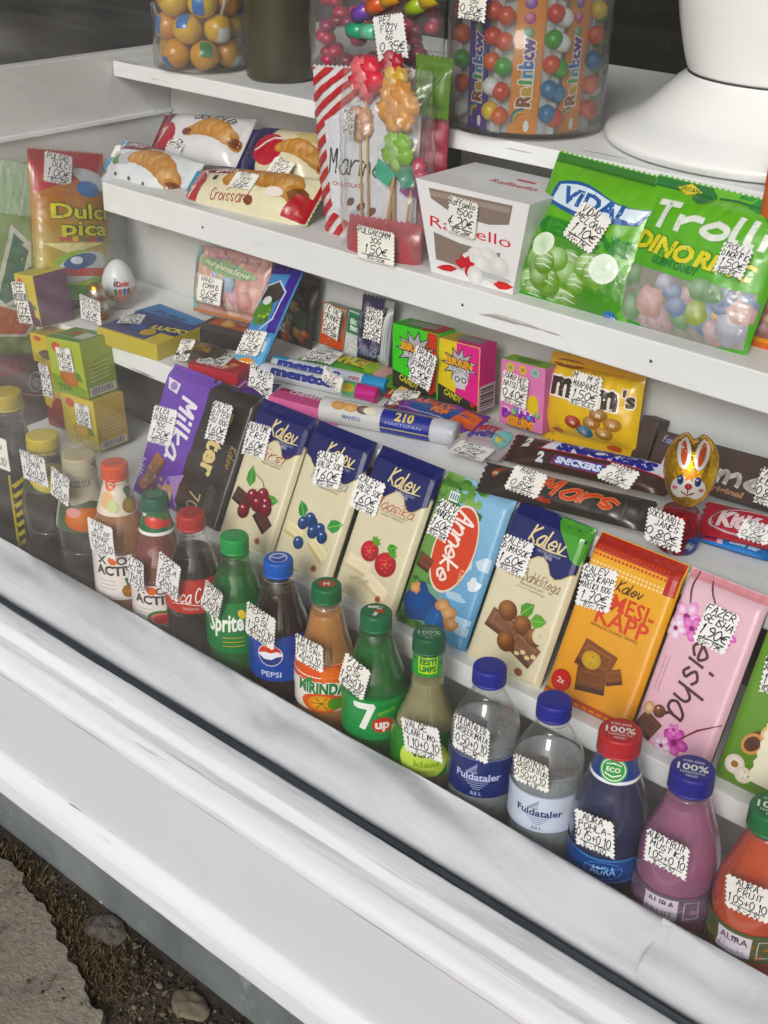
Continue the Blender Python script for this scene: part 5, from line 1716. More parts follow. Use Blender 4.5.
def art_cro_navy(cv, W, H):
    cv.poly([(-W / 2, 0), (-W * .18, 0), (-W * .06, H), (-W / 2, H)], '25264f')
    cv.ell(-W * .06, H * .45, W * .17, H * .30, 'b03440', n=20)
    cv.line([(-W * .2, H * .40), (-W * .02, H * .66), (W * .08, H * .66)], .003, 'd9ccd0')
    croissant(cv, W * .28, H * .42, W * .20, -.2)
    cv.ell(W * .30, H * .80, W * .12, H * .08, 'c9b98a', n=12, wob=.4)
bag('croissant_pack', 'navy ended croissant pack standing against the back panel', 'croissant pack', ((-1.1696, 1.14, 0.7289), (0.9933, 0.0935, 0.0679), (-0.1131, 0.6662, 0.7372), 0.1341, 0.0697), .046, 'd9d2b8', art_cro_navy, ((-1.1464, 1.1291, 0.7518), (0.9928, -0.0615, -0.1027), (0.1173, 0.6699, 0.7331), 0.0364, 0.0268), ['7DAYS', 'VANILJE', '0.85€', '1KG-14€'], ends='u', seed=14, group=CG)

# --- red and white striped bag
def art_striped(cv, W, H):
    n = 17
    for k in range(n):
        y = -H * .35 + k * (H * 1.5 / n)
        cv.poly([(-W / 2, y), (W / 2, y + W * .72), (W / 2, y + W * .72 + H * .045), (-W / 2, y + H * .045)], 'b83a40')
    cv.poly([(-W * .34, H * .72), (W * .10, H * .86), (W * .5, H * .80), (W * .5, H * .24), (W * .1, H * .14), (-W * .30, H * .24)], 'd9dce2')
    cv.brush('Marmelaad', W * .18, H * .52, H * .13, '2c2a2e', w=.10, wid=W * .95, slant=.3)
    cv.text('CHOCOLATE', -W * .10, H * .40, H * .022, 'b8565a', bold=.02, wid=W * .34)
    for k in range(3):
        cv.ell(-W * .08 + k * W * .11, H * (.31 - .02 * k), W * .055, H * .020, '7a5448', '5a3a30', n=12, rot=.5)
    cv.ell(-W * .02, H * .235, W * .09, H * .035, 'b9bdc2', n=14)
bag('sweets_bag', 'red and white striped chocolate bag with black script', 'sweets bag', ((-0.972, 1.098, 0.6859), (0.9952, 0.0073, 0.0979), (-0.0982, 0.0599, 0.9934), 0.1446, 0.2051), .034, 'd9d6d6', art_striped, ((-0.9803, 1.07, 0.8393), (0.9965, 0.0, -0.0837), (0.0837, 0.0, 0.9965), 0.0167, 0.0289), ['MAR', '70G', '2.50€', '1KG-36€'], seed=21, wr=.0018, tap=.22)

# --- lollipop bag
t = thing('lollipop_bag', 'clear bag with a red bottom, full of lollipops on sticks', 'lollipop bag', (-0.9293, 1.075, 0.6954))
ql = ((-0.9284, 1.073, 0.6895), (0.9968, -0.0002, 0.0801), (-0.0798, 0.0814, 0.9935), 0.124, 0.2089)
mb = MB(); sf = Pillow(ql, .050, .008, 23, .0065, .003, 'v', 3); sf.skin(mb, lambda u, v: 'ffffff', 'clear_film'); mb.build('film', t)
mb = MB(); q5 = (ql[0], ql[1], ql[2], ql[3] * .86, .058)
sf = Pillow((Vector(ql[0]) + Vector(ql[2]) * .0005, ql[1], ql[2], ql[3] * .84, .052), .036, .004, 24, .001, .004, 'v', 4); sf.skin(mb, lambda u, v: 'ffffff', 'red_film'); mb.build('red_foot', t)
price_tag(t, ((-0.9171, 1.044, 0.7232), (0.9998, 0.0, 0.0216), (-0.0216, 0.0, 0.9998), 0.0544, 0.0377), ['PULGAKOMM', '30G', '1.50€', '1KG-50€'])
LG = 'lollipops in the clear bag'
def lolly(label, c, r, colr, foot, petals=5, ribbon=None, sq=1.0):
    t = thing('lollipop', label, 'lollipop', foot, LG)
    mb = MB()
    c = Vector(c)
    r *= 1.3
    for k in range(petals):
        a = 2 * math.pi * k / petals + r * 50
        sphere_into(mb, c + Vector((math.cos(a) * r * .55, .0, math.sin(a) * r * .55 * sq)), r * .55, mixc(colr, 'ffffff', .12 * (k % 2)), 'candy', 14, 10, (1, .7, 1), seed=k, amp=.5)
    sphere_into(mb, c, r * .55, mixc(colr, 'ffffff', .2), 'candy', 12, 8, (1, .8, 1), seed=9, amp=.5)
    mb.build('candy_head', t)
    mb = MB(); tube_into(mb, [tuple(c), tuple((c + Vector(foot)) / 2), foot], .0013, 'c9a878', 'print_paper', 6); st_ = mb.build('stick', t)
    if ribbon:
        mb = MB()
        b = c + Vector((0, -.003, -r * 1.15))
        rc, rs = ribbon
        for sg in (-1, 1):
            pts = [b, b + Vector((sg * rs, -.004, rs * .6)), b + Vector((sg * rs * 1.3, -.002, -rs * .3)), b + Vector((sg * rs * .5, -.001, -rs * .7))]
            mb.add(pts + [p + Vector((0, .0012, 0)) for p in pts], [[0, 1, 2, 3], [7, 6, 5, 4], [0, 4, 5, 1], [1, 5, 6, 2], [2, 6, 7, 3], [3, 7, 4, 0]], rc if sg < 0 else mixc(rc, '000000', .35), 'print_film')
        mb.build('ribbon', st_)
lolly('round pink lollipop at the top left inside the clear bag', (-0.9729, 1.088, 0.8836), .0165, 'd8656e', (-0.9562, 1.078, 0.7229))
lolly('amber yellow lollipop in the middle of the clear bag', (-0.9256, 1.086, 0.8598), .0190, 'd99a4a', (-0.9274, 1.077, 0.7202), 6)
lolly('golden lollipop near the top of the clear bag', (-0.9343, 1.092, 0.8822), .0135, 'cda95a', (-0.923, 1.082, 0.7178), 5)
lolly('pale beige lollipop at the left under the pink one', (-0.9788, 1.086, 0.8352), .0135, 'cfa98e', (-0.9655, 1.077, 0.7144), 5)
lolly('lime green lollipop with a teal ribbon in the clear bag', (-0.9206, 1.082, 0.8156), .0150, '86b84a', (-0.9336, 1.076, 0.7123), 5, ('2fae8a', .022))
lolly('crimson lollipop with a purple ribbon at the right of the clear bag', (-0.9044, 1.09, 0.7961), .0125, 'b84a62', (-0.9094, 1.08, 0.71), 5, ('9a3a9a', .012))
lolly('dark red lollipop at the top of the clear bag', (-0.943, 1.095, 0.8988), .0110, 'a83a48', (-0.9308, 1.086, 0.7176), 5)
def art_pinkbag(cv, W, H):
    blobs(cv, -W * .4, H * .1, W * .4, H * .9, 26, .010, ['a8505f', 'b8646f', '963f50'], 4, .5)
bag('sweets_bag', 'dark pink film bag behind the clear lollipop bag', 'sweets bag', ((-0.9033, 1.115, 0.6809), (0.9999, 0.0013, 0.0115), (-0.0116, 0.0356, 0.9993), 0.0422, 0.1968), .018, 'a04e5c', art_pinkbag, seed=27)
def art_greenleaf(cv, W, H):
    for k in range(9):
        cv.line([(rnd.uniform(-W * .4, W * .4), H * rnd.uniform(.1, .5)), (rnd.uniform(-W * .4, W * .4), H * rnd.uniform(.5, .95))], .003, rnd.choice(['7aa04a', '3f6a2f', '9ab86a', '2f5226']), True)
bag('sweets_bag', 'green foil sweets bag at the upper right of the clear lollipop bag', 'sweets bag', ((-0.8968, 1.104, 0.8524), (0.9998, 0.007, 0.017), (-0.0176, 0.1002, 0.9948), 0.0485, 0.0604), .02, '5f7d42', art_greenleaf, seed=28)

# --- coconut sweets box, wider at the top
t = thing('sweets_box', 'white coconut sweets box with clear windows and thin red lettering', 'sweets box', (-0.8054, 1.07, 0.694))
FTL, FTR, FBL, FBR = [Vector(p) for p in ((-0.8768, 1.062, 0.7984), (-0.7323, 1.062, 0.8012), (-0.8532, 1.062, 0.6989), (-0.7468, 1.062, 0.6993))]
FBL.z = FBR.z = .7046
FTR.z = FTL.z = (FTL.z + FTR.z) / 2
dB, dT = Vector((0, .075, 0)), Vector((0, .098, 0))
fTL, fTR = FTL + Vector((0, -.002, 0)), FTR + Vector((0, -.002, 0))
P8 = [FBL, FBR, fTR, fTL, FBL + dB, FBR + dB, FTR + dT, FTL + dT]
mb = MB()
def patch(a, b, c, d, bul, nu=10, nv=10, colr='dcdcdc', mat='print_card'):
    pts = []
    nrm = (b - a).cross(d - a).normalized()
    for j in range(nv + 1):
        for i in range(nu + 1):
            u, v = i / nu, j / nv
            p = (a * (1 - u) + b * u) * (1 - v) + (d * (1 - u) + c * u) * v
            pts.append(p + nrm * bul * (1 - (2 * u - 1) ** 2) * (1 - (2 * v - 1) ** 2))
    w = nu + 1
    mb.add(pts, [[j * w + i, j * w + i + 1, (j + 1) * w + i + 1, (j + 1) * w + i] for j in range(nv) for i in range(nu)], colr, mat, True)
patch(P8[0], P8[1], P8[2], P8[3], 0, 4, 4, 'e4e4e4')
patch(P8[1], P8[5], P8[6], P8[2], -.004, 8, 8, 'd6d8d6')
patch(P8[4], P8[0], P8[3], P8[7], -.004, 8, 8, 'd6d8d6')
patch(P8[5], P8[4], P8[7], P8[6], 0, 4, 4, 'd6d8d6')
patch(P8[3], P8[2], P8[6], P8[7], -.0002, 10, 10, 'dcdede')
patch(P8[4], P8[5], P8[1], P8[0], 0, 2, 2, 'd6d8d6')
cb = (FBL + FBR) / 2; ct = (fTL + fTR) / 2
sfr = Flat((cb, FBR - FBL, ct - cb, (FTR - FTL).length, (ct - cb).length))
cv = Cv(mb, sfr, 'print_card')
W, Hh = sfr.W, sfr.H
cv.poly([(-W * .38, Hh * .93), (W * .36, Hh * .95), (W * .33, Hh * .74), (W * .16, Hh * .69), (-W * .14, Hh * .70), (-W * .36, Hh * .82)], '85786f')
cv.poly([(-W * .36, Hh * .90), (W * .34, Hh * .92), (W * .33, Hh * .86), (-W * .37, Hh * .85)], '9c9087')
cv.poly([(-W * .34, Hh * .46), (-W * .1, Hh * .41), (W * .2, Hh * .40), (W * .26, Hh * .42), (W * .24, Hh * .14), (-W * .32, Hh * .16)], '85786f')
cv.text('Raffaello', W * -.01, Hh * .565, Hh * .115, 'd1555c', wid=W * .72, rot=-.02)
for x, y, r_ in ((.06, .28, .10), (.16, .30, .10), (.0, .22, .09), (.20, .20, .10), (.10, .21, .10), (.26, .26, .08)):
    cv.ell(W * x, Hh * y, W * r_, W * r_ * .92, 'efefec', 'cfd0cc', n=18, off=(-.2, .3))
cv.ell(W * .10, Hh * .14, W * .26, Hh * .035, 'b9bdbc', n=18)
for a in (-.9, -.2, .5, 1.2, 2.0, 2.8):
    leaf(cv, -W * .05, Hh * .16, W * .10, W * .06, a, 'c23a42', 'd8686a')
leaf(cv, -W * .12, Hh * .12, W * .20, W * .05, 3.3, 'c23a42', 'd8686a'); leaf(cv, W * .20, Hh * .06, W * .18, W * .06, .1, 'cf4a48', 'd8686a')
cv.ell(W * .04, Hh * .10, W * .07, W * .07, 'efefec', 'd4d4d0', n=16)
mb.build('box_body', t)
mb = MB()
ft = Flat(((fTL + fTR) / 2, FTR - FTL, dT, W, .098))
cv = Cv(mb, ft, 'print_card', .0004)
cv.text('Raffaello', W * .12, .050, .012, 'c9636a', wid=W * .40); cv.rect(W * .04, .068, W * .20, .073, 'c9636a')
mb.build('lid_lettering', t)
price_tag(t, ((-0.8113, 1.056, 0.7725), (0.9984, 0.0, -0.0565), (0.0565, 0.0, 0.9984), 0.0389, 0.039), ['Raffaello', '150G', '4.20€', '1KG-28€'])

# --- green sweets bags
def art_vidal(cv, W, H):
    cv.rect(-W / 2, H * .93, W / 2, H, '3a6f30')
    pts = []
    for k in range(21):
        a = k / 20
        pts.append((-W * .36 + W * .80 * a, H * (.80 + .035 * math.sin(a * 6.3)) - a * H * .02))
    lo = [(-W * .38 + W * .76 * k / 20, H * (.66 - .055 * math.sin(math.pi * k / 20)) - .0 * k) for k in range(21)]
    cv.poly(pts + lo[::-1], '2f5a9a')
    cv.poly([(x * .93 + .001, (y - H * .73) * .78 + H * .73) for x, y in pts + lo[::-1]], 'd6e4ec')
    cv.text('VIDAL', W * .02, H * .715, H * .100, '2f5a9a', bold=.04, wid=W * .58, rot=-.06)
    cv.text('MELONS', -W * .02, H * .505, H * .095, '2f7a2c', bold=.05, wid=W * .86, rot=-.03, out=('4a9a3c', .10))
    cv.ell(-W * .0, H * .22, W * .48, H * .235, '4c8a34', n=26)
    rn = random.Random(8)
    for k in range(20):
        x, y, r_ = rn.uniform(-W * .36, W * .36), rn.uniform(H * .06, H * .34), W * rn.uniform(.085, .115)
        c = rn.choice(['7fb24a', '8cc05a', '6ea040', '9aca6c'])
        cv.ell(x, y, r_, r_ * .92, mixc(c, 'ffffff', .35), mixc(c, '1c3a10', .45), n=16, off=(-.2, .3))
        if k % 2:
            for j in range(3):
                cv.line([(x - r_ * .7, y + r_ * (.5 - .4 * j)), (x, y + r_ * (.65 - .4 * j)), (x + r_ * .7, y + r_ * (.5 - .4 * j))], r_ * .12, mixc(c, 'ffffff', .55), True)
    cv.ell(-W * .27, H * .385, W * .10, H * .075, 'bcd8b4', 'e6efdf', n=18, rot=.5); cv.ell(W * .26, H * .345, W * .105, H * .095, 'cfe4cf', 'e9f2e6', n=18, rot=-.3)
    cv.rect(-W / 2, 0, W / 2, H * .055, '3f8a30')
    cv.ell(-W * .02, H * .035, W * .14, H * .028, '5a9a2c', n=14)
    cv.ell(W * .38, H * .060, W * .055, W * .055, '3a6ea8', n=16)
    for k in range(3):
        cv.line([(W * .34, H * (.05 + .012 * k)), (W * .42, H * (.05 + .012 * k))], .0012, 'd6e2ee')
qv = ((-0.6907, 1.072, 0.6958), (0.9991, -0.0106, -0.0421), (0.0426, 0.4226, 0.9053), 0.1384, 0.1516)
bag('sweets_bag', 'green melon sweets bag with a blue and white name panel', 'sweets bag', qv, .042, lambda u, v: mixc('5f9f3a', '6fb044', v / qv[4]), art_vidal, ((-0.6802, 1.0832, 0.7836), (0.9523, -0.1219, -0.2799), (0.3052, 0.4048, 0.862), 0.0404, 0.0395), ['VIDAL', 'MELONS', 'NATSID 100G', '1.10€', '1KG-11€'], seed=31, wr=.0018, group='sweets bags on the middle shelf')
def art_trolli(cv, W, H):
    cv.rect(-W * .5, H * .93, -W * .08, H, '2f6f38'); cv.ell(-W * .12, H * .93, W * .08, H * .055, '2f6f38', n=14); cv.ell(-W * .24, H * .95, W * .09, H * .04, 'd9c83c', n=4)
    cv.text('VEGAN', -W * .24, H * .95, H * .03, '3a5a2c', bold=.03, wid=W * .14)
    for x, y, r_ in ((.18, .93, .3), (.32, .90, -.2), (.10, .97, .6)):
        leaf(cv, W * x, H * y, W * .24, W * .10, r_, '3a8a44', '2f6f38')
    cv.line([(-W * .02, H * .94), (W * .1, H * .95), (W * .5, H * .92)], .002, '2c5f30')
    cv.brush('Trolli', W * .04, H * .765, H * .155, 'dfe6dc', w=.24, wid=W * .86, rot=.02, slant=.05, smooth=True, out=('9fc490', .30))
    cv.text('DINO', -W * .22, H * .565, H * .105, 'd9cf3a', bold=.045, wid=W * .46, rot=-.10, shear=.2, out=('4f8a34', .10))
    cv.text('RIFIC', W * .22, H * .545, H * .095, 'd9cf3a', bold=.045, wid=W * .40, rot=-.02, shear=.2, out=('4f8a34', .10))
    cv.text('GUMMI CANDY', -W * .10, H * .47, H * .045, '2f7a3a', bold=.05, wid=W * .34, rot=-.04)
    cv.poly([(-W * .44, H * .42), (W * .05, H * .40), (W * .46, H * .44), (W * .48, H * .10), (W * .1, H * .05), (-W * .44, H * .08)], '8f8f86')
    blobs(cv, -W * .40, H * .10, W * .44, H * .38, 26, W * .085, ['c9b489', 'b9a5a8', 'a8aab4', 'd2bf8a', '7fa07a', 'c7a9a4', 'a2b06a', '8a9ab0'], 6, .45)
    cv.rect(-W / 2, 0, W / 2, H * .065, '3a8a3c')
qt = ((-0.5683, 1.074, 0.6947), (0.9996, -0.0125, -0.0244), (0.0274, 0.4018, 0.9153), 0.1477, 0.1495)
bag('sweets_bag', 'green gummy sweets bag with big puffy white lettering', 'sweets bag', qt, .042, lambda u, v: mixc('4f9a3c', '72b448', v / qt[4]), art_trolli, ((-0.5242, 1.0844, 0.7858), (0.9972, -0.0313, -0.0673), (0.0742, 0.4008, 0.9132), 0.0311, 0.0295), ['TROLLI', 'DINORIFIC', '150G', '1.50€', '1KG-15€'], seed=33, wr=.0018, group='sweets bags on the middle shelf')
def art_orange(cv, W, H):
    cv.rect(-W / 2, H * .84, W / 2, H, 'c8552f')
    cv.ell(W * .02, H * .80, W * .30, H * .06, '2c4a2c', n=16, rot=.1); cv.text('9', -W * .12, H * .81, H * .05, 'c9b43c', bold=.04)
    cv.ell(-W * .30, H * .77, W * .12, H * .08, 'e08a4a', n=14)
    cv.poly([(-W * .44, H * .45), (W * .44, H * .45), (W * .44, H * .12), (-W * .44, H * .10)], '8f6660')
    blobs(cv, -W * .36, H * .15, W * .36, H * .42, 14, W * .09, ['a8807a', 'b09a72', '96706e'], 9, .4)
    cv.ell(W * .05, H * .30, W * .16, H * .10, 'e6ded6', n=16); cv.ell(W * .08, H * .27, W * .15, H * .09, 'd9853f', n=16)
    cv.rect(-W / 2, 0, W / 2, H * .10, 'd0662c')
    cv.line([(-W / 2, H * .11), (W / 2, H * .08)], .004, 'dc9a4a')
bag('sweets_bag', 'orange sweets bag half hidden at the right edge of the shelf', 'sweets bag', ((-0.4662, 1.105, 0.6941), (0.9981, 0.0169, 0.0598), (-0.0618, 0.1691, 0.9837), 0.1011, 0.1862), .020, 'c9602f', art_orange, seed=35, group='sweets bags on the middle shelf')

# ================================================================== top shelf
# lollipop jar
jc = (-1.3503, 1.1903, 0.8355)
t = thing('sweets_jar', 'clear plastic jar of round lollipops at the left of the top shelf', 'jar', jc)
mb = MB(); lathe_into(mb, [(.040, 0), (.057, .001), (.060, .004), (.060, .15), (.058, .152), (.058, .15), (.0585, .006), (.04, .004)], jc, 'ffffff', 'jar_plastic', 48); mb.build('jar_wall', t)
rn = random.Random(4)
k = 0
spots = []
for lv in range(5):
    for j in range(6):
        a = j * 2 * math.pi / 6 + lv * .52 + 3.6
        spots.append((a, .0385, .0205 + lv * .031))
    spots.append((1.0 + lv, .002, .0215 + lv * .031))
names_ = {}
for a, rr, z in spots:
    p = Vector(jc) + Vector((math.cos(a) * rr, math.sin(a) * rr, z))
    t = thing('lollipop', 'round orange yellow lollipop in the clear jar', 'lollipop', tuple(p), 'lollipops in the jar')
    c = rn.choice(['d69a3c', 'd9ad3f', 'cf8f3f', 'dbb54a'])
    mb = MB(); sphere_into(mb, p, .0188, c, 'candy', 18, 12, (1, 1, .97)); mb.build('candy_head', t)
    w = rn.choice(['2f6fb8', '3a7a4a', 'd9dce0', '2f6fb8'])
    rot = Matrix.Rotation(a + rn.uniform(-.5, .5), 3, 'Z') @ Matrix.Rotation(rn.uniform(.2, 2.4), 3, 'Y')
    mb = MB()
    pts = []; fs = []
    for i in range(7):
        for jj in range(7):
            x, y = (i / 6 - .5) * 1.25, (jj / 6 - .5) * .9
            pts.append(p + rot @ (Vector((x, y, 1.0)).normalized() * .0192))
    fs = [[i * 7 + j_, (i + 1) * 7 + j_, (i + 1) * 7 + j_ + 1, i * 7 + j_ + 1] for i in range(6) for j_ in range(6)]
    mb.add(pts, fs, w, 'print_film', True)
    mb.build('wrapper', t)
    if z > .08 or rn.random() < .25:
        d = Vector((math.cos(a) * .45, math.sin(a) * .45, 1)).normalized()
        mb = MB(); tube_into(mb, [p + d * .015, p + d * .06], .0024, 'd2d4d2', 'plastic', 8); mb.build('stick', t)
# dark jar
dc = (-1.2265, 1.2125, 0.8355)
t = thing('glass_jar', 'dark olive glass jar on the top shelf', 'jar', dc)
mb = MB(); lathe_into(mb, [(.001, 0), (.038, .0), (.0425, .004), (.0435, .02), (.0435, .16)], dc, '4a4a38', 'plastic', 48, colf=lambda a, z: mixc('22221a', '4f4a36', .5 + .5 * noise.noise(Vector((math.cos(a) * 2, z * 9, math.sin(a) * 2))))); mb.build('jar_wall', t)
# bag of pink sweets with effervescent tablets
qz = ((-1.0301, 1.165, 0.8687), (0.9995, 0.0034, 0.032), (-0.0321, 0.0534, 0.9981), 0.196, 0.1318)
t = thing('sweets_bag', 'clear bag of dark pink sweets and candy tubes on the top shelf', 'sweets bag', qz[0])
mb = MB(); sf = Pillow(qz, .05, .006, 41, .002, .004, 'v', 3); sf.skin(mb, lambda u, v: 'ffffff', 'clear_film'); mb.build('film', t)
rn = random.Random(12)
o_, ex_, ey_ = Vector(qz[0]), Vector(qz[1]), Vector(qz[2])
for k in range(80):
    u, v = rn.uniform(-qz[3] * .42, qz[3] * .42), rn.uniform(.012, qz[4] * .92)
    mb = MB()
    p = o_ + ex_ * u + ey_ * v + Vector((0, rn.uniform(-.006, .010), 0))
    sphere_into(mb, p, rn.uniform(.0075, .0105), rn.choice(['9a3048', 'a83c52', '7a2438', 'b04a60', '8a2f5a']), 'candy', 12, 8, (1, 1, .8), seed=k, amp=.15)
    o = mb.build('sweet', None, tuple(p)); tagged(o, 'dark pink sweet inside the clear bag on the top shelf', 'sweet', 'pink sweets in the clear bag')
tubes = [((356,14),(412,-14), ['c9574a', '6a4a9a'], 'purple and orange candy tube lying above the others'), ((352,33),(384,31), ['4aa87a', 'c9b44a'], 'teal candy tube left of the paper tag'), ((412,8),(446,-8), ['a0b04a', '5a9a5a'], 'lime candy tube right of the paper tag')]
for (a, b, cs, lb) in [((-1.0354, 1.14, 0.9347), (-0.9539, 1.14, 0.9728), ['7a5aa8', 'cf6a4a', 'd8a04a', 'c9504f'], 'purple and orange candy tube slanting across the bag of pink sweets'), ((-1.0459, 1.142, 0.9188), (-0.9845, 1.142, 0.9215), ['3f9a78', '7ac0a0', '3f9a78'], 'teal candy tube beside the top shelf paper tag'), ((-0.9635, 1.146, 0.9477), (-0.9079, 1.146, 0.9747), ['9ab04a', 'c9a83c', '5a9a4a'], 'lime candy tube at the right of the bag of pink sweets')]:
    a, b = Vector(a), Vector(b)
    t = thing('candy_tube', lb, 'candy tube', tuple((a + b) / 2), 'candy tubes on the top shelf')
    mb = MB()
    m_ = len(cs)
    for k, c in enumerate(cs):
        tube_into(mb, [a + (b - a) * (k / m_), a + (b - a) * ((k + 1) / m_ - .004)], .0085, c, 'print_film', 16)
    mb.build('wrapper', t)
t = thing('candy_card', 'paper price tag standing at the top of the shelf, black capitals', 'price tag', (-0.9761, 1.13, 0.8969))
price_tag(t, ((-0.9749, 1.128, 0.9208), (0.9774, 0.0, 0.2115), (-0.2115, 0.0, 0.9774), 0.0452, 0.0464), ['PEZ', 'FIZZY', '6G', '0.35€', '1KG-58€'])
# bucket of gumball cards
bc = (-0.8534, 1.2114, 0.8355)
t = thing('sweets_bucket', 'clear plastic bucket holding gumball cards', 'bucket', bc)
mb = MB(); lathe_into(mb, [(.05, 0), (.0815, .001), (.0845, .004), (.0875, .16), (.0860, .16), (.0828, .006), (.05, .004)], bc, 'ffffff', 'jar_plastic', 64); mb.build('bucket_wall', t)
def gum_card(label, ang, base, seed, tilt=0.0, R=.0745):
    """a long card with two columns of gumballs behind a printed band"""
    rn = random.Random(seed)
    d = Vector((math.cos(ang), math.sin(ang), 0)); ex = Vector((-d.y, d.x, 0))
    up = (Vector((0, 0, 1)) + ex * tilt + d * .02).normalized()
    n = ex.cross(up).normalized()
    o = Vector(bc) + d * (R - .012) + Vector((0, 0, .0045))
    t = thing('gumball_card', label, 'gumball card', tuple(o), 'gumball cards in the bucket')
    Hc = .185
    mb = MB()
    for sg, x0, x1 in ((0, -.033, .033),):
        pts = [o + ex * x0, o + ex * x1, o + ex * x1 + up * Hc, o + ex * x0 + up * Hc]
        bk = [p - n * .0012 for p in pts]
        mb.add(pts + bk, [[0, 1, 2, 3], [7, 6, 5, 4], [0, 4, 5, 1], [1, 5, 6, 2], [2, 6, 7, 3], [3, 7, 4, 0]], 'b9babb', 'print_card')
    back_o = mb.build('backing', t)
    mb = MB()
    f = Flat((o + n * .0035, ex, up, .030, Hc))
    pts = [f.P(-.015, 0), f.P(.015, 0), f.P(.015, Hc), f.P(-.015, Hc)]
    mb.add(pts + [p - n * .0006 for p in pts], [[0, 1, 2, 3], [7, 6, 5, 4], [0, 4, 5, 1], [1, 5, 6, 2], [2, 6, 7, 3], [3, 7, 4, 0]], base, 'print_card')
    cv = Cv(mb, f, 'print_card')
    for k, c in enumerate(('3f8a4a', 'b03a7a', '7a3a9a', '3f7ab0')):
        cv.ell(-.001, .100 + k * .0145, .0062, .0062, mixc(c, 'ffffff', .35), mixc(c, '000000', .2), n=14, off=(-.2, .3))
    cols7 = ['7a4a2f', 'b89a3f', '4a9a5a', '3f8ab0', '3f6ab0', '4a3f8a', '5a3f8a']
    s = 'Rainbow'
    for k, ch in enumerate(s):
        cv.text(ch, -.001, .034 + k * .0090, .0135, cols7[k], rot=1.5708, bold=.05, out=('e6dcd0', .11))
    cv.text('GUM BALLS', .0095, .068, .0032, '7a9ac0', rot=1.5708, wid=.030)
    for k, c in enumerate(('5a6ab0', '4a9a6a', 'c9b43c', 'c05a3a')):
        r_ = .0115 - k * .0017
        cv.line([(-.001 + r_ * math.cos(a * .28 + 1.5), .014 + r_ * math.sin(a * .28 + 1.5)) for a in range(8)], .0018, c)
    cv.ell(.004, .008, .003, .006, 'dfe2e6', n=12)
    mb.build('printed_band', back_o)
    for sg in (-1, 1):
        for k in range(7):
            p = o + ex * sg * .0245 + up * (.018 + k * .0245 + (.004 if sg > 0 else 0)) + n * .0060
            mb = MB(); sphere_into(mb, p, .0095, rn.choice(['c9573c', 'd06a48', 'd8dadc', 'd8dadc', '4f9a48', '2f6f9e', 'd8b93f', 'c4564a']), 'candy', 18, 12)
            mb.build('gumball', t)
    return t
ca_ = math.atan2(-bc[1], -bc[0])
gum_card('purple banded gumball card at the left of the bucket', ca_ - .84, '4f3f86', 1, .00)
gum_card('orange banded gumball card in the middle of the bucket', ca_ - .02, 'd08a48', 6, .02)
gum_card('orange banded gumball card right of the middle one in the bucket', ca_ + .78, 'cf8746', 9, .02)
gum_card('gumball card at the right wall of the bucket, seen edge on', ca_ + 1.6, 'c98a50', 14, .0)
t2 = thing('price_card', 'paper price tag at the top edge above the gumball cards', 'price tag', (-0.8625, 1.12, 0.9487))
price_tag(t2, ((-0.8547, 1.112, 0.9665), (0.999, -0.0, -0.0438), (0.0438, 0.0, 0.999), 0.0355, 0.0298), ['RAINBOW', '15G', '0.30€', '1KG-20€'])
# white urn
uc = (-0.6087, 1.3187, 0.8355)
t = thing('urn', 'large glossy white urn on a wide flared foot', 'urn', uc)
s_ = .0
foot_p = spline([(.142, 0), (.168, .0012), (.176, .006), (.176, .013), (.163, .022), (.145, .032), (.131, .044), (.119, .056), (.109, .065), (.101, .0705), (.0995, .072)], 6)
mb = MB(); lathe_into(mb, foot_p, uc, 'ffffff', 'ceramic', 96); mb.build('foot', t)
bowl_p = spline([(.088, .071), (.0970, .0732), (.1015, .080), (.108, .101), (.115, .131), (.122, .176), (.132, .22), (.137, .30), (.138, .40), (.136, .41), (.132, .40)], 6)
mb = MB(); lathe_into(mb, bowl_p, uc, 'ffffff', 'ceramic', 96); mb.build('bowl', t)

# ================================================================== low shelf
ZA = .5412
# chocolate egg in its cup
ec = (-1.3743, 1.0511, 0.5412)
t = thing('chocolate_egg', 'large white and orange chocolate egg in a clear cup', 'chocolate egg', ec)
EH = .058; ER = .0215
prof = [(ER * math.sin(math.pi * k / 22) * (1 + .16 * math.cos(math.pi * k / 22)), EH / 2 - EH / 2 * math.cos(math.pi * k / 22) + .006) for k in range(23)]
mb = MB(); lathe_into(mb, prof, ec, '', 'foil', 40, colf=lambda a, z: 'd6d8da' if z > .024 + .004 * math.sin(a * 2) else 'c0562f')
for f in range(len(mb.m)): mb.m[f] = 'plastic'
fa = math.atan2(-ec[1], -ec[0]) + .1
def erf(v):
    z = v
    for (r0, z0), (r1, z1) in zip(prof, prof[1:]):
        if z0 <= z <= z1: return r0 + (r1 - r0) * (z - z0) / (z1 - z0) + .0003
    return .001
cv = Cv(mb, Cyl(ec, erf, fa, ER), 'plastic', .0002)
cv.text('Kinder', .004, .037, .0065, 'c23a34', bold=.05, wid=.019); cv.text('K', -.0045, .0372, .0068, '2a2a2c', bold=.06)
for k in range(9):
    cv.ell(-.006 + (k % 5) * .0055, .028 - .004 * (k // 5), .0028, .0028, ['3a6a3c', 'b03a34', '35589a', '2f2f33', 'c9a83c'][k % 5], n=9, wob=.5, seed=k)
mb.build('egg_shell', t)
mb = MB(); lathe_into(mb, [(.001, .0005), (.017, .0005), (.0205, .004), (.0232, .022), (.0234, .024)], ec, 'ffffff', 'clear_film', 36); mb.build('clear_cup', t)
price_tag(t, ((-1.3716, 1.035, 0.5704), (0.9918, 0.0, -0.1278), (0.1278, 0.0, 0.9918), 0.0238, 0.0353), ['KINDER', '20G', '1.20€', '1KG-60€'])
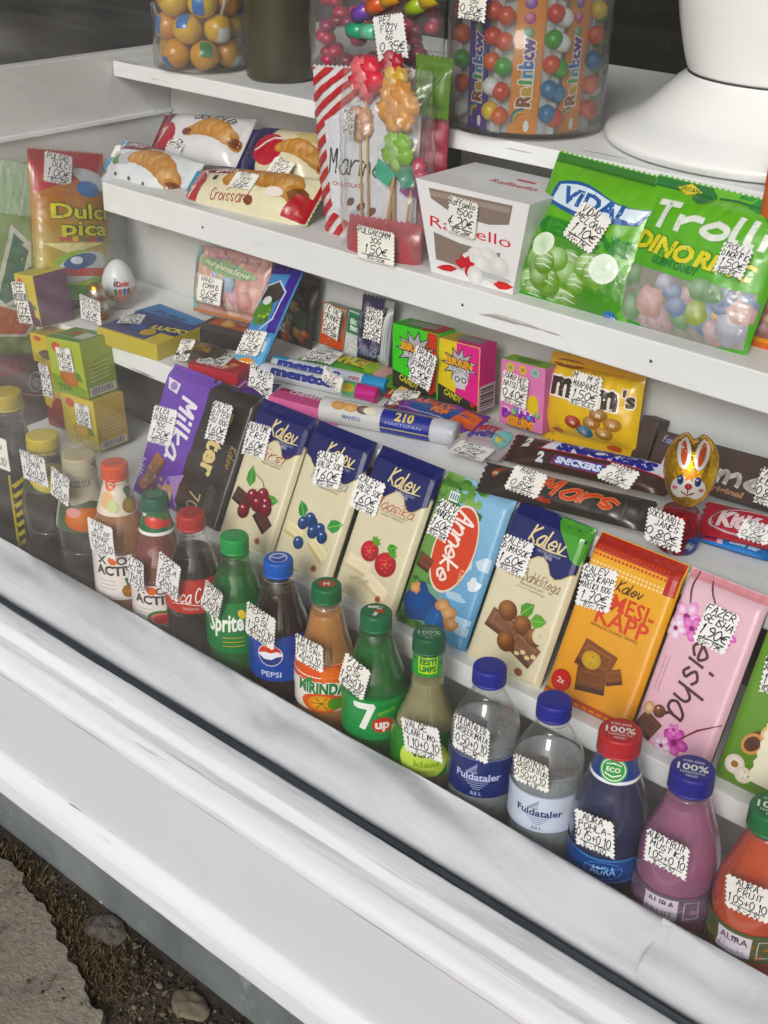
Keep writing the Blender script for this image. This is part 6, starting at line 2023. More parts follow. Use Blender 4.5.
# foil figure with tag in front of the egg: a plain bell-shaped chocolate
fc = (-1.3577, 1.0015, 0.5412)
t = thing('foil_chocolate', 'small gold topped foil chocolate standing left of the egg', 'foil chocolate', fc)
mb = MB(); lathe_into(mb, spline([(.012, 0), (.0145, .003), (.0145, .014), (.0125, .022), (.0125, .030), (.0105, .040), (.0075, .046), (.001, .049)], 4), fc, '', 'foil', 28, colf=lambda a, z: 'c9a24a' if z > .041 else ('d6c9b8' if z > .030 else ('b8805a' if z > .024 else ('d2cabc' if z > .012 else 'b9805f'))))
mb.build('foil_body', t)
price_tag(t, ((-1.3376, 0.975, 0.5639), (0.9998, 0.0, -0.0222), (0.0222, 0.0, 0.9998), 0.0433, 0.034), ['SOKOLAAD', 'KUJU 15G', '0.40€', '1KG-27€'])

def flat_carton(label, c4, zt, base, art, name='sweets_carton', side=None, tag=None, lines=None, group=None, art_front=None):
    """a flat carton lying on the shelf; c4 = top face (front mid, right, back, width, depth)"""
    o, ex, ey = Vector(c4[0]), Vector(c4[1]).normalized(), Vector(c4[2]).normalized()
    h = o.z - ZA
    qf = (o - Vector((0, 0, h)), ex, Vector((0, 0, 1)), c4[3], h)
    return carton(name, label, 'carton', qf, c4[4], side or base, art_front, top=base, right=side, art_top=art, tag=tag, lines=lines, group=group)
def art_yb(cv, W, D):
    cv.rect(-W / 2, D * .05, W / 2, D, '2c3568'); cv.rect(-W / 2, D * .80, W / 2, D, '33407a')
    cv.ell(W * .12, D * .32, W * .10, D * .14, 'b9a04a', n=14); cv.ell(-W * .10, D * .40, W * .12, D * .12, '4a5a9a', n=14)
    cv.text('LUCKY', W * .30, D * .62, D * .15, 'd6c95a', bold=.05, rot=.2); cv.rect(W * .26, 0, W * .5, D * .42, 'c9b640')
flat_carton('yellow and navy flat carton lying at the left end of the low shelf', ((-1.2356, 0.9508, 0.5622), (0.9937, 0.1122, 0.0), (-0.1122, 0.9937, 0.0), 0.1012, 0.0782), .0, 'c4b13c', art_yb, side='bfae3c', tag=((-1.2746, 0.9911, 0.5635), (0.7981, 0.6026, 0.0), (-0.6026, 0.7981, 0.0), 0.0308, 0.0363), lines=['JUNGLE', 'SPEED', '0.90€', '1KG-30€'])
def art_blue_c(cv, W, D):
    for k in range(5):
        cv.rect(-W / 2, D * (.2 * k), W / 2, D * (.2 * k + .13), mixc('2f6fae', '4a8ec4', k / 4))
    cv.text('SURF', 0, D * .5, D * .22, '1f3a70', bold=.05, wid=W * .6)
flat_carton('blue flat carton behind the yellow and navy one', ((-1.257, 1.0183, 0.56), (0.9992, -0.0391, 0.0), (0.0391, 0.9992, 0.0), 0.0942, 0.0408), .0, '3a78b0', art_blue_c, side='2f6090')
def art_black_c(cv, W, D):
    cv.rect(-W * .4, D * .45, W * .5, D, 'a8572f'); blobs(cv, -W * .2, D * .5, W * .45, D * .95, 9, .008, ['c9853f', '8a3a2c', '4a6a4a', 'c9a84a'], 3)
flat_carton('black flat carton with an orange picture, below the marshmallow bag', ((-1.1635, 1.0381, 0.561), (0.9842, 0.1768, 0.0), (-0.1768, 0.9842, 0.0), 0.0858, 0.0442), 0, '2c2a2a', art_black_c, side='262424')
def art_brown(cv, W, H):
    cv.ell(0, H * .5, W * .3, H * .3, '5a4a30', n=16); cv.text('TOFU', 0, H * .5, H * .25, '8a7040', bold=.04)
bag('candy_pack', 'dark brown candy pack with a slanted tag, behind the purple bar', 'candy pack', ((-1.1386, 0.9718, 0.553), (0.9963, 0.0746, 0.0424), (-0.0838, 0.9518, 0.2951), 0.0575, 0.0315), .014, '3a3026', art_brown, ((-1.1574, 0.9751, 0.5581), (0.9717, -0.0451, 0.2319), (-0.1435, 0.6672, 0.7309), 0.0297, 0.0302), ['KOMM', '25G', '0.35€', '1KG-14€'], ends='u', seed=51)
def art_redc(cv, W, D):
    blobs(cv, W * .05, D * .1, W * .45, D * .9, 8, .005, ['d28a4a', 'c9657a', 'd9b06a'], 2); cv.text('CANDY', -W * .1, D * .2, D * .15, 'e6c4c4', bold=.04)
flat_carton('red flat carton with a tag lying on it, behind the black bar', ((-1.0933, 0.9615, 0.556), (0.9765, 0.2157, 0.0), (-0.2157, 0.9765, 0.0), 0.0698, 0.0526), 0, 'a8303c', art_redc, side='b02f3c', tag=((-1.1162, 0.9915, 0.5572), (0.9166, 0.3997, 0.0), (-0.3997, 0.9166, 0.0), 0.0382, 0.0507), lines=['MENTOS', 'KOMM 30G', '0.55€', '1KG-18€'])
# marshmallow bag
def art_marsh(cv, W, H):
    blobs(cv, -W * .42, H * .1, W * .42, H * .75, 42, W * .085, ['d9a8a0', 'dbb4a8', 'd2a09c', 'e0c4b0', 'a9b9cc', 'd8bf9a', 'cfa9b4'], 5, .3)
    blobs(cv, -W * .44, H * .72, W * .44, H * .94, 14, W * .07, ['c99aa0', 'b9a8b8', 'd4b0a4'], 6, .3)
    cv.ell(0, H * .74, W * .40, H * .10, '9ab08a', n=20, rot=-.1); cv.text('marshmallow', 0, H * .75, H * .085, 'c9d2a8', bold=.05, wid=W * .66, rot=-.12, out=('4a7a9a', .11))
    cv.rect(-W / 2, 0, -W * .43, H, '8ab4b0'); cv.rect(-W / 2, 0, W / 2, H * .05, 'c08a60')
qm = ((-1.2112, 1.098, 0.5526), (0.9967, 0.02, 0.0782), (-0.0807, 0.2357, 0.9685), 0.1342, 0.0858)
bag('sweets_bag', 'pink and pastel marshmallow bag leaning on the riser', 'sweets bag', qm, .030, 'c9a49e', art_marsh, ((-1.23, 1.0824, 0.5902), (0.999, 0.0114, 0.0427), (-0.0441, 0.2363, 0.9707), 0.0456, 0.0352), ['VAHU-', 'KOMMID', '50G', '0.65€', '1KG-13€'], seed=53)
# blue candy stick
def wq(q, k):
    return (q[0], q[1], q[2], q[3] * k, q[4])
def art_stick(cv, W, H):
    cv.rect(-W / 2, H * .86, W / 2, H, '41347e'); cv.rect(-W / 2, 0, W / 2, H * .36, '7fb4d6'); cv.rect(W * .22, H * .40, W / 2, H * .9, '4a3d8c')
    cv.ell(-W * .10, H * .70, W * .34, H * .085, '3a322e', n=18); cv.line([(-W * .42, H * .60), (-W * .35, H * .76), (0, H * .80), (W * .3, H * .72), (W * .28, H * .5), (0, H * .42)], .0022, 'cfd6ea')
    cv.ell(-W * .12, H * .54, W * .30, H * .09, '56803a', n=16, wob=.3); 
    for k in range(8):
        cv.ell(W * rnd.uniform(-.35, .1), H * rnd.uniform(.47, .60), .0022, .0022, rnd.choice(['8ab04a', '35582a', 'b0c05a']), n=7)
    cv.ell(-W * .14, H * .64, W * .13, H * .035, 'd4dcd2', n=12)
    cv.ell(0, H * .14, W * .38, H * .05, 'd69a58', n=16, wob=.3); cv.text('JELLY', 0, H * .14, H * .045, 'f0e2d0', bold=.06, wid=W * .6)
    cv.text('STICK', 0, H * .05, H * .045, '2c5aa8', bold=.08, wid=W * .7, out=('e6ecf2', .15)); cv.rect(-W * .4, H * .25, W * .4, H * .33, 'c9dce6')
bag('candy_stick', 'long blue and purple candy stick slanting up to the riser', 'candy stick', wq(((-1.0738, 0.985, 0.5344), (0.9845, 0.0835, 0.1543), (-0.1676, 0.7073, 0.6868), 0.0353, 0.1734), 1.35), .009, '6a9ac8', art_stick, ((-1.0841, 1.0162, 0.5757), (0.9864, 0.075, 0.146), (-0.1558, 0.7082, 0.6886), 0.0374, 0.0347), ['MAHLA-', 'PULK', 'SUUR 20G', '0.50€', '1KG-25€'], seed=54, step=.003, px=3)
# black bag
def art_blackbag(cv, W, H):
    blobs(cv, -W * .36, H * .12, W * .40, H * .30, 9, W * .11, ['a8482c', 'c9602f', '8a3024', 'b98a3c'], 2)
    blobs(cv, -W * .3, H * .34, W * .25, H * .86, 9, W * .13, ['b08a52', '4a6a7a', '9a7a4a', '3f5a3a', 'c2a468'], 7)
    cv.poly([(W * .1, H * .9), (W * .46, H * .95), (W * .2, H * .78)], '4a2c34'); cv.ell(W * .25, H * .45, W * .15, H * .14, '2f4a38', n=14)
bag('sweets_bag', 'black sweets bag with an orange brown picture, leaning on the riser', 'sweets bag', ((-1.1118, 1.112, 0.533), (0.999, -0.0081, -0.0448), (0.0455, 0.1426, 0.9887), 0.0625, 0.0986), .018, '26221f', art_blackbag, ((-1.1256, 1.1081, 0.5755), (0.9993, -0.0071, -0.0379), (0.0385, 0.1427, 0.989), 0.0166, 0.0393), ['NOOR', 'MIX', '0.65€', '1KG-20€'], seed=55)
# pocket mint boxes
def mintbox(label, q, c, c2, art, tag, lines):
    return carton('mint_box', label, 'mint box', q, .014, c, art, top=c2, right=c2, tag=tag, lines=lines, mat='plastic', bev=.002, group='pocket mint boxes')
def art_om(cv, W, H):
    cv.rect(-W / 2, H * .80, W / 2, H, '9aa89a'); cv.rect(-W * .42, H * .30, W * .42, H * .80, '9a8878'); blobs(cv, -W * .3, H * .05, W * .3, H * .28, 8, .004, ['c9583a', 'd06a44'], 2)
def art_gm(cv, W, H):
    cv.rect(-W / 2, H * .50, W / 2, H, '3f7a5c'); cv.text('tic', -W * .05, H * .78, H * .13, 'c9d6cc', bold=.05); cv.text('tac', W * .05, H * .64, H * .13, 'c9d6cc', bold=.05)
    cv.line([(-W * .36, H * .56), (W * .36, H * .56), (W * .36, H * .88), (-W * .36, H * .88), (-W * .36, H * .56)], .0012, '24402f')
    rn = random.Random(2)
    for k in range(34):
        cv.ell(rn.uniform(-W * .42, W * .42), rn.uniform(H * .03, H * .46), .0022, .0016, 'dfe2de', 'b4b8b4', n=8, rot=rn.uniform(0, 3))
mintbox('orange pocket mint box with a tag on its front', ((-1.0446, 1.11, 0.5549), (1.0, 0.0082, -0.0024), (0.0011, 0.1531, 0.9882), 0.0399, 0.0525), 'c4502f', '6f8a72', art_om, ((-1.0374, 1.104, 0.5913), (0.9846, 0.0, -0.1748), (0.1748, 0.0, 0.9846), 0.0279, 0.0413), ['TIC TAC', 'ORANGE', '0.60€', '1KG-38€'])
mintbox('white and green pocket mint box right of the orange one', ((-1.0131, 1.11, 0.5524), (0.9993, 0.0062, -0.0378), (0.0365, 0.145, 0.9888), 0.0224, 0.0553), 'b9bdb8', '3f7a5c', art_gm, None, None)
# liquorice in clear film
def art_liq(cv, W, H):
    blobs(cv, -W * .36, H * .06, W * .30, H * .92, 24, W * .13, ['2f2c48', '3a3658', '262338', '46426a'], 3, .5)
    cv.text('OREO', -W * .05, H * .24, H * .09, '8a9ac0', bold=.03); 
    for k in range(3):
        cv.line([(W * .36 + k * .002, H * .05), (W * .40 + k * .0015, H * .9)], .0008, 'd0d4d6')
bag('candy_pack', 'dark navy candy pack in crinkled clear film with a large tag', 'candy pack', ((-0.9721, 1.105, 0.5493), (0.9996, 0.0031, 0.0277), (-0.0278, 0.1535, 0.9878), 0.0488, 0.0848), .022, lambda u, v: '9fa3a4' if u > .011 else '302d4a', art_liq, ((-0.9676, 1.1008, 0.6067), (1.0, -0.0, 0.0076), (-0.0075, 0.1535, 0.9881), 0.0279, 0.0387), ['OREO', 'NUPSUD', '19G', '0.50€', '1KG-26€'], seed=57)
# twin-coloured sour candy cartons
def art_brain(c2, split):
    def d(cv, W, H):
        cv.rect(W * split, 0, W / 2, H, c2)
        cv.burst(W * .02, H * .66, W * .26, W * .46, 11, '2a2a2c', sq=.8)
        cv.burst(W * .02, H * .66, W * .22, W * .40, 11, 'a9a9ad', sq=.8)
        cv.text('BRAIN', W * .02, H * .69, H * .105, 'd9a03c', bold=.06, wid=W * .62, rot=-.05, out=('2a2320', .13))
        cv.text('BLASTERZ', W * .02, H * .58, H * .065, 'c9c9cc', bold=.05, wid=W * .50, rot=-.05, out=('2a2a2c', .13))
        cv.ell(W * .06, H * .44, W * .20, H * .10, 'c2c2c6', n=16, wob=.2); cv.rect(-W * .06, H * .30, W * .18, H * .40, 'c2c2c6')
        for sg in (-1, 1):
            cv.ell(W * (.06 + .08 * sg), H * .44, W * .065, H * .045, '2f2f33', n=12); cv.ell(W * (.06 + .08 * sg), H * .44, W * .04, H * .028, 'd2d2d4', n=10)
        cv.poly([(-W / 2, H * .30), (W / 2, H * .10), (W / 2, 0), (-W / 2, 0)], '26261f')
        cv.text('CANDY', -W * .12, H * .16, H * .09, 'b9b43c', bold=.04, rot=-.25, wid=W * .44); cv.ell(W * .36, H * .10, W * .06, W * .06, 'b8302c', n=12)
    return d
def bars_right(cv, W, H):
    cv.rect(-W / 2, 0, W / 2, H * .40, 'c9b4bc')
    for k in range(9):
        cv.rect(-W * .40, H * (.04 + k * .036), W * .40, H * (.04 + k * .036) + H * (.014 + .008 * (k % 3)), '3a2c34')
BG = 'sour candy cartons side by side'
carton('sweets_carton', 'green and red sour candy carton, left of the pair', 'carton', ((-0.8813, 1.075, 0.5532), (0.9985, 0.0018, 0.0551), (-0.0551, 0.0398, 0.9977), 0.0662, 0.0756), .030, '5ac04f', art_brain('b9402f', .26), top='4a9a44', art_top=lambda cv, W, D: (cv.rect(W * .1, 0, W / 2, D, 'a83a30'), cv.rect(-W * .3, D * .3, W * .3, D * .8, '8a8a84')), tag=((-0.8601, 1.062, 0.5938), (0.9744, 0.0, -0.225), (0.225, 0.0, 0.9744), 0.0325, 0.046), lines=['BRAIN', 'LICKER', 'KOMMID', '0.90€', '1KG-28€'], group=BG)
carton('sweets_carton', 'yellow and pink sour candy carton, right of the pair', 'carton', ((-0.8192, 1.075, 0.5551), (0.9986, 0.0009, 0.0523), (-0.0523, 0.0407, 0.9978), 0.057, 0.0738), .030, 'd6c03c', art_brain('d6458a', -.06), top='cf4a8a', right='c8417f', art_top=lambda cv, W, D: (cv.rect(-W / 2, 0, -W * .1, D, 'b9a83c'), cv.rect(-W * .25, D * .3, W * .35, D * .85, '8a8480')), art_right=bars_right, group=BG)
# bubble gum carton
def art_bub(cv, W, H):
    for k, c in enumerate(('b9c04a', 'd6b03c', '8ac0a8')):
        cv.ell(-W * .28 + k * W * .28, H * .90, W * .09, W * .09, c, n=12); cv.text('10', -W * .28 + k * W * .28, H * .90, H * .05, '7a4a6a', bold=.04)
    cv.ell(W * .26, H * .40, W * .16, H * .14, 'd2b84a', n=16, wob=.3)
    cv.text('Bubble', -W * .05, H * .20, H * .13, '8a4aa0', bold=.08, wid=W * .78, rot=.05, out=('e6dce6', .15)); cv.text('GUM', -W * .02, H * .085, H * .13, 'd9902c', bold=.09, wid=W * .62, rot=-.04, out=('4a3a2c', .15))
    blobs(cv, -W * .44, H * .1, W * .44, H * .3, 5, .004, ['4a8ac0', '8ab04a', 'c9509a'], 4)
carton('sweets_carton', 'pink bubble gum carton with a green top', 'carton', ((-0.7406, 1.085, 0.551), (0.9981, 0.0004, 0.0623), (-0.0623, 0.0413, 0.9972), 0.0569, 0.0727), .022, 'cf8ab2', art_bub, top='7fa83f', right='c07aa4', art_top=lambda cv, W, D: cv.ell(0, D * .5, W * .28, D * .30, '57803a', n=16), tag=((-0.7494, 1.081, 0.5946), (0.9992, 0.0, -0.0412), (0.0412, 0.0, 0.9992), 0.0352, 0.0369), lines=['JOHNY BEE', 'NATSU 18G', '0.40€', '1KG-22€'])
# yellow peanut bag
def art_mm(cv, W, H):
    cv.rect(-W / 2, H * .86, W / 2, H, 'cf9a34')
    cv.ell(-W * .28, H * .90, W * .18, H * .045, '8a5030', n=16); cv.text('PEANUT', -W * .28, H * .90, H * .035, 'e0c07a', bold=.03)
    cv.text('m', -W * .27, H * .70, H * .26, '2f241f', bold=.05, sx=1.05, out=('ece4da', .10)); cv.text('&', -W * .02, H * .70, H * .14, '2f241f', bold=.04, out=('ece4da', .08))
    cv.text('m', W * .20, H * .66, H * .26, '2f241f', bold=.05, sx=1.05, out=('ece4da', .10)); cv.text("'s", W * .41, H * .66, H * .17, '2f241f', bold=.04, out=('ece4da', .08))
    for x, y, c in ((.10, .34, 'a8742c'), (.22, .24, 'b4812f'), (.16, .44, '9a6a2a'), (.02, .22, '3f7aa0'), (.30, .36, 'b07c30'), (-.10, .30, 'b03c2c')):
        cv.ell(W * x, H * y, W * .09, H * .075, mixc(c, 'ffffff', .2), mixc(c, '000000', .3), n=16, off=(-.2, .3))
        cv.text('m', W * x, H * y, H * .05, 'e6dccb', bold=.03)
    cv.ell(-W * .28, H * .15, W * .08, H * .03, 'b8442c', n=12, wob=.4); cv.ell(W * .3, H * .08, W * .09, H * .03, 'b0502c', n=12, wob=.4); cv.text('90g', -W * .40, H * .10, H * .05, '8a6a20')
bag('sweets_bag', 'bright yellow peanut sweets bag with big black letters', 'sweets bag', ((-0.6633, 1.098, 0.5478), (0.9964, 0.0091, 0.084), (-0.0842, 0.1912, 0.9779), 0.1141, 0.0944), .034, lambda u, v: mixc('d9b02c', 'dcb832', v / .12), art_mm, ((-0.6683, 1.0906, 0.6143), (0.9995, -0.0011, 0.032), (-0.0312, 0.1914, 0.981), 0.0374, 0.0366), ['M & M S', 'MAAPAHKEL', '90G', '1.50€', '1KG-16.67'], seed=61, wr=.0016)
# rolls
def art_mentos(cv, L, r):
    cv.rect(-L / 2, -r * 1.2, L / 2, r * 1.3, 'c4ccd4'); cv.rect(-L / 2, r * .5, -L * .36, r * 1.3, '4a9ac4')
    cv.text('mentos', -L * .16, r * .15, r * 1.05, '1d2f8a', bold=.08, wid=L * .56); cv.text('mint', L * .24, r * .1, r * .55, 'b03a5a', bold=.03); cv.rect(L * .30, -r * 1.5, L / 2, r * 1.5, '2f8ac0')
def art_mentos2(cv, L, r):
    cv.rect(-L / 2, -r * 1.2, L / 2, r * 1.3, 'c9cdd2'); cv.text('mentos', -L * .12, r * .12, r * 1.05, '22307f', bold=.08, wid=L * .55)
    cv.rect(L * .22, -r * 1.3, L * .36, r * 1.3, '6fae7a'); cv.rect(L * .33, -r * 1.3, L / 2, r * 1.3, 'c03f86'); cv.ell(L * .27, 0, L * .05, r * .6, 'd6c23c', n=12)
candy_roll('candy_roll', 'blue ended mint roll, the one farther back of the two with the same lettering', ((-0.9869, 1.0362, 0.5412), (0.966, 0.2586, 0.0), (-0.2586, 0.966, 0.0), 0.1497, 0.0345), .0095, 'b9c4d0', art_mentos, '3a8ec4', ((-0.9421, 1.004, 0.5739), (0.9586, 0.0, -0.2847), (0.2847, 0.0, 0.9586), 0.0316, 0.0213), ['MENTOS', 'MIX', '0.65€', '1KG-17€'])
candy_roll('candy_roll', 'pink ended fruit roll in front of the blue ended roll', ((-0.9816, 1.0147, 0.5412), (0.9713, 0.2378, 0.0), (-0.2378, 0.9713, 0.0), 0.1539, 0.028), .0092, 'c4c8cc', art_mentos2, 'c0508a')
def art_chew(cv, W, D):
    cv.rect(-W / 2, D * .70, W / 2, D, '8a3f5a'); cv.text('CHEWITS', -W * .08, D * .80, D * .30, 'e0c4d0', bold=.06, wid=W * .52)
    cv.ell(W * .28, D * .55, W * .10, D * .28, '8a6a3c', n=14, wob=.4); cv.ell(W * .34, D * .45, W * .06, D * .2, '6a8a3c', n=12, wob=.4)
flat_carton('pink square chew stick with a fruit picture, in front of the rolls', ((-0.9457, 0.96, 0.5562), (0.9812, 0.193, 0.0), (-0.193, 0.9812, 0.0), 0.0899, 0.0283), 0, 'c96a94', art_chew, name='chew_stick', side='cf7ea6', tag=((-1.0086, 0.958, 0.566), (0.9847, 0.0, -0.1741), (0.1741, -0.0, 0.9847), 0.039, 0.0365), lines=['CHEWITS', '30G', '0.65€', '1KG-21€'])
def art_green(cv, W, H):
    cv.text('ZUNKERS', -W * .06, H * .55, H * .48, 'c9b92c', bold=.07, wid=W * .44, shear=.2, out=('4a6a24', .13))
    cv.ell(W * .26, H * .5, W * .09, H * .35, 'c09a94', n=14, wob=.4); cv.ell(W * .16, H * .45, W * .06, H * .3, '8ab04a', n=12)
bag('candy_pack', 'long green candy pack with yellow lettering lying behind the rolls', 'candy pack', ((-0.9764, 1.0653, 0.551), (0.9966, 0.0823, 0.0097), (-0.0827, 0.9953, 0.0513), 0.1526, 0.0415), .016, '57913f', art_green, ((-1.0204, 1.0706, 0.5621), (0.9533, 0.3014, 0.0209), (-0.302, 0.9521, 0.0479), 0.0417, 0.0377), ['KUMMI', 'KOMM 25G', '0.60€', '1KG-24€'], ends='u', seed=63)
def art_210(cv, L, r):
    cv.rect(-L / 2, -r * 1.5, -L * .04, r * 1.5, 'c2c4c2')
    for x, c in ((-.36, 'b98a52'), (-.27, 'c49a60'), (-.17, '5a3c2c')):
        cv.ell(L * x, r * .35, L * .055, r * .42, mixc(c, 'ffffff', .2), c, n=14)
    cv.ell(-L * .13, r * .35, L * .045, r * .34, 'ded6c2', n=12); cv.text('MANDLI', -L * .25, -r * .5, r * .3, '5a6a9a', bold=.03)
    cv.rect(-L * .04, -r * 1.5, L * .32, r * 1.5, '232f86'); cv.line([(-L * .04, r * .95), (L * .32, r * .95)], .0012, 'b9b06a'); cv.line([(-L * .04, -r * .8), (L * .32, -r * .8)], .0012, 'b9b06a')
    cv.text('210', L * .13, r * .32, r * .72, 'd2c27a', bold=.04); cv.text('MARTSIPAN', L * .13, -r * .35, r * .26, '9aa4d2', wid=L * .26)
candy_roll('candy_roll', 'thick navy and white marzipan roll with a crumpled silver end', ((-0.841, 0.9717, 0.5412), (0.9498, 0.3129, 0.0), (-0.3129, 0.9498, 0.0), 0.157, 0.0499), .0135, lambda u: 'b9bcc2', art_210, 'a9adb4', foil=True)
def art_purple(cv, W, H):
    for k, c in enumerate(('5a3a7a', '7a4a96', '33508a', '8a3f5a', 'b9552f', 'cf6f34')):
        cv.ell(W * .10, H * .40, W * (.44 - .055 * k) if k < 3 else W * .1, H * (.44 - .07 * k) if k < 3 else H * .1, c, n=20)
    cv.poly([(W * .22, H * .05), (W * .46, H * .2), (W * .46, H * .8), (W * .30, H * .75)], 'cf6434'); cv.poly([(-W * .47, H * .3), (-W * .30, H * .75), (-W * .34, H * .2)], 'b9583c')
    cv.text('LOLLY', W * .02, H * .62, H * .19, 'd67a72', bold=.08, wid=W * .42, rot=-.15, out=('3a2a5a', .15)); cv.text('POP', W * .10, H * .36, H * .18, 'd28a6a', bold=.08, rot=-.25, out=('3a2a5a', .15))
    cv.line([(-W * .3, H * .25), (W * .2, H * .12)], .0018, 'c9c0d2', True)
bag('candy_pack', 'purple and orange candy pack with a tag folded over its back', 'candy pack', ((-0.8197, 1.018, 0.553), (0.9849, 0.1723, 0.0169), (-0.1727, 0.97, 0.1711), 0.1193, 0.0415), .020, '6f4586', art_purple, ((-0.8642, 1.0374, 0.5651), (0.8969, 0.4375, 0.0642), (-0.442, 0.8827, 0.1595), 0.0318, 0.0325), ['LUTSUKOMM', '20G', '0.25€', '1KG-12€'], ends='u', seed=64, wr=.002)
def art_party(cv, W, H):
    cv.text('PARTY', -W * .16, H * .76, H * .17, 'b03a4a', bold=.08, wid=W * .56); cv.text('CANDY', -W * .12, H * .54, H * .17, '2f4a9a', bold=.08, wid=W * .56)
    cv.ell(W * .28, H * .55, W * .16, H * .24, '7ab4b8', n=16, wob=.4); cv.ell(W * .26, H * .5, W * .07, H * .12, 'c9c06a', n=12, wob=.4)
bag('candy_pack', 'small pale candy pack with red and blue letters and two tags', 'candy pack', ((-0.7374, 0.9969, 0.551), (0.9857, 0.1686, 0.0088), (-0.1685, 0.9797, 0.1082), 0.0588, 0.0654), .010, 'b4aab0', art_party, ((-0.7362, 0.993, 0.5576), (0.9943, 0.1064, 0.002), (-0.106, 0.9884, 0.1085), 0.0429, 0.0295), ['PARTY', 'KOMMID', '0.25€', '1KG-25€'], ends='u', seed=65)
t = thing('price_card', 'paper price tag lying left of the small party candy pack', 'price tag', (-0.794, 1.0317, 0.5415))
price_tag(t, ((-0.7958, 1.0245, 0.5435), (0.9452, 0.3265, 0.0), (-0.3265, 0.9452, 0.0), 0.0274, 0.0288), ['NATS', '10G', '0.25€', '1KG-25€'])
def art_small(c):
    def d(cv, W, H):
        cv.ell(0, H * .5, W * .22, H * .3, c, n=14, wob=.3); cv.rect(-W * .42, H * .2, -W * .34, H * .8, c)
    return d
bag('candy_pack', 'small purple candy pack under the foot of the blue stick', 'candy pack', ((-1.0209, 0.9511, 0.549), (0.9496, 0.313, 0.0165), (-0.3134, 0.9473, 0.0661), 0.0458, 0.034), .010, '4a2f6a', art_small('c08ab0'), ends='u', seed=71)
bag('candy_pack', 'small teal candy pack beside the marzipan roll', 'candy pack', ((-0.7774, 1.0121, 0.547), (0.9855, 0.1699, 0.0045), (-0.1697, 0.9821, 0.0821), 0.0375, 0.0245), .009, '3a7a86', art_small('d2c46a'), ends='u', seed=72)
bag('candy_pack', 'small red candy pack between the two long rolls and the green pack', 'candy pack', ((-0.8901, 1.0573, 0.548), (0.9674, 0.253, 0.0143), (-0.2531, 0.9619, 0.1036), 0.0382, 0.0298), .010, 'b0363c', art_small('e0c07a'), ends='u', seed=73)
# candy bars
def art_snick(cv, W, H):
    cv.text('2', -W * .40, H * .74, H * .34, 'cfd0d4', bold=.06, shear=.2)
    cv.poly([(-W * .30, H * .52), (-W * .24, H * .99), (W * .44, H * .99), (W * .46, H * .52)], 'b03a48'); cv.poly([(-W * .285, H * .56), (-W * .23, H * .96), (W * .435, H * .96), (W * .45, H * .56)], 'd2d4dc')
    cv.text('SNICKERS', W * .10, H * .75, H * .30, '2c2f86', bold=.09, wid=W * .60, shear=.2)
    cv.poly([(-W * .20, H * .10), (-W * .185, H * .40), (W * .14, H * .40), (W * .13, H * .10)], '9a3440'); cv.poly([(-W * .195, H * .12), (-W * .18, H * .38), (W * .135, H * .38), (W * .125, H * .12)], '2c3f86')
    cv.text('2', -W * .27, H * .26, H * .30, 'd2d4d8', bold=.06); cv.text('SNICKERS', -W * .03, H * .25, H * .17, 'd2d6e6', bold=.06, wid=W * .28, shear=.15)
bag('candy_bar', 'dark brown twin candy bar with white, red and blue lettering', 'candy bar', ((-0.62, 1.0223, 0.556), (0.989, 0.1319, 0.0664), (-0.1467, 0.8235, 0.5481), 0.1758, 0.0336), .020, '3a2622', art_snick, ((-0.5823, 1.0262, 0.571), (0.9992, -0.0196, -0.0341), (0.0352, 0.8337, 0.551), 0.0389, 0.0243), ['SNICKERS', '75G', '0.90€', '1KG-12€'], ends='u', seed=66, group='candy bars lying on the low shelf')
def art_mars(cv, W, H):
    cv.ell(-W * .40, H * .70, W * .05, H * .18, '8a4a3a', n=14); cv.ell(-W * .36, H * .62, W * .05, H * .2, '2b211f', n=14); cv.rect(-W * .44, H * .62, -W * .40, H * .74, 'b9a48a')
    cv.brush('Mars', W * .12, H * .60, H * .52, 'c44a34', w=.20, wid=W * .46, slant=.35, out=('d2a878', .26))
    cv.text('More', -W * .08, H * .16, H * .14, 'a8402f', bold=.06, shear=.25)
    cv.line([(W * .36, H * .02), (W * .36, H * .7)], .0012, '4f4644')
bag('candy_bar', 'black candy bar with red script, in front of the twin bar', 'candy bar', ((-0.5981, 0.9493, 0.555), (0.9882, 0.1434, 0.0539), (-0.142, 0.7251, 0.6738), 0.1774, 0.0315), .020, '2a2320', art_mars, ((-0.6362, 0.948, 0.5731), (0.9972, 0.0746, -0.0097), (-0.0485, 0.7354, 0.6759), 0.0381, 0.0278), ['MARS', '69G', '0.85€', '1KG-12.33'], ends='u', seed=67, group='candy bars lying on the low shelf')
# brown wafer carton standing behind
def art_kismet(cv, W, H):
    cv.brush('Kismet', W * .02, H * .50, H * .40, 'd9d4d0', w=.24, wid=W * .84, slant=.1, rot=.0); cv.text('original', W * .04, H * .16, H * .11, 'a8846a', bold=.04, wid=W * .26, shear=.1)
    cv.brush('Fazer', -W * .40, H * .84, H * .12, 'a9b4dc', w=.16, wid=W * .10, slant=.3)
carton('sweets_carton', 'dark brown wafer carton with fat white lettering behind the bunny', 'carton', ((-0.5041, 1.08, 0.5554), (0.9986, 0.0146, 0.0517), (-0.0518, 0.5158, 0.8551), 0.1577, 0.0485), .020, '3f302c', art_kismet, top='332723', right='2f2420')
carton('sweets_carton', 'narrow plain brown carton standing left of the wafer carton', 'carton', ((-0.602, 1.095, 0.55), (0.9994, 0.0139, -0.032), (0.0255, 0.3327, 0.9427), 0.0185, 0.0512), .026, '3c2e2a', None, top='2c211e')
t = thing('price_card', 'paper price tag on the dark brown wafer carton at the right edge', 'price tag', (-0.4457, 1.06, 0.5745))
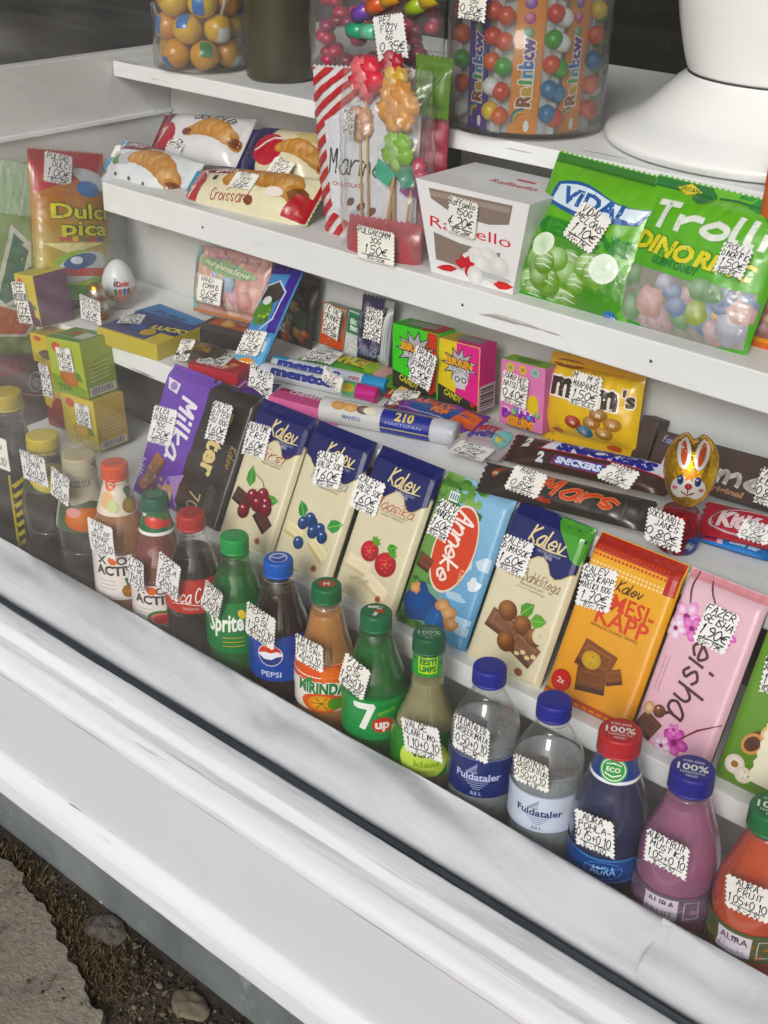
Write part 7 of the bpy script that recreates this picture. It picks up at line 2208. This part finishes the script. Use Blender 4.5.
price_tag(t, ((-0.4415, 1.058, 0.5934), (0.9982, 0.0, -0.0606), (0.0606, 0.0, 0.9982), 0.0278, 0.0383), ['FAZER', 'KISMET', '0.85€', '1KG-15€'])
# red wafer bar and the thin blue and red stick
def art_kk(cv, W, H):
    cv.ell(-W * .02, H * .5, W * .40, H * .40, 'b9a8ac', n=24, rot=.05); cv.ell(-W * .02, H * .5, W * .375, H * .36, 'a02f3c', n=24, rot=.05)
    cv.text('KitKat', -W * .03, H * .50, H * .42, 'd2c2c6', bold=.06, wid=W * .58, shear=.15, rot=-.02); cv.poly([(W * .30, H * .95), (W * .46, H * .9), (W * .46, H * .55), (W * .38, H * .6)], '3a5a9a')
bag('candy_bar', 'red wafer candy bar with a white outlined oval at the right', 'candy bar', ((-0.4372, 1.0117, 0.556), (0.9882, 0.1357, 0.0713), (-0.1509, 0.7816, 0.6053), 0.0935, 0.0338), .016, '9a2f3a', art_kk, ((-0.4299, 1.0143, 0.5704), (0.9971, 0.0724, 0.0224), (-0.071, 0.7899, 0.6091), 0.0305, 0.0216), ['NESTLE', 'KITKAT', '0.75€', '1KG-18€'], ends='u', seed=68, group='candy bars lying on the low shelf')
def art_bs(cv, W, H):
    cv.rect(-W / 2, 0, -W * .18, H, 'b8344a'); cv.text('mini', -W * .36, H * .5, H * .5, '3a2a5a', bold=.05); cv.poly([(-W * .20, 0), (-W * .12, 0), (-W * .16, H), (-W * .22, H)], 'd2b8c4'); cv.text('chew bar', W * .15, H * .5, H * .45, 'c9dcf0', bold=.05, wid=W * .4)
bag('candy_stick', 'thin blue and red candy stick lying in front of the red wafer bar', 'candy stick', ((-0.4487, 1.0097, 0.546), (0.9951, 0.0929, 0.0324), (-0.0972, 0.9792, 0.178), 0.071, 0.0148), .007, '3a7ac0', art_bs, ends='u', seed=69, wr=.0006, seal=.004, step=.002)
# foil bunny
bb = (-0.4911, 0.9868, 0.5412)
t = thing('chocolate_bunny', 'gold foil chocolate bunny with red and blue clothes', 'chocolate bunny', bb)
bx = Vector(bb)
vd = Vector((-bx.x, -bx.y, 0)).normalized(); vr = Vector((-vd.y, vd.x, 0)); up = Vector((0, 0, 1))
hc = Vector((-0.4868, 0.985, 0.6253))
hc = bx + (hc - bx) * .98
lean = (hc - bx)
mb = MB()
bod = [(.0150, 0), (.0185, .003), (.0205, .012), (.0200, .022), (.0180, .032), (.0160, .040)]
lathe_into(mb, spline(bod, 4), bb, '', 'foil', 32, cap=True, colf=lambda a, z: ('2f5aa0' if math.sin(a * 1.0 + .2) > -.55 and z < .020 else ('a82838' if z < .040 else 'c0303c')) if noise.noise(Vector((math.cos(a) * 3, math.sin(a) * 3, z * 120))) < .45 else 'cfd2da')
mb.build('clothes', t)
mb = MB()
hr = (.0240, .0200, .0345)
hz = (bx + lean); 
u2 = (up - vd * .38).normalized(); n2 = vr.cross(u2)
sphere_into(mb, hz, 1, 'd2a23c', 'foil', 40, 26, hr, colf=lambda d: 'd6a83e', rot=Matrix((vr, n2, u2)).transposed())
for i, p in enumerate(mb.v):
    q = Vector(p) - hz
    a_, b_, c_ = q.dot(vr), q.dot(n2), q.dot(u2)
    k_ = c_ / hr[2]
    a2 = a_ * (1 + .10 * k_)
    c2 = c_ - (.0075 * math.exp(-(a_ / .0040) ** 2) * max(0, k_ - .45) / .55 if k_ > .45 else 0)
    mb.v[i] = tuple(hz + vr * a2 + n2 * b_ + u2 * c2)
dm = Dome((hz, vr, u2, .05, .07), hr[0] * 1.0, hr[2] * .98, hr[1] * 1.04)
cv = Cv(mb, dm, 'card_foil', .0008)
def bs(x): return x * 1.22
for sx_ in (-.0062, .0066):
    cv.ell(bs(sx_), bs(.0125), bs(.0050), bs(.0115), 'd9d6d0', n=20, rot=-sx_ * 18); cv.ell(bs(sx_), bs(.0125), bs(.0024), bs(.0088), 'c0583a', n=18, rot=-sx_ * 18)
cv.ell(bs(-.0055), bs(-.0125), bs(.0068), bs(.0075), 'dedcd8', n=18); cv.ell(bs(.0055), bs(-.0125), bs(.0068), bs(.0075), 'dedcd8', n=18); cv.ell(0, bs(-.0105), bs(.0085), bs(.0085), 'dedcd8', n=18)
cv.burst(0, bs(-.0015), bs(.0042), bs(.0066), 8, 'cf8a34')
for sx_ in (-.0062, .0062):
    cv.ell(bs(sx_), bs(-.0070), bs(.0024), bs(.0036), '33508f', n=14); cv.ell(bs(sx_ + .0004), bs(-.0075), bs(.0012), bs(.0018), '1c2038', n=10); cv.ell(bs(sx_ - .0005), bs(-.0058), bs(.0006), bs(.0007), 'f0f0f0', n=8)
    cv.ell(bs(sx_ * 1.5), bs(-.0130), bs(.0020), bs(.0014), 'c9808a', n=10)
cv.ell(0, bs(-.0112), bs(.0027), bs(.0025), 'c23a3c', 'a02a30', n=14)
cv.line([(bs(-.0045), bs(-.0155)), (0, bs(-.0178)), (bs(.0045), bs(-.0155))], bs(.0011), '8a2a30'); cv.line([(0, bs(-.0135)), (0, bs(-.0165))], bs(.0008), '3a3036')
mb.build('head', t)
price_tag(t, ((-0.4877, 0.952, 0.5751), (0.9998, 0.0, -0.0174), (0.0174, 0.0, 0.9998), 0.0385, 0.0356), ['SOKOLAADI-', 'JANES', '30G', '0.80€', '1KG-26€'])

# ------------------------------------------------------------------ tea cartons stacked on the step at the left
TG_ = 'tea cartons stacked at the left'
def art_tea(c1, c2, fruit):
    def d(cv, W, H):
        cv.poly([(-W / 2, H * .35), (W / 2, H * .15), (W / 2, 0), (-W / 2, 0)], c2)
        cv.ell(W * .05, H * .32, W * .28, H * .16, fruit, mixc(fruit, '000000', .3), n=16, wob=.3); cv.ell(-W * .22, H * .84, W * .14, H * .09, 'c9553c', n=14)
        leaf(cv, W * .22, H * .42, W * .24, W * .14, -.6, '4f7a34'); cv.text('TEA', -W * .14, H * .12, H * .10, mixc(c2, '000000', .5), bold=.05, wid=W * .45)
    return d
def side_tea(c, top):
    def d(cv, W, H):
        cv.poly([(-W / 2, H * .45), (0, H * .65), (W / 2, H * .72), (W / 2, H * .12), (-W / 2, H * .10)], mixc(c, '000000', .18))
        for k in range(5):
            cv.line([(-W * .35, H * (.55 - k * .07)), (W * .3, H * (.58 - k * .07))], .0009, mixc(c, 'ffffff', .25))
        cv.rect(-W * .42, H * .02, W * .42, H * .17, 'c4c4be')
        rn = random.Random(3)
        x = -W * .36
        while x < W * .36:
            w = rn.choice([.0007, .0011, .0016]); cv.rect(x, H * .035, x + w, H * .155, '3a3a36'); x += w + rn.choice([.0008, .0012])
    return d
def stack_frame(p0, yaw, tilt):
    ex = Vector((math.cos(yaw), math.sin(yaw), 0))
    n = Vector((math.sin(yaw), -math.cos(yaw), 0))
    ey = (Vector((0, 0, 1)) - ex * math.tan(tilt)).normalized()
    ex2 = ey.cross(n).normalized()
    return Vector(p0), ex2, ey, n

carton('tea_carton', 'yellow tea carton at the bottom of the front tea stack', 'tea carton', ((-1.2842, 0.908, 0.413), (0.9969, 0.0, 0.0781), (-0.0781, 0.0, 0.9969), 0.0675, 0.0664), .047, 'c9b840', art_tea('c9b840', 'b9b06a', 'c9a23c'), top='a8a03a', right='b89a34', art_right=side_tea('b89a34', 0), tag=((-1.2757, 0.9055, 0.4584), (0.9952, 0.0, 0.0977), (-0.0977, 0.0, 0.9952), 0.0313, 0.0305), lines=['TEE', 'SIDRUN', '0.55€', '1KG-18€'], group=TG_)
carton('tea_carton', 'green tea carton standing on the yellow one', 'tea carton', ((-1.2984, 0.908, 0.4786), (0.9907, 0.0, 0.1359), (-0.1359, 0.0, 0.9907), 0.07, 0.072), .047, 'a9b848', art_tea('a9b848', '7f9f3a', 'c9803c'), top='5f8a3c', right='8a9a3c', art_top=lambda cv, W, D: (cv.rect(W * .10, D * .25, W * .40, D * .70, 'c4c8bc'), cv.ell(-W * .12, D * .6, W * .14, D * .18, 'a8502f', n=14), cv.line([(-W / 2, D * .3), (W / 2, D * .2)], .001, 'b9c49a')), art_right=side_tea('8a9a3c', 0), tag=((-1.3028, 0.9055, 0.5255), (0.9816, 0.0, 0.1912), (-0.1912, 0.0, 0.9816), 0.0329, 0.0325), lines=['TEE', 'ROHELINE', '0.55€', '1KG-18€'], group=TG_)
carton('tea_carton', 'red and yellow tea carton at the bottom of the stack behind', 'tea carton', ((-1.3473, 0.922, 0.412), (0.9941, 0.0, 0.1086), (-0.1086, 0.0, 0.9941), 0.0558, 0.0863), .045, 'b9a03c', art_tea('b9a03c', '7a2c2a', '9a3a2c'), top='a8963a', right='8a7a34', tag=((-1.3686, 0.9195, 0.4751), (0.9945, -0.0, 0.1045), (-0.1045, -0.0, 0.9945), 0.0237, 0.0455), lines=['TEE', 'MARJA', '0.55€', '1KG-18€'], group=TG_)
carton('tea_carton', 'yellow tea carton in the middle of the stack behind', 'tea carton', ((-1.3667, 0.923, 0.497), (0.994, 0.0, 0.1094), (-0.1094, 0.0, 0.994), 0.0579, 0.0381), .045, 'cdb83c', art_tea('cdb83c', 'b0a038', '5a4a2c'), top='b9a83a', right='a8963a', group=TG_)
carton('tea_carton', 'yellow and purple tea carton at the top of the stack behind', 'tea carton', ((-1.3919, 0.924, 0.5416), (0.9909, 0.0, 0.1347), (-0.1347, 0.0, 0.9909), 0.0418, 0.0663), .050, 'cdb93a', art_tea('cdb93a', '4a2c3c', '6a3a5a'), top='c9b83a', right='5a3450', art_top=lambda cv, W, D: (cv.line([(-W * .4, D * .3), (W * .4, D * .3)], .002, 'a8983a'), cv.ell(W * .05, D * .7, W * .12, D * .08, 'a08f34', n=12)), tag=((-1.4073, 0.9215, 0.5695), (0.9837, -0.0, 0.18), (-0.18, -0.0, 0.9837), 0.032, 0.0553), lines=['TEE', 'MUSTSOSTAR', '0.55€', '1KG-18€'], group=TG_)

for o in bpy.data.objects:
    if '_loc' in o:
        del o['_loc']
